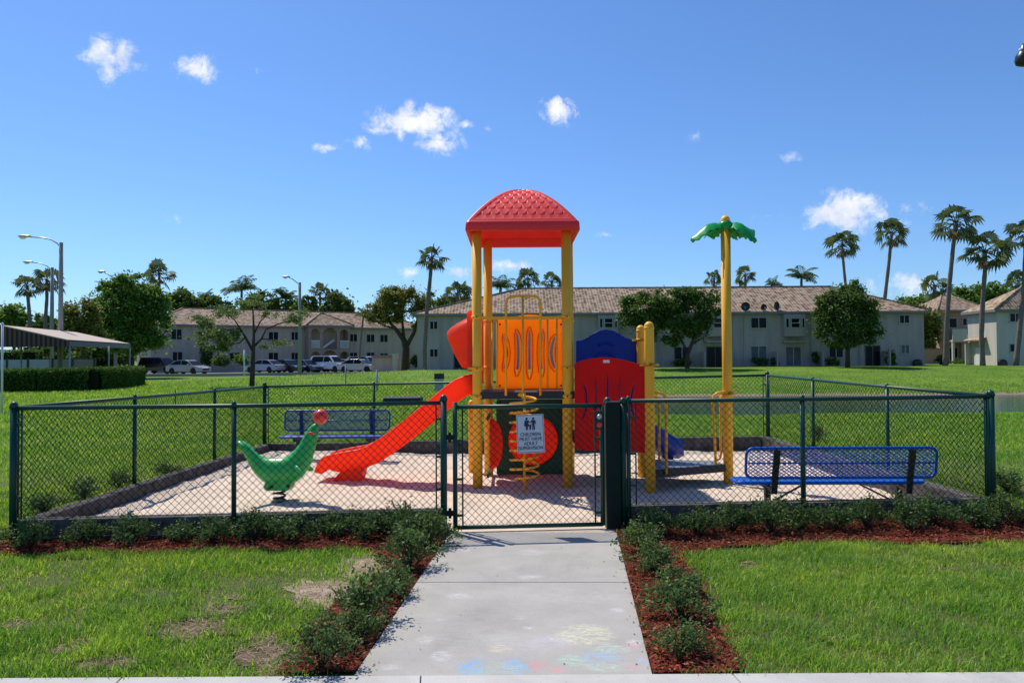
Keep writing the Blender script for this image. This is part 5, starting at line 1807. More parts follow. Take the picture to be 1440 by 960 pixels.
palm('fan', 'tall slender curving fan palm left of the play tower roof', (607, 362), 27, [(597, 520), (597, 490), (600, 440), (605, 390)], 73, .19, seed=1)
palm('fan', 'fan palm rising behind the dark round tree, left of the tilted palm', (1184, 345), 26, [(1193, 480), (1191, 420), (1187, 380)], 90, .16, seed=2)
palm('fan', 'tilted fan palm with dry fronds behind the right end of the long house', (1254, 328), 30, [(1238, 505), (1243, 430), (1250, 370)], 92, .2, seed=3)
palm('fan', 'tallest fan palm at right, its trunk leaning before the pink house', (1344, 314), 36, [(1329, 515), (1331, 460), (1335, 400), (1340, 350)], 73, .20, seed=4)
palm('fan', 'windblown fan palm in front of the cream side wall at right', (1385, 354), 36, [(1382, 515), (1380, 470), (1382, 420), (1385, 380)], 73.5, .21, seed=5)
palm('fan', 'fan palm at the right frame edge before the grey front wall', (1443, 328), 30, [(1428, 515), (1434, 460), (1440, 400), (1442, 360)], 72, .21, seed=6)
palm('fan', 'leftmost fan palm beyond the pavilion, near the frame edge', (38, 402), 24, [(44, 505), (43, 460), (40, 425)], 90, .2, seed=7, group='palms beyond the pavilion')
palm('fan', 'fan palm partly behind the near concrete lamp pole', (66, 394), 25, [(63, 505), (64, 450), (66, 420)], 93, .2, seed=8, group='palms beyond the pavilion')
palm('fan', 'fan palm head standing above the big round green tree', (224, 385), 23, [(222, 505), (223, 440)], 105, .2, seed=9)
palm('feather', 'tallest feathery palm behind the beige townhouse roof', (340, 408), 30, [(338, 505), (339, 440)], 120, .2, seed=10)
palm('feather', 'pale drooping feather palm behind the beige roof, left of the tallest feathery one', (288, 424), 24, [(288, 505), (288, 450)], 119, .2, seed=11)
palm('feather', 'dark small feather palm behind the beige roof just left of the street lamp', (402, 420), 22, [(402, 505), (402, 450)], 119, .2, seed=12)
palm('fan', 'fan palm head behind the beige roof, right of the street lamp', (450, 412), 19, [(451, 505), (450, 440)], 118, .18, seed=13, skirt=False)
palm('fan', 'full fan palm head at the right end of the beige roof', (472, 420), 19, [(472, 505), (472, 450)], 121, .18, seed=14, skirt=False)
palm('feather', 'small feather palm with thin trunk in front of the beige townhouses', (511, 444), 17, [(504, 508), (507, 480), (510, 455)], 90, .11, seed=15, group='small palms at the townhouses')
palm('fan', 'bushy fan palm behind the left hip of the long roof', (643, 413), 23, [(643, 505), (643, 440)], 96, .2, seed=16, skirt=False)
palm('feather', 'feather palm arching behind the front left yellow tower post', (704, 404), 24, [(702, 505), (703, 430)], 100, .2, seed=17)
palm('fan', 'left one of two fan palms seen between the tower posts', (743, 393), 20, [(743, 505), (743, 430)], 100, .18, seed=18, skirt=False)
palm('fan', 'right one of two fan palms seen between the tower posts', (776, 396), 18, [(776, 505), (776, 430)], 102, .18, seed=19, skirt=False)
palm('fan', 'small fan palm head above the roof just left of the palm pole', (1004, 392), 15, [(1004, 505), (1004, 430)], 102, .18, seed=20, skirt=False)
palm('fan', 'round fan palm head above the roof just right of the palm pole', (1048, 388), 21, [(1048, 505), (1048, 430)], 100, .18, seed=21, skirt=False)
palm('feather', 'light green feather palm above the roof ridge, midway along', (1127, 392), 24, [(1127, 505), (1127, 430)], 100, .18, seed=22)
palm('feather', 'short feather palm barely clearing the roof ridge', (1088, 402), 15, [(1088, 505), (1088, 430)], 100, .18, seed=23)
palm('fan', 'shaggy fan palm behind the gap left of the tallest palm', (1314, 402), 26, [(1312, 505), (1313, 440)], 108, .25, seed=24)
palm('fan', 'low fan palm above the right house roof at the frame edge', (1432, 396), 19, [(1432, 505), (1432, 440)], 112, .2, seed=25, skirt=False)

# ---------------------------------------------------------------- shrubs of the beds
def shrub_proto(seed, R, H, n):
    r = np.random.default_rng(seed)
    t = thing('shrub', (0, 0, 0), '', 'shrub', 'low shrubs in the mulch beds')
    st = MB(); tips = []
    rr = random.Random(seed)
    for i in range(26):
        a = rr.uniform(0, 6.28); q = rr.uniform(.25, 1.0)
        top = Vector((math.cos(a) * R * q, math.sin(a) * R * q, H * rr.uniform(.45, 1.05) * (1.15 - .5 * q)))
        mid = Vector((top.x * .4, top.y * .4, top.z * .6))
        st.tube([(0, 0, -.03), mid, top], [.006, .004, .002], 4, caps=False)
        tips.append((mid, top))
    st.build('stems', M['bark'], t, local=True)
    c = []
    for i in range(n):
        m_, tp = tips[r.integers(len(tips))]
        q = r.uniform(0, 1) ** .6
        p = np.array(m_.lerp(tp, q)) + r.normal(size=3) * np.array([R * .12, R * .12, H * .10])
        p[2] = max(p[2], .015)
        c.append(p)
    leaf_quads(np.array(c), 0.0165, M['lf_shrub'], 'foliage', t, up=0.8, aspect=0.5)
    return t


PROTO = [shrub_proto(40 + i, .30, .28, 1150) for i in range(4)]
usedp = [False] * 4
shrubs = []
fl_ = lambda u, off: FL.lerp(FR, u) - Vector((0, off + (.10 if u > .6 else 0)))
fence_l = [(-.065, .02, 1.1, 'shrub at the far left end of the front bed, outside the fence corner post'), (-.012, .18, 1.0, 'shrub at the foot of the left front corner post'), (.030, .25, 1.1, 'broad shrub right beside the left front corner post'),
           (.075, .16, .85, 'small shrub in the left front bed with bare mulch on both sides'), (.118, .20, 1.1, 'shrub a third of the way along the left front bed'), (.160, .16, .9, 'shrub left of the middle post of the left front fence'), (.195, .22, 1.05, 'shrub at the middle post of the left front fence'),
           (.232, .15, 1.0, 'shrub in the front bed below the green seal'), (.268, .22, 1.15, 'shrub in the front bed just right of the seal spring'), (.303, .14, 1.0, 'shrub in the front bed below the end of the orange slide'), (.338, .22, 1.15, 'full shrub in the front bed below the middle of the slide'),
           (.372, .20, 1.2, 'tall sprigged shrub in the left bed corner beside the gate hinge post'), (.398, .22, 1.0, 'shrub touching the gate hinge post')]
fence_r = [(.632, .20, 1.1, 'shrub beside the thick black gate post'), (.668, .30, 1.15, 'shrub right of the thick black gate post'), (.705, .18, 1.1, 'shrub in the right bed under the left end of the near bench'), (.742, .28, 1.2, 'shrub below the left leg of the near bench'),
           (.778, .16, 1.1, 'shrub left of the middle post of the right front fence'), (.812, .26, 1.2, 'shrub at the middle post of the right front fence'), (.848, .16, 1.15, 'shrub in the right bed below the middle of the near bench'), (.884, .26, 1.2, 'shrub below the right leg of the near bench'),
           (.920, .18, 1.15, 'shrub left of the right front corner post'), (.955, .30, 1.2, 'bushy shrub in front of the right front corner post'), (.99, .16, 1.2, 'shrub at the foot of the right front corner post'), (1.03, .28, 1.25, 'shrub just outside the right front corner post'),
           (1.07, .1, 1.2, 'shrub near the right frame edge outside the fence'), (1.11, .32, 1.3, 'rightmost shrub of the bed at the frame edge')]
for u, off, s, lb_ in fence_l + fence_r:
    p = fl_(u, off); shrubs.append((p.x, p.y, s, lb_))
for px, py, s, lb_ in ((602, 768, 1.15, 'first shrub left of the path, nearest the gate'), (575, 800, 1.2, 'second shrub left of the path from the gate'), (548, 838, .9, 'small shrub left of the path, midway along'), (518, 872, 1.15, 'large shrub left of the path, third clump from the pavement'),
                       (498, 902, .85, 'shrub left of the path in front of the large clump'), (452, 938, .95, 'shrub left of the path, closest to the pavement'),
                       (906, 775, 1.1, 'first shrub right of the path, nearest the gate'), (918, 802, 1.0, 'second shrub right of the path from the gate'), (948, 838, .95, 'shrub right of the path, midway along'), (958, 868, 1.1, 'large shrub right of the path, beside the worn grass edge'),
                       (958, 918, .9, 'shrub right of the path, closest to the pavement')):
    g = G(px, py, .02); shrubs.append((g.x, g.y, s * 1.02, lb_))
for px, py, s, lb_ in ((62, 705, 1.0, 'shrub outside the left side fence near the front corner'), (118, 692, 1.1, 'second shrub outside the left side fence'), (168, 680, .9, 'third shrub outside the left side fence, by a bare patch'), (235, 662, .8, 'farthest shrub outside the left side fence'),
                       (1418, 690, 1.2, 'shrub outside the right side fence near the front corner'), (1150, 622, 1.0, 'shrub outside the right side fence behind the near bench')):
    g = G(px, py, .2); shrubs.append((g.x, g.y, s, lb_))
for i, (x, y, s, lb_) in enumerate(shrubs):
    k = i % 4
    loc = (x, y, hz(x, y) + .015); rz = random.uniform(0, 6.28)
    s *= (.88 if x < -.5 else .85)
    s_ = (s * random.uniform(.9, 1.1), s * random.uniform(.85, 1.05), s * random.uniform(.85, 1.15))
    if not usedp[k]:
        usedp[k] = True
        o = PROTO[k]; o.location = loc; o.rotation_euler = (0, 0, rz); o.scale = s_; o['label'] = lb_
    else:
        dup(PROTO[k], loc, rz, s_, lb_)
# ---------------------------------------------------------------- houses
class Wall:
    """Vertical wall plane through two ground points; hit() turns a photo pixel into (u, z) on it."""
    def __init__(s, a, b):
        s.a, s.b = Vector(a), Vector(b)
        s.e = (s.b - s.a).normalized(); s.len = (s.b - s.a).length
        s.ang = math.atan2(s.e.y, s.e.x)

    def hit(s, px, py):
        d = ray(px, py); n = Vector((-s.e.y, s.e.x))
        t = (s.a - Vector((0, 0))).dot(n) / Vector((d.x, d.y)).dot(n)
        p = CAM + d * t
        return (Vector((p.x, p.y)) - s.a).dot(s.e), p.z


def add_window(par, wl, rc, zb, kind='window', mull=1, bars=0, glass='glass', frame='frame_white', name=None, yoff=0.0, rail=None):
    """A framed window set on the wall, its pane a sub-part. rc: photo rectangle."""
    u0, z1 = wl.hit(rc[0], rc[1]); u1, z0 = wl.hit(rc[2], rc[3])
    z0 -= zb; z1 -= zb
    fw = 0.07
    mb = MB()
    y0, y1 = yoff - 0.07, yoff + 0.03
    mb.box(u0, u1, y0, y1, z1 - fw, z1); mb.box(u0 - .05, u1 + .05, y0 - .05, y1, z0 - .02, z0 + fw)
    mb.box(u0, u0 + fw, y0 + .002, y1, z0 + fw, z1 - fw); mb.box(u1 - fw, u1, y0 + .002, y1, z0 + fw, z1 - fw)
    for i in range(mull):
        c = u0 + (u1 - u0) * (i + 1) / (mull + 1)
        mb.box(c - fw * .5, c + fw * .5, y0 + .006, y1, z0 + fw, z1 - fw)
    for i in range(bars):
        c = z0 + (z1 - z0) * (i + 1) / (bars + 1)
        mb.box(u0 + fw, u1 - fw, y0 + .01, y1, c - fw * .4, c + fw * .4)
    w_ = mb.build(name or kind, M[frame], par, local=True)
    pb = MB(); pb.box(u0 + fw * .6, u1 - fw * .6, yoff - 0.03, yoff + .02, z0 + fw * .6, z1 - fw * .6)
    pb.build('pane', M[glass], w_, local=True)
    return w_


def hip(par, x0, x1, y0, y1, ze, ra, rb, ry, zr, m, th=0.22, name='roof'):
    """Hip roof with thickness; ra, rb: ends of the ridge along x."""
    mb = MB()
    v = [(x0, y0, ze), (x1, y0, ze), (x1, y1, ze), (x0, y1, ze), (ra, ry, zr), (rb, ry, zr)]
    mb.add(v, [(0, 1, 5, 4), (1, 2, 5), (2, 3, 4, 5), (3, 0, 4)])
    rf_ = mb.build(name, m, par, local=True)
    fb = MB(); fb.box(x0 + .02, x1 - .02, y0 + .02, y1 - .02, ze - th, ze - .005)
    fb.build('fascia', M['fascia'], rf_, local=True)
    cp = MB()
    for a, b in (((ra, ry, zr), (rb, ry, zr)), ((x0, y0, ze), (ra, ry, zr)), ((x1, y0, ze), (rb, ry, zr))):
        cp.tube([Vector(a) + Vector((0, 0, .02)), Vector(b) + Vector((0, 0, .02))], .11, 6)
    cp.build('ridge_tiles', m, rf_, local=True)
    return rf_


# the long house facing the lake
YH = 76.0
wb = Wall((P(587, 500, YH).x, YH), (P(1300, 500, YH).x, YH))
zb = 0.55
B = thing('long_house', (wb.a.x, YH, zb), 'long grey stucco two storey house with tan tile roof across the lake', 'house')
ze = wb.hit(950, 441)[1] - zb
W = wb.len
MB().box(0, W, 0, 11, -.6, ze - .1).build('wall', M['stucco'], B, local=True)
ra = P(733, 407, 81.5).x - wb.a.x; rb_ = P(1168, 402, 81.5).x - wb.a.x
zr = P(950, 404.5, 81.5).z - zb
roofB = hip(B, -.45, W + .45, -.55, 11.55, ze + .12, ra, rb_, 5.5, zr, M['tiles'])
# soffit bumps above the bays and the solar sheet on the left hip
for rc, g_, mu, ba in (((604, 451, 616, 463.5), 'glass', 1, 0), ((604, 490, 616.5, 502.5), 'glass', 1, 0), ((1055, 446, 1078.5, 462), 'glass', 1, 0), ((1055, 486, 1078.5, 503), 'glass_blind', 1, 0),
                       ((1264, 442.5, 1279, 455), 'glass', 1, 0), ((1266, 484, 1279, 497.5), 'glass_blind', 1, 0), ((1165, 485, 1186, 503), 'glass', 1, 0), ((947, 487, 971, 505.5), 'glass', 1, 0),
                       ((1158, 446, 1180, 461), 'glass', 1, 0), ((960, 447, 975, 462), 'glass', 1, 0), ((700, 486, 722, 503), 'glass', 1, 0), ((750, 447, 772, 462), 'glass', 1, 0), ((880, 487, 898, 504), 'glass', 1, 0)):
    add_window(B, wb, rc, zb, mull=mu, bars=ba, glass=g_)
for rc, g_ in (((1104, 487, 1127, 515), 'glass_blind'), ((1216, 485.5, 1238, 515), 'glass'), ((993, 487, 1018, 517), 'glass'), ((638, 491, 664, 518), 'glass')):
    add_window(B, wb, rc, zb, kind='patio_door', mull=1, glass=g_, frame='frame_dark' if g_ == 'glass' else 'frame_white')
for k, (a, b) in enumerate(((1099, 1129), (840, 868), (992, 1020))):
    u0, z1 = wb.hit(a, 442); u1, z0 = wb.hit(b, 481)
    by = MB(); by.box(u0, u1, -.75, -.01, z0 - zb + .55, ze - .15)
    by.box(u0 - .1, u1 + .1, -.95, -.01, z0 - zb - .02, z0 - zb + .10)
    bay = by.build('bay', M['stucco'], B, local=True)
    for (f0, f1, ml, br_) in ((.05, .24, 0, 0), (.30, .74, 0, 1), (.80, .96, 0, 0)):
        pxa, pxb = a + (b - a) * f0, a + (b - a) * f1
        uu0, zz1 = wb.hit(pxa, 447.5); uu1, zz0 = wb.hit(pxb, 461.5)
        mb = MB(); fw = .07; zz0 -= zb; zz1 -= zb
        mb.box(uu0, uu1, -.82, -.72, zz1 - fw, zz1); mb.box(uu0, uu1, -.82, -.72, zz0, zz0 + fw); mb.box(uu0, uu0 + fw, -.818, -.72, zz0 + fw, zz1 - fw); mb.box(uu1 - fw, uu1, -.818, -.72, zz0 + fw, zz1 - fw)
        if br_: mb.box(uu0 + fw, uu1 - fw, -.815, -.72, (zz0 + zz1) / 2 - .04, (zz0 + zz1) / 2 + .04)
        w_ = mb.build('window', M['frame_white'], bay, local=True)
        pb = MB(); pb.box(uu0 + .04, uu1 - .04, -.78, -.73, zz0 + .04, zz1 - .04); pb.build('pane', M['glass'], bay, local=True)
# privacy walls and down pipes
for px in (1022, 1085, 1148, 1240, 985, 690):
    u, _ = wb.hit(px, 500)
    MB().box(u, u + .12, -1.6, -.01, -.5, 1.75).build('privacy_screen', M['stucco'], B, local=True)
for px in (1046, 1140, 1208, 620, 925):
    u, _ = wb.hit(px, 500); MB().box(u, u + .09, -.09, -.003, 0, ze - .3).build('downpipe', M['stucco'], B, local=True)

# satellite dishes along the eave
for px, py, r, a, lb_ in ((1049, 431, .42, -.4, 'dark satellite dish left of three on the long roof eave'), (1072.5, 432, .30, .1, 'small dark satellite dish in the middle of three on the long roof eave'), (1089, 430.5, .42, .6, 'dark satellite dish right of three on the long roof eave')):
    c = P(px, py, 75.9)
    t = thing('satellite_dish', (c.x, c.y, ze + zb + .1), lb_, 'satellite dish', 'satellite dishes on the long roof', a)
    prof = [(0.001, .10)] + [(r * q, .10 - .12 * q * q) for q in (.3, .6, .85, 1.0)] + [(r, -.035), (r * .85, 0.03), (.001, .12)]
    hgt = c.z - (ze + zb + .1)
    MB().lathe(prof, (0, -.25, hgt), 20, 'Y').build('dish', M['bark'] if False else M['black_steel'], t, local=True, fixn=True)
    ar_ = MB(); ar_.tube([(0, .1, -.15), (0, .05, hgt * .8), (0, -.12, hgt)], .03, 6); ar_.tube([(0, -.2, hgt - r), (0, -.62, hgt - .1)], .015, 5); ar_.box(-.05, .05, -.68, -.58, hgt - .15, hgt - .04)
    ar_.build('mount_arm', M['grey_steel'], t, local=True)

# beige townhouses behind the car park, turned away to the right
p0, p1 = (P(212, 510, 93).x, 93.0), (P(600, 510, 113).x, 113.0)
wa = Wall(p0, p1)
za = 0.3
A = thing('townhouse', (wa.a.x, wa.a.y, za), 'beige two storey townhouse row with arched entry porch behind the parked cars', 'house', None, wa.ang)
zeA = wa.hit(360, 459)[1] - za
WA = wa.len
MB().box(0, WA, 0, 10, -.5, zeA - .1).build('wall', M['stucco_warm'], A, local=True)
zrA = zeA + 2.35
hip(A, -.4, WA + .4, -.55, 10.5, zeA + .1, 4.5, WA - 5, 5, zrA, M['tiles_pink'])
for rc in ((240, 462, 256, 478), (242, 494, 257, 508), (377, 466, 391.5, 478.5), (377, 495, 391.5, 508), (409, 466, 419.5, 478.5), (409, 495, 419.5, 508), (491, 469, 502.5, 480.5), (515, 469.5, 527, 481.5), (534, 470, 545.5, 481.5),
           (491, 495, 502.5, 507.5), (515, 495, 527, 507), (534, 496, 545.5, 507), (322, 464, 338, 477), (322, 495, 338, 508), (282, 463, 298, 477), (282, 495, 298, 508)):
    add_window(A, wa, rc, za, mull=1)


def arch_wall(mb, u0, u1, z0, z1, ops, y0, y1, seg=10):
    """Wall strip with real arched openings. ops: (ua, ub, sill, crown)."""
    ops = sorted(ops); cur = u0
    for ua, ub, zs, zt in ops:
        mb.box(cur, ua, y0, y1, z0, z1)
        r = (ub - ua) / 2; spring = zt - r
        for i in range(seg):
            a, b = ua + (ub - ua) * i / seg, ua + (ub - ua) * (i + 1) / seg
            m_ = ((a + b) / 2 - (ua + ub) / 2) / r
            top_ = spring + r * math.sqrt(max(0, 1 - m_ * m_))
            mb.box(a, b, y0, y1, top_, z1)
        if zs > z0: mb.box(ua, ub, y0 + .05, y1 - .05, z0, zs)
        cur = ub
    mb.box(cur, u1, y0, y1, z0, z1)


pu0, _ = wa.hit(428, 480); pu1, _ = wa.hit(486, 480)
zmid = wa.hit(455, 491)[1] - za; ztop = wa.hit(455, 459)[1] - za
po_ = MB()
uw = lambda px: wa.hit(px, 480)[0]
zw = lambda py: wa.hit(455, py)[1] - za
arch_wall(po_, pu0, pu1, zmid, ztop - .05, [(uw(431.5), uw(443.5), zw(489), zw(463)), (uw(447.5), uw(467.5), zmid, zw(461.5)), (uw(471.5), uw(483.5), zw(487.5), zw(463.5))], -1.6, -1.35)
arch_wall(po_, pu0, pu1, -.5, zmid - .002, [(uw(432), uw(444), -.5, zw(494.5)), (uw(447.5), uw(467.5), -.5, zmid - .15), (uw(472), uw(484), -.5, zw(494.5))], -1.6, -1.35)
po_.box(pu0, pu0 + .3, -1.345, -.003, -.5, ztop - .06); po_.box(pu1 - .3, pu1, -1.345, -.003, -.5, ztop - .06); po_.box(pu0 + .32, pu1 - .32, -1.3, -.003, zmid - .25, zmid - .08)
porch = po_.build('porch', M['trim_pink'], A, local=True)
hip(A, pu0 - .4, pu1 + .4, -2.1, 3.2, ztop + .1, (pu0 + pu1) / 2 - .3, (pu0 + pu1) / 2 + .3, 1.2, ztop + 1.75, M['tiles_pink'], name='porch_roof')
bal = MB()
for (a, b) in ((431.5, 443.5), (471.5, 483.5)):
    for i in range(8):
        u = uw(a) + (uw(b) - uw(a)) * (i + .5) / 8
        bal.box(u - .035, u + .035, -1.72, -1.64, zw(490), zw(480))
    bal.box(uw(a), uw(b), -1.73, -1.63, zw(480), zw(479))
bal.bar((uw(449), -1.0, zmid + .1), (uw(466), -1.0, zw(478)), .1, .25)
bal.build('balustrade', M['white_paint'], porch, local=True)

# house at the right frame edge: sunlit cream flank, shaded front
XC = P(1402, 500, 75).x
Cx = thing('corner_house', (XC, 75, .5), 'cream stucco house at the right frame edge with one sunlit side wall', 'house')
zeC = P(1402, 437, 75).z - .5
MB().box(0, 16, 0, 4.7, -.6, zeC).build('wall', M['stucco_cream'], Cx, local=True)
hip(Cx, -.45, 16.6, -.6, 5.2, zeC + .12, 4.0, 12.6, 2.3, zeC + 2.5, M['tiles'])
wc = Wall((XC, 75), (XC + 16, 75))
for rc in ((1419, 440, 1436, 453), (1419, 483, 1427, 495)):
    add_window(Cx, wc, rc, .5, mull=1 if rc[2] > 1430 else 0)
zl = P(1380, 474, 78).z - .5
ln_ = MB(); ln_.add([(-.6, 1.6, zl - .3), (-.6, 4.6, zl - .3), (-.01, 4.6, zl), (-.01, 1.6, zl), (-.6, 1.6, zl - .42), (-.6, 4.6, zl - .42), (-.01, 4.6, zl - .12), (-.01, 1.6, zl - .12)], [(0, 1, 2, 3), (7, 6, 5, 4), (0, 4, 5, 1), (3, 7, 4, 0), (1, 5, 6, 2)])
ln_.build('porch_roof', M['tiles'], Cx, local=True)
dr_ = MB(); dr_.box(-.06, .02, 2.4, 3.4, 0.0, 2.1)
d_ = dr_.build('door', M['white_paint'], Cx, local=True)
pw = MB(); pw.box(-.5, -.02, 4.3, 4.45, -.5, zl - .5); pw.build('porch_wall', M['stucco_cream'], Cx, local=True)

# pink house farther back between the two
XD = P(1322, 500, 98).x
D = thing('pink_house', (XD, 98, .5), 'terracotta pink house with white stair seen in the gap between the grey and cream houses', 'house')
zeD = P(1345, 437, 98).z - .5
WD = P(1388, 500, 98).x - XD
mbd = MB(); mbd.box(0, WD, 0, 8, -.6, zeD); mbd.build('wall', M['stucco_pink'], D, local=True)
hip(D, -.5, WD + .5, -.7, 8.6, zeD + .1, WD * .42, WD * .58, 4, zeD + 2.2, M['tiles_pink'])
wd_ = Wall((XD, 98), (XD + WD, 98))
ua = wd_.hit(1331, 480)[0]; ub = wd_.hit(1351, 480)[0]; uc = wd_.hit(1376, 480)[0]
zz = lambda py: wd_.hit(1345, py)[1] - .5
bl_ = MB(); bl_.box(ua, ub, -1.4, -.02, zz(481), zz(478)); bl_.box(ua, ub, -1.4, -1.3, zz(478) + .002, zz(463)); bl_.box(ub - .1, ub, -1.28, -.02, zz(478) + .002, zz(463))
bl_.box(ua, ua + .25, -1.35, -1.1, -.5, zz(482)); bl_.box(ub - .25, ub, -1.35, -1.1, -.5, zz(482)); bl_.build('balcony', M['stucco_cream'], D, local=True)
st_ = MB()
for i in range(9):
    a = ub + (uc - ub) * i / 9; zt_ = zz(478) + (0.1 - zz(478)) * (i + 1) / 9
    st_.box(a + .002, a + (uc - ub) / 9, -1.35, -.1, -.5, zt_)
st_.bar((ub, -1.42, zz(478) + .6), (uc, -1.42, .6), .08, .55)
st_.build('stair', M['white_paint'], D, local=True)
for rc in ((1353, 447, 1360, 458), (1334, 447, 1346, 461), (1334, 488, 1347, 512)):
    add_window(D, wd_, rc, .5, mull=0)
lw = thing('garden_wall', (P(1300, 515, 93).x, 93, .5), 'low terracotta garden wall in front of the pink house', 'wall')
MB().box(0, P(1326, 500, 93).x - P(1300, 500, 93).x, 0, .25, -.5, 2.1).build('panel', M['stucco_pink'], lw, local=True)
MB().box(-.05, P(1326, 500, 93).x - P(1300, 500, 93).x + .05, -.04, .29, 2.102, 2.22).build('coping', M['tiles_pink'], lw, local=True)

# low beige wall with a brick top by the car park
x0, x1 = P(523, 510, 86).x, P(563, 510, 86).x
gw = thing('screen_wall', (x0, 86, .5), 'low beige wall with brick red top right of the parked cars', 'wall')
zt_ = P(540, 503.5, 86).z - .5
MB().box(0, x1 - x0, 0, .3, -.6, zt_).build('panel', M['stucco_warm'], gw, local=True)
MB().box(-.02, x1 - x0 - .9, -.04, .34, zt_ + .002, zt_ + .32).build('brick_top', M['stucco_pink'], gw, local=True)
MB().box(x1 - x0 - .85, x1 - x0 - .25, -.12, .42, -.6, zt_ + .5).build('pier', M['stucco_cream'], gw, local=True)

# ---------------------------------------------------------------- car park and cars
pk = MB(); pk.add([(-95, 79.5, .40), (-30, 79.5, .40), (-12, 84, .40), (-12, 99, .40), (-95, 92, .40)], [(0, 1, 2, 3, 4)])
tag(pk.build('road', M['asphalt']), kind='structure')
kk = MB(); kk.hexa([(-95, 79.2, .1), (-30, 79.2, .1), (-30, 79.45, .1), (-95, 79.45, .1), (-95, 79.2, .5), (-30, 79.2, .5), (-30, 79.45, .5), (-95, 79.45, .5)])
kk.hexa([(-29.98, 79.2, .1), (-12, 83.7, .1), (-12, 83.95, .1), (-30.05, 79.45, .1), (-29.98, 79.2, .5), (-12, 83.7, .5), (-12, 83.95, .5), (-30.05, 79.45, .5)])
tag(kk.build('kerb', M['concrete_pole']), kind='structure')


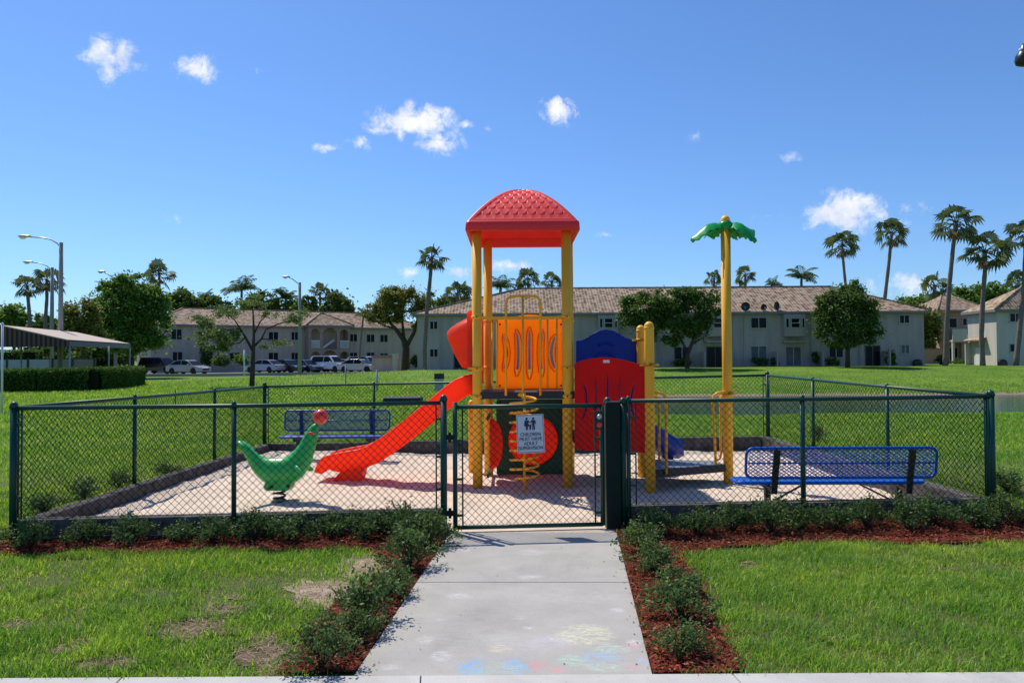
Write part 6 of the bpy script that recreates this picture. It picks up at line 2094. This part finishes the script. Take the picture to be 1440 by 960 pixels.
def car(loc, rz, label, paint, kind='sedan', sc_=1.0):
    t = thing('parked_car', loc, label, 'car', 'cars parked before the townhouses', rz)
    t.scale = (sc_,) * 3
    pm_ = mat('car_paint', paint, 0.25, 0.02, 2, coat=0.8, spec=0.5)
    suv = kind == 'suv'
    L2 = 2.3
    belt = 0.92 if not suv else 1.05
    top_ = 1.45 if not suv else 1.78
    low = .26 if not suv else .34
    # lower body outline with wheel arches
    out = [(-L2, low + .05), (-L2 - .02, .55), (-L2 + .03, belt - .06), (-L2 + .25, belt)]
    if suv: out = [(-L2, low + .05), (-L2 - .02, .6), (-L2 + .02, belt)]
    out += [(.85, belt), (1.5, belt - .07), (2.05, belt - .19), (2.26, .62), (2.3, .45), (2.24, low)]
    def archp(cx): return [(cx + .37 * math.cos(a), .33 + .37 * math.sin(a)) for a in [math.pi * i / 8 for i in range(9)]]
    out += [(1.80, low)] + archp(1.40) + [(1.0, low), (-1.0, low)] + archp(-1.40) + [(-1.80, low)]
    out = [(a, max(b, low)) for a, b in out]
    def wfn(a, b, t_):
        w = .86 - .05 * max(0, (b - .7)) - (.10 * max(0, abs(a) - 1.7) / .6)
        return (a, w * t_, b)
    mb = MB(); mb.prism([out[::-1]], wfn, -1, 1)
    if suv: cab = [(-2.22, belt), (-2.12, top_ - .12), (-1.9, top_), (.35, top_), (.62, top_ - .08), (1.25, belt)]
    else: cab = [(-1.95, belt - .02), (-1.15, top_ - .07), (-.75, top_), (.25, top_), (.5, top_ - .06), (1.3, belt - .04)]
    def cfn(a, b, t_): return (a, (.80 - .30 * max(0, b - belt)) * t_, b)
    mb.prism([cab[::-1]], cfn, -1, 1)
    body = mb.build('body', pm_, t, local=True, bevel=.035, fixn=True)
    cx = sum(a for a, b in cab) / len(cab)
    for s in (-1, 1):
        g = MB()
        ins = [(a * .88 + cx * .12, belt + .06 + (b - belt) * .80) for a, b in cab]
        for lo_, hi_ in ((-9, -.32), (-.24, 9)):
            poly = []
            seg = [(min(max(a, lo_), hi_), b) for a, b in ins]
            def zt_at(a):
                for (a0, b0), (a1, b1) in zip(ins[:-1], ins[1:]):
                    if a0 <= a <= a1: return b0 + (b1 - b0) * (a - a0) / (a1 - a0 + 1e-9)
                return belt + .06
            lo2, hi2 = max(lo_, ins[0][0]), min(hi_, ins[-1][0])
            xs_ = [lo2 + (hi2 - lo2) * i / 10 for i in range(11)]
            up_ = [(a, zt_at(a)) for a in xs_]
            poly = [(lo2, belt + .05)] + up_ + [(hi2, belt + .05)]
            pts = []
            g.prism([poly[::-1]], lambda a, b, t_: (a, (cfn(a, b, 1)[1] + t_) * s, b), -.02, .012)
        g.build('side_windows', M['glass'], t, local=True, fixn=True)
    (a0, b0), (a1, b1) = cab[-1], cab[-2]
    for (q0, q1, dx_) in (((a0, b0), (a1, b1), .02), ((cab[0][0], cab[0][1]), (cab[1][0], cab[1][1]), -.02)):
        ws = MB()
        lo_, hi_ = (q0[0] + (q1[0] - q0[0]) * .1, q0[1] + (q1[1] - q0[1]) * .1), (q0[0] + (q1[0] - q0[0]) * .93, q0[1] + (q1[1] - q0[1]) * .93)
        w0, w1 = cfn(0, lo_[1], 1)[1] - .06, cfn(0, hi_[1], 1)[1] - .06
        ws.hexa([(lo_[0] - dx_, -w0, lo_[1]), (lo_[0] - dx_, w0, lo_[1]), (hi_[0] - dx_, w1, hi_[1]), (hi_[0] - dx_, -w1, hi_[1]), (lo_[0] + dx_, -w0, lo_[1] + .02), (lo_[0] + dx_, w0, lo_[1] + .02), (hi_[0] + dx_, w1, hi_[1] + .02), (hi_[0] + dx_, -w1, hi_[1] + .02)])
        ws.build('windscreen', M['glass'], t, local=True, fixn=True)
    for wx in (-1.4, 1.4):
        for s in (-1, 1):
            wh = MB(); wh.lathe([(.2, -.11), (.31, -.11), (.33, -.08), (.33, .08), (.31, .11), (.2, .11)], (wx, s * .74, .33), 18, 'Y')
            w_ = wh.build('wheel', M['rubber'], t, local=True)
            rm_ = MB(); rm_.lathe([(.001, -.10), (.19, -.10), (.21, -.09), (.21, .09), (.19, .10), (.001, .10)], (wx, s * .745, .33), 14, 'Y'); rm_.build('rim', M['rim'], w_, local=True)
    for s in (-1, 1):
        hl = MB(); hl.box(2.1, 2.27, s * .62 - .14, s * .62 + .14, .62, .74); hl.build('headlight', M['white_paint'], t, local=True, bevel=.02)
        tl = MB(); tl.box(-2.33, -2.2, s * .66 - .12, s * .66 + .12, .68, .84); tl.build('tail_light', M['ball_red'], t, local=True, bevel=.02)
        mi = MB(); mi.box(.72, .86, s * .90 - .07, s * .90 + .07, belt + .02, belt + .15); mi.build('mirror', pm_, t, local=True, bevel=.02)
    gr_ = MB(); gr_.box(2.2, 2.315, -.42, .42, .40, .58); gr_.build('grille', M['black_plastic'], t, local=True)
    return t


def at_car(px, Y): return (P(px, 515, Y).x, Y, .41)


R_ = math.radians
car(at_car(265, 82), R_(-22), 'silver sedan parked in front of the big tree, left of all other cars but one', (.42, .40, .37))
car(at_car(226, 86), R_(-15), 'dark pickup sized car half hidden behind the silver sedan', (.03, .02, .02), 'suv')
car(at_car(372, 89), R_(155), 'pale silver car seen past the trunk of the thin open tree', (.45, .46, .48))
car(at_car(404, 90), R_(-35), 'black car parked between the pale silver car and the lamp pole', (.012, .013, .018), 'sedan')
car(at_car(429, 91), R_(-35), 'slate blue car parked just right of the lamp pole', (.10, .13, .18))
car(at_car(443, 92.5), R_(-38), 'black sedan parked left of the white sport utility car', (.015, .015, .018))
car(at_car(464, 91), R_(-28), 'large white sport utility car under the arched porch', (.70, .70, .70), 'suv', 1.05)
car(at_car(505, 88), R_(-18), 'champagne coloured sedan parked next to the low beige wall', (.58, .53, .44))
car(at_car(514, 94), R_(-25), 'grey sport utility car behind the champagne sedan', (.30, .33, .36), 'suv')
car(at_car(487, 94), R_(-28), 'white car squeezed between the white and champagne cars', (.62, .62, .63))

# ---------------------------------------------------------------- pavilion, hedge, poles
def stripe_mat():
    m, nt, out = new_mat('striped_awning')
    L = nt.links.new
    tc = N(nt, 'ShaderNodeTexCoord'); sx = N(nt, 'ShaderNodeSeparateXYZ'); L(tc.outputs['Object'], sx.inputs[0])
    ml = N(nt, 'ShaderNodeMath', operation='MULTIPLY', i_1=3.6); L(sx.outputs['X'], ml.inputs[0])
    fr_ = N(nt, 'ShaderNodeMath', operation='FRACT'); L(ml.outputs[0], fr_.inputs[0])
    gt_ = N(nt, 'ShaderNodeMath', operation='GREATER_THAN', i_1=0.5); L(fr_.outputs[0], gt_.inputs[0])
    mx = N(nt, 'ShaderNodeMixRGB'); mx.inputs[1].default_value = (.035, .022, .02, 1); mx.inputs[2].default_value = (.16, .085, .055, 1)
    L(gt_.outputs[0], mx.inputs[0])
    b = N(nt, 'ShaderNodeBsdfPrincipled', i_Roughness=.9); L(mx.outputs[0], b.inputs['Base Color']); L(b.outputs[0], out.inputs['Surface'])
    return m


M['awning'] = stripe_mat()
M['canvas'] = mat('tan_canvas', (.47, .37, .30), .9, .06, 1.5, .2, 40)
apx, cpx, dpx = P(3, 457, 46), P(97, 477.5, 46), P(183, 483, 56)
zr_, zc_ = apx.z, cpx.z
pvl = thing('pavilion', (apx.x, 46, .2), 'open pavilion with tan canvas roof and brown striped gable at the left', 'pavilion')
hw_ = cpx.x - apx.x
xa = apx.x
rfp = MB()
x2 = P(112, 467, 58).x
nb, fb_ = 46.0, 56.0
v = [(xa, nb - .1, zr_), (cpx.x, nb - .1, zc_), (dpx.x, fb_, dpx.z), (x2, 57.5, zr_), (xa - hw_, nb - .1, zc_), (x2 - hw_ - 1, fb_, zc_)]
rfp.add(v + [(a, b, c - .06) for a, b, c in v], [(0, 1, 2, 3), (0, 3, 5, 4), (2, 5, 3), (7, 6, 9, 8), (9, 6, 10, 11), (1, 0, 6, 7), (0, 4, 10, 6)])
rp_ = rfp.build('canopy', M['canvas'], pvl)
gbl = MB()
zv = P(60, 487.5, 46).z
gbl.prism([[(xa - hw_, zv), (cpx.x, zv), (cpx.x, zc_ - .07), (xa, zr_ - .07), (xa - hw_, zc_ - .07)]], lambda a, b, t: (a, 46 + t, b), -.06, .0)
gbl.build('striped_gable', M['awning'], pvl, fixn=True)
va = MB(); va.bar((cpx.x, 46.02, (zc_ + zv) / 2 - .03), (dpx.x, fb_, (dpx.z + zv) / 2 - .0), .04, zc_ - zv - .1); va.build('valance', M['fascia'], pvl)
for px, Y in ((98, 46.2), (128, 55.5), (153, 51.2), (182.5, 55.8), (70, 55.5), (30, 50.5)):
    q = P(px, 500, Y); ps = MB(); ps.tube([(q.x, Y, -.2), (q.x, Y, zv + .12)], .05, 8); ps.build('post', M['grey_paint'], pvl)
tb = MB()
zf = MB()
sf = thing('slatted_screen', (P(40, 520, 60).x, 60, .2), 'blue grey panel screen standing behind the pavilion hedge', 'screen')
for a, b in ((-12, 8), (10, 37.5), (41, 72), (75, 100), (104, 131)):
    x0, x1 = P(a, 515, 60).x, P(b, 515, 60).x
    z1 = P(30, 505.5, 60).z
    q = MB(); q.box(x0, x1, 60, 60.08, .1, z1); q.build('panel', M['grey_steel'] if b < 80 else M['fascia'], sf)
    q = MB(); q.box(x1 + .02, x1 + .16, 59.96, 60.12, .0, z1 + .1); q.build('post', M['black_steel'], sf)


def hedge(label, pts, hgt, wid, n, lm, name='hedge'):
    P0 = Vector(pts[0])
    t = thing(name, (P0.x, P0.y, hz(P0.x, P0.y)), label, 'hedge')
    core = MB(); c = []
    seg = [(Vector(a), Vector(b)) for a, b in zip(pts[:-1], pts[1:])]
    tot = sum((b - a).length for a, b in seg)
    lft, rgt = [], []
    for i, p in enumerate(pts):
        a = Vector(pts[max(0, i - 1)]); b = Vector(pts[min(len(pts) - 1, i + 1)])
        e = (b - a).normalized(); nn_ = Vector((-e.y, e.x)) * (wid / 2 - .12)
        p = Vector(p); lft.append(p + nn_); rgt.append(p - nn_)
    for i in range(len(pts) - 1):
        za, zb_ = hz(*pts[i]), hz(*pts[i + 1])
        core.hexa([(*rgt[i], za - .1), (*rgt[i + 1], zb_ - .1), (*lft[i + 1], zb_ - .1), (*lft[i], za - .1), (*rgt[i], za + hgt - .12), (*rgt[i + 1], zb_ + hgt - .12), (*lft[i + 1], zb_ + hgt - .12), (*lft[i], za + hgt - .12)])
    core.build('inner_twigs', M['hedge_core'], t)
    for a, b in seg:
        e = (b - a).normalized(); nn_ = Vector((-e.y, e.x)); k = int(n * (b - a).length / tot)
        for _ in range(k):
            q = a.lerp(b, random.random()); f = random.random()
            per = 2 * hgt + wid; s = f * per
            if s < hgt: o, zz_ = -wid / 2, s
            elif s < hgt + wid: o, zz_ = -wid / 2 + (s - hgt), hgt
            else: o, zz_ = wid / 2, per - s
            o += random.gauss(0, .05); zz_ += random.gauss(0, .05)
            p = q + nn_ * o
            c.append((p.x, p.y, hz(q.x, q.y) + max(.02, zz_)))
    e = (Vector(pts[-1]) - Vector(pts[-2])).normalized()
    nn_ = Vector((-e.y, e.x))
    for _ in range(int(n * .05)):
        p = Vector(pts[-1]) + e * (.1 + random.gauss(0, .05)) + nn_ * random.uniform(-wid / 2, wid / 2)
        c.append((p.x, p.y, hz(p.x, p.y) + random.uniform(0, hgt)))
    leaf_quads(np.array(c), .062, lm, 'foliage', t, up=.3)
    return t


hp_ = [tuple(G(x, y, .2)[:2]) for x, y in ((-60, 549), (60, 549), (130, 548.5), (165, 545), (192, 540))]
hedge('clipped dark hedge in front of the pavilion', hp_, 1.18, 1.0, 42000, M['lf_hedge'])
hedge('bright clipped hedge seen through the pavilion at the left edge', [(P(-30, 500, 66).x, 66), (P(40, 500, 66).x, 66), (P(52, 500, 67).x, 67)], P(20, 492, 66).z - .2, 1.2, 6000, M['lf_hedge'])


def lamp(label, px, ytop, Y, arm, head, r=.15, base_z=None, name='street_lamp', single=True):
    b = P(px, ytop, Y)
    z0 = hz(b.x, Y)
    t = thing(name, (b.x, Y, z0), label, 'street lamp', 'tall concrete street lamps')
    MB().tube([(b.x, Y, z0 - .3), (b.x, Y, (z0 + b.z) / 2), (b.x, Y, b.z)], [r * 1.25, r * 1.05, r * .85], 12).build('pole', M['concrete_pole'], t)
    MB().tube([P(x, y, Y) for x, y in arm], .045, 8).build('arm', M['galv'], t)
    (hx0, hy0), (hx1, hy1) = head
    c = P((hx0 + hx1) / 2, (hy0 + hy1) / 2, Y); hl = abs(hx1 - hx0) * Y / F / 2
    hb = MB()
    rings = []
    for i in range(9):
        q = -1 + 2 * i / 8
        s = math.sqrt(max(.04, 1 - abs(q) ** 2.5))
        rings.append([(c.x + q * hl, Y + .19 * s * math.cos(a), c.z + (.12 if math.sin(a) > 0 else .07) * s * math.sin(a)) for a in [2 * math.pi * j / 12 for j in range(12)]])
    hb.loft(rings, True); hd_ = hb.build('lamp_head', M['galv'], t, fixn=True)
    ln2 = MB(); ln2.ball((c.x - hl * .25, Y, c.z - .05), hl * .5, .15, .14, 12, 8); ln2.build('lens', M['white_paint'], hd_)
    return t


lamp('nearest concrete street lamp at left, its arm reaching to the left', 86, 341, 55, [(86, 348), (80, 342), (72, 337), (58, 334), (42, 333)], ((25, 332), (44, 333)), .15)
lamp('second concrete street lamp, just behind and left of the nearest one', 73.5, 376, 76, [(73, 380), (66, 374), (56, 370), (46, 369)], ((32, 368), (47, 369)), .17)
lamp('street lamp mostly hidden behind the big round green tree', 163, 392, 82, [(163, 395), (158, 390), (152, 386), (147, 383.5)], ((137, 381), (149, 383)), .15)
lamp('concrete street lamp beside the parked dark cars', 421.5, 397, 79, [(421.5, 401), (416, 396), (411, 392), (406, 390)], ((397, 388.5), (408, 390)), .165)
# lamp whose head just enters the frame at upper right
YL = 13.0
lx = P(1485, 60, YL)
lt = thing('area_lamp', (lx.x, YL, hz(lx.x, YL)), 'dark lamp head hanging at the upper right frame edge', 'street lamp')
MB().tube([(lx.x, YL, hz(lx.x, YL) - .2), (lx.x, YL, P(1485, 55, YL).z)], .06, 12).build('pole', M['black_steel'], lt)
MB().tube([P(1485, 62, YL), P(1462, 56, YL), P(1446, 62, YL)], .03, 8).build('arm', M['black_steel'], lt)
c = P(1441, 80, YL); hb = MB()
hb.lathe([(.02, .22), (.06, .17), (.09, .09), (.135, .02), (.15, -.06), (.13, -.12), (.06, -.15), (.0005, -.155)], c, 20)
hb.build('lamp_head', M['black_plastic'], lt)
MB().ball(c + Vector((-.075, -.02, .105)), .03, .03, .03, 10, 8).build('cap', M['white_paint'], lt)  # white bead put in as the highlight on the dark head, not a cap

# small poles, signs and the drain at the lake
def small_pole(name, label, px, y0, y1, Y, r, m, cat):
    p = P(px, y1, Y); t = thing(name, (p.x, Y, hz(p.x, Y)), label, cat)
    MB().tube([(p.x, Y, hz(p.x, Y) - .2), (p.x, Y, P(px, y0, Y).z)], r, 10).build('pole', m, t)
    MB().lathe([(r * 1.15, -.01), (r * 1.15, .02), (.001, .035)], (p.x, Y, P(px, y0, Y).z), 10).build('cap', m, t)
    return t


small_pole('slim_post', 'slim white post at the far left frame edge', 2.5, 455, 575, 25.5, .035, M['white_paint'], 'post')
small_pole('slim_post', 'short grey post on the lawn behind the far bench', 530, 521, 545, 42, .05, M['grey_steel'], 'post')
small_pole('slim_post', 'thin grey post on the lawn in front of the white sport utility car', 486, 512, 540, 46, .04, M['grey_steel'], 'post')
small_pole('marker_stake', 'thin dark stake in the lawn beyond the left side fence', 246.5, 549, 568, 27, .018, M['black_steel'], 'stake')
small_pole('slim_post', 'slim white post on the verge beside the thin open tree', 343.5, 492, 523, 78, .07, M['white_paint'], 'post')
Yg_ = 34.0
q = P(617, 540, Yg_); lsn = thing('lake_sign', (q.x, Yg_, hz(q.x, Yg_)), 'small notice with dark upper panel on the lawn left of the slide top', 'sign')
MB().tube([(q.x, Yg_ + .04, hz(q.x, Yg_) - .2), (q.x, Yg_ + .04, P(617, 526, Yg_).z)], .025, 8).build('pole', M['galv'], lsn)
a, b = P(610.5, 525, Yg_), P(624.5, 533, Yg_); MB().box(a.x, b.x, Yg_ - .015, Yg_ + .01, b.z, a.z).build('upper_panel', M['black_steel'], lsn)
a, b = P(611, 533.6, Yg_), P(624, 549, Yg_); MB().box(a.x, b.x, Yg_ - .015, Yg_ + .01, b.z, a.z).build('lower_panel', M['grey_steel'], lsn)
Yd = 30.0
a, b = P(536, 551, Yd), P(593, 562, Yd)
dn = thing('drain_headwall', ((a.x + b.x) / 2, Yd, hz((a.x + b.x) / 2, Yd)), 'low dark concrete drain headwall on the lawn behind the far bench', 'drain')
z0 = hz((a.x + b.x) / 2, Yd)
MB().hexa([(a.x, Yd, z0 - .2), (b.x, Yd, z0 - .2), (b.x, Yd + .9, z0 - .2), (a.x, Yd + .9, z0 - .2), (a.x + .05, Yd + .15, z0 + .26), (b.x - .05, Yd + .15, z0 + .26), (b.x - .05, Yd + .8, z0 + .28), (a.x + .05, Yd + .8, z0 + .28)]).build('headwall', M['deck'], dn, bevel=.03)
gr2 = MB()
for i in range(9):
    x = a.x + .15 + (b.x - a.x - .3) * i / 8
    gr2.bar((x, Yd + .05, z0 + .02), (x, Yd + .135, z0 + .24), .02, .02)
gr2.build('grate', M['black_steel'], dn)

# planting and clutter against the long house
for px, py, rx, ry, lb_, lm, Y in ((1252, 503, 9, 12, 'dark rounded bush by the right patio door of the long house', 'lf_dark', 75), (1146, 503, 5, 9, 'narrow dark bush between two patio doors of the long house', 'lf_dark', 75), (1068, 508, 12, 6, 'low bush under the lower window with the half drawn blind', 'lf_dark', 75),
                                   (1090, 508, 6, 6, 'small bush beside the blinded patio door', 'lf_dark', 75), (1170, 509, 10, 6, 'low bush under the lower window beside the dark round tree', 'lf_dark', 74.8), (960, 509, 14, 6, 'low bush under the lower window behind the wide dark tree', 'lf_dark', 75),
                                   (1325, 506, 9, 8, 'dark bush at the foot of the tallest leaning palm', 'lf_dark', 76), (1352, 509, 15, 6, 'clipped bush row end before the white stair', 'lf_dark', 90), (585, 508, 8, 8, 'bush at the left corner of the long house', 'lf_dark', 78),
                                   (340, 505, 12, 9, 'green bush before the beige townhouses behind the thin open tree', 'lf_green', 92), (310, 506, 14, 9, 'dark bush before the beige townhouses left of the thin open tree', 'lf_dark', 92), (290, 500, 10, 16, 'upright bush against the beige townhouse wall', 'lf_dark', 94)):
    tree('garden_bush', lb_, (px, py + ry), Y, [], [(px, py, rx, ry), (px + rx * .3, py + ry * .4, rx * .6, ry * .6)], int(rx * ry * 9) + 300, .12, M[lm], cat='bush', group='bushes at the houses', clump=.4)
for px, Y, r, lb_ in ((1290, 75.6, .42, 'round dark hose reel at the right corner of the long house'), (1410, 74.6, .40, 'round dark hose reel against the cream corner house front')):
    q = P(px, 511, Y); t = thing('hose_reel', (q.x, Y, hz(q.x, Y)), lb_, 'hose reel')
    MB().lathe([(r * .55, -.12), (r, -.12), (r, -.09), (r * .6, -.08), (r * .6, .08), (r, .09), (r, .12), (r * .55, .12)], (q.x, Y, q.z), 20, 'Y').build('drum', M['black_steel'], t, fixn=True)
    MB().box(q.x - .05, q.x + .05, Y - .05, Y + .05, hz(q.x, Y) - .1, q.z).build('stand', M['grey_steel'], t)

# ---------------------------------------------------------------- sky, sun, camera
SUN = Vector((-0.44, 0.50, 1.0)).normalized()
el = math.asin(SUN.z); az = math.atan2(SUN.x, SUN.y)
W_ = bpy.data.worlds.new('World'); SC.world = W_; W_.use_nodes = True
nt = W_.node_tree; nt.nodes.clear(); L = nt.links.new
out = nt.nodes.new('ShaderNodeOutputWorld'); bg = nt.nodes.new('ShaderNodeBackground')
sky = nt.nodes.new('ShaderNodeTexSky'); sky.sky_type = 'NISHITA'; sky.sun_disc = False
sky.sun_elevation = el; sky.sun_rotation = az
sky.altitude = 0; sky.air_density = 1.0; sky.dust_density = 0.35; sky.ozone_density = 3.2
hsv = N(nt, 'ShaderNodeHueSaturation', i_Saturation=1.0, i_Value=1.0)
L(sky.outputs['Color'], hsv.inputs['Color'])
tint = N(nt, 'ShaderNodeMixRGB', blend_type='MULTIPLY', i_Fac=1.0); tint.inputs[2].default_value = (0.74, 1.025, 1.40, 1)
L(hsv.outputs['Color'], tint.inputs[1])
col = tint.outputs['Color']
CL = [(158, 82, 26, 20, 1.0), (150, 98, 14, 14, .8), (192, 92, 18, 8, .7), (278, 97, 24, 16, .85), (300, 108, 12, 9, .5), (585, 172, 55, 22, 1.1), (605, 160, 25, 14, .7), (545, 184, 24, 8, .7), (613, 200, 36, 20, .9), (636, 188, 20, 14, .6), (504, 202, 16, 12, .75), (463, 209, 20, 7, .75), (655, 176, 12, 8, .65), (688, 181, 11, 7, .6),
      (782, 157, 25, 20, .95), (1186, 298, 42, 26, 1.15), (1200, 310, 50, 16, .8), (1235, 312, 40, 10, .55), (1283, 295, 22, 9, .6), (1268, 402, 34, 14, .9), (1250, 408, 30, 9, .6), (720, 374, 48, 11, .85), (640, 383, 28, 10, .7), (575, 384, 16, 12, .7), (1110, 222, 18, 9, .42), (975, 191, 16, 8, .4), (360, 97, 18, 6, .4), (850, 330, 16, 6, .35), (260, 308, 22, 6, .32), (940, 320, 14, 6, .3), (1080, 305, 26, 6, .32)]
tcw = N(nt, 'ShaderNodeTexCoord')
acc = None
for px, py, rx, ry, s in CL:
    d = ray(px, py).normalized(); r_ax = Vector((d.y, -d.x, 0)).normalized(); u_ax = r_ax.cross(d)
    sx, sy = F * d.y / rx * 1.0, F * d.y / ry * 1.0
    dx_ = N(nt, 'ShaderNodeVectorMath', operation='DOT_PRODUCT'); dx_.inputs[1].default_value = r_ax * sx
    dy_ = N(nt, 'ShaderNodeVectorMath', operation='DOT_PRODUCT'); dy_.inputs[1].default_value = u_ax * sy
    L(tcw.outputs['Generated'], dx_.inputs[0]); L(tcw.outputs['Generated'], dy_.inputs[0])
    cx_n = N(nt, 'ShaderNodeCombineXYZ'); L(dx_.outputs['Value'], cx_n.inputs['X']); L(dy_.outputs['Value'], cx_n.inputs['Y'])
    # only on this side of the sky
    fz = N(nt, 'ShaderNodeVectorMath', operation='DOT_PRODUCT'); fz.inputs[1].default_value = d; L(tcw.outputs['Generated'], fz.inputs[0])
    neg = N(nt, 'ShaderNodeMath', operation='LESS_THAN', i_1=0.0); L(fz.outputs['Value'], neg.inputs[0])
    ng = N(nt, 'ShaderNodeMath', operation='MULTIPLY', i_1=9.0); L(neg.outputs[0], ng.inputs[0]); L(ng.outputs[0], cx_n.inputs['Z'])
    le = N(nt, 'ShaderNodeVectorMath', operation='LENGTH'); L(cx_n.outputs[0], le.inputs[0])
    mk = N(nt, 'ShaderNodeMapRange', i_1=0.0, i_2=1.45, i_3=s, i_4=0.0); L(le.outputs['Value'], mk.inputs[0])
    if acc is None: acc = mk.outputs[0]
    else:
        mxn = N(nt, 'ShaderNodeMath', operation='MAXIMUM'); L(acc, mxn.inputs[0]); L(mk.outputs[0], mxn.inputs[1]); acc = mxn.outputs[0]
n1_ = N(nt, 'ShaderNodeTexNoise', i_Scale=42.0, i_Detail=10.0, i_Roughness=0.66, i_Distortion=0.35); L(tcw.outputs['Generated'], n1_.inputs['Vector'])
ns = N(nt, 'ShaderNodeMath', operation='MULTIPLY_ADD', i_1=2.1, i_2=-1.12); L(n1_.outputs['Fac'], ns.inputs[0])
sm = N(nt, 'ShaderNodeMath', operation='ADD'); L(acc, sm.inputs[0]); L(ns.outputs[0], sm.inputs[1])
gate_ = N(nt, 'ShaderNodeMapRange', i_1=0.0, i_2=0.30); L(acc, gate_.inputs[0])
dn_ = N(nt, 'ShaderNodeMapRange', interpolation_type='SMOOTHSTEP', i_1=0.15, i_2=0.84); L(sm.outputs[0], dn_.inputs[0])
mm_ = N(nt, 'ShaderNodeMath', operation='MULTIPLY'); L(dn_.outputs[0], mm_.inputs[0]); L(gate_.outputs[0], mm_.inputs[1])
cm_ = N(nt, 'ShaderNodeMath', operation='MULTIPLY', i_1=0.93); L(mm_.outputs[0], cm_.inputs[0])
mixc = N(nt, 'ShaderNodeMixRGB')
n2_ = N(nt, 'ShaderNodeTexNoise', i_Scale=26.0, i_Detail=8.0, i_Roughness=0.6); L(tcw.outputs['Generated'], n2_.inputs['Vector'])
cr_ = N(nt, 'ShaderNodeValToRGB'); cr_.color_ramp.elements[0].position = .36; cr_.color_ramp.elements[0].color = (7.0, 7.6, 9.2, 1); cr_.color_ramp.elements[1].position = .6; cr_.color_ramp.elements[1].color = (10.2, 10.2, 10.4, 1)
L(n2_.outputs['Fac'], cr_.inputs['Fac']); L(cr_.outputs['Color'], mixc.inputs[2])
L(cm_.outputs[0], mixc.inputs[0]); L(col, mixc.inputs[1])
L(mixc.outputs[0], bg.inputs['Color']); bg.inputs['Strength'].default_value = 0.078
L(bg.outputs[0], out.inputs['Surface'])

sl_ = bpy.data.lights.new('sun', 'SUN'); sl_.energy = 3.65; sl_.angle = math.radians(0.5); sl_.color = (1.0, 0.945, 0.86)
so = bpy.data.objects.new('sun', sl_); COL.objects.link(so)
so.rotation_euler = SUN.to_track_quat('Z', 'Y').to_euler(); so.location = SUN * 60

cd = bpy.data.cameras.new('camera'); cd.sensor_width = 36.0; cd.lens = 36.0 * F / 1440.0; cd.clip_end = 4000; cd.clip_start = 0.05
cam = bpy.data.objects.new('camera', cd); COL.objects.link(cam)
cam.matrix_world = Matrix.Translation(CAM) @ RM
SC.camera = cam
vs_ = SC.view_settings
vs_.view_transform = 'Standard'; vs_.look = 'None'; vs_.gamma = 1; vs_.exposure = 0.42; vs_.use_curve_mapping = False
SC.render.resolution_x, SC.render.resolution_y = 1024, 682
SC.cycles.max_bounces = 6; SC.cycles.transparent_max_bounces = 8
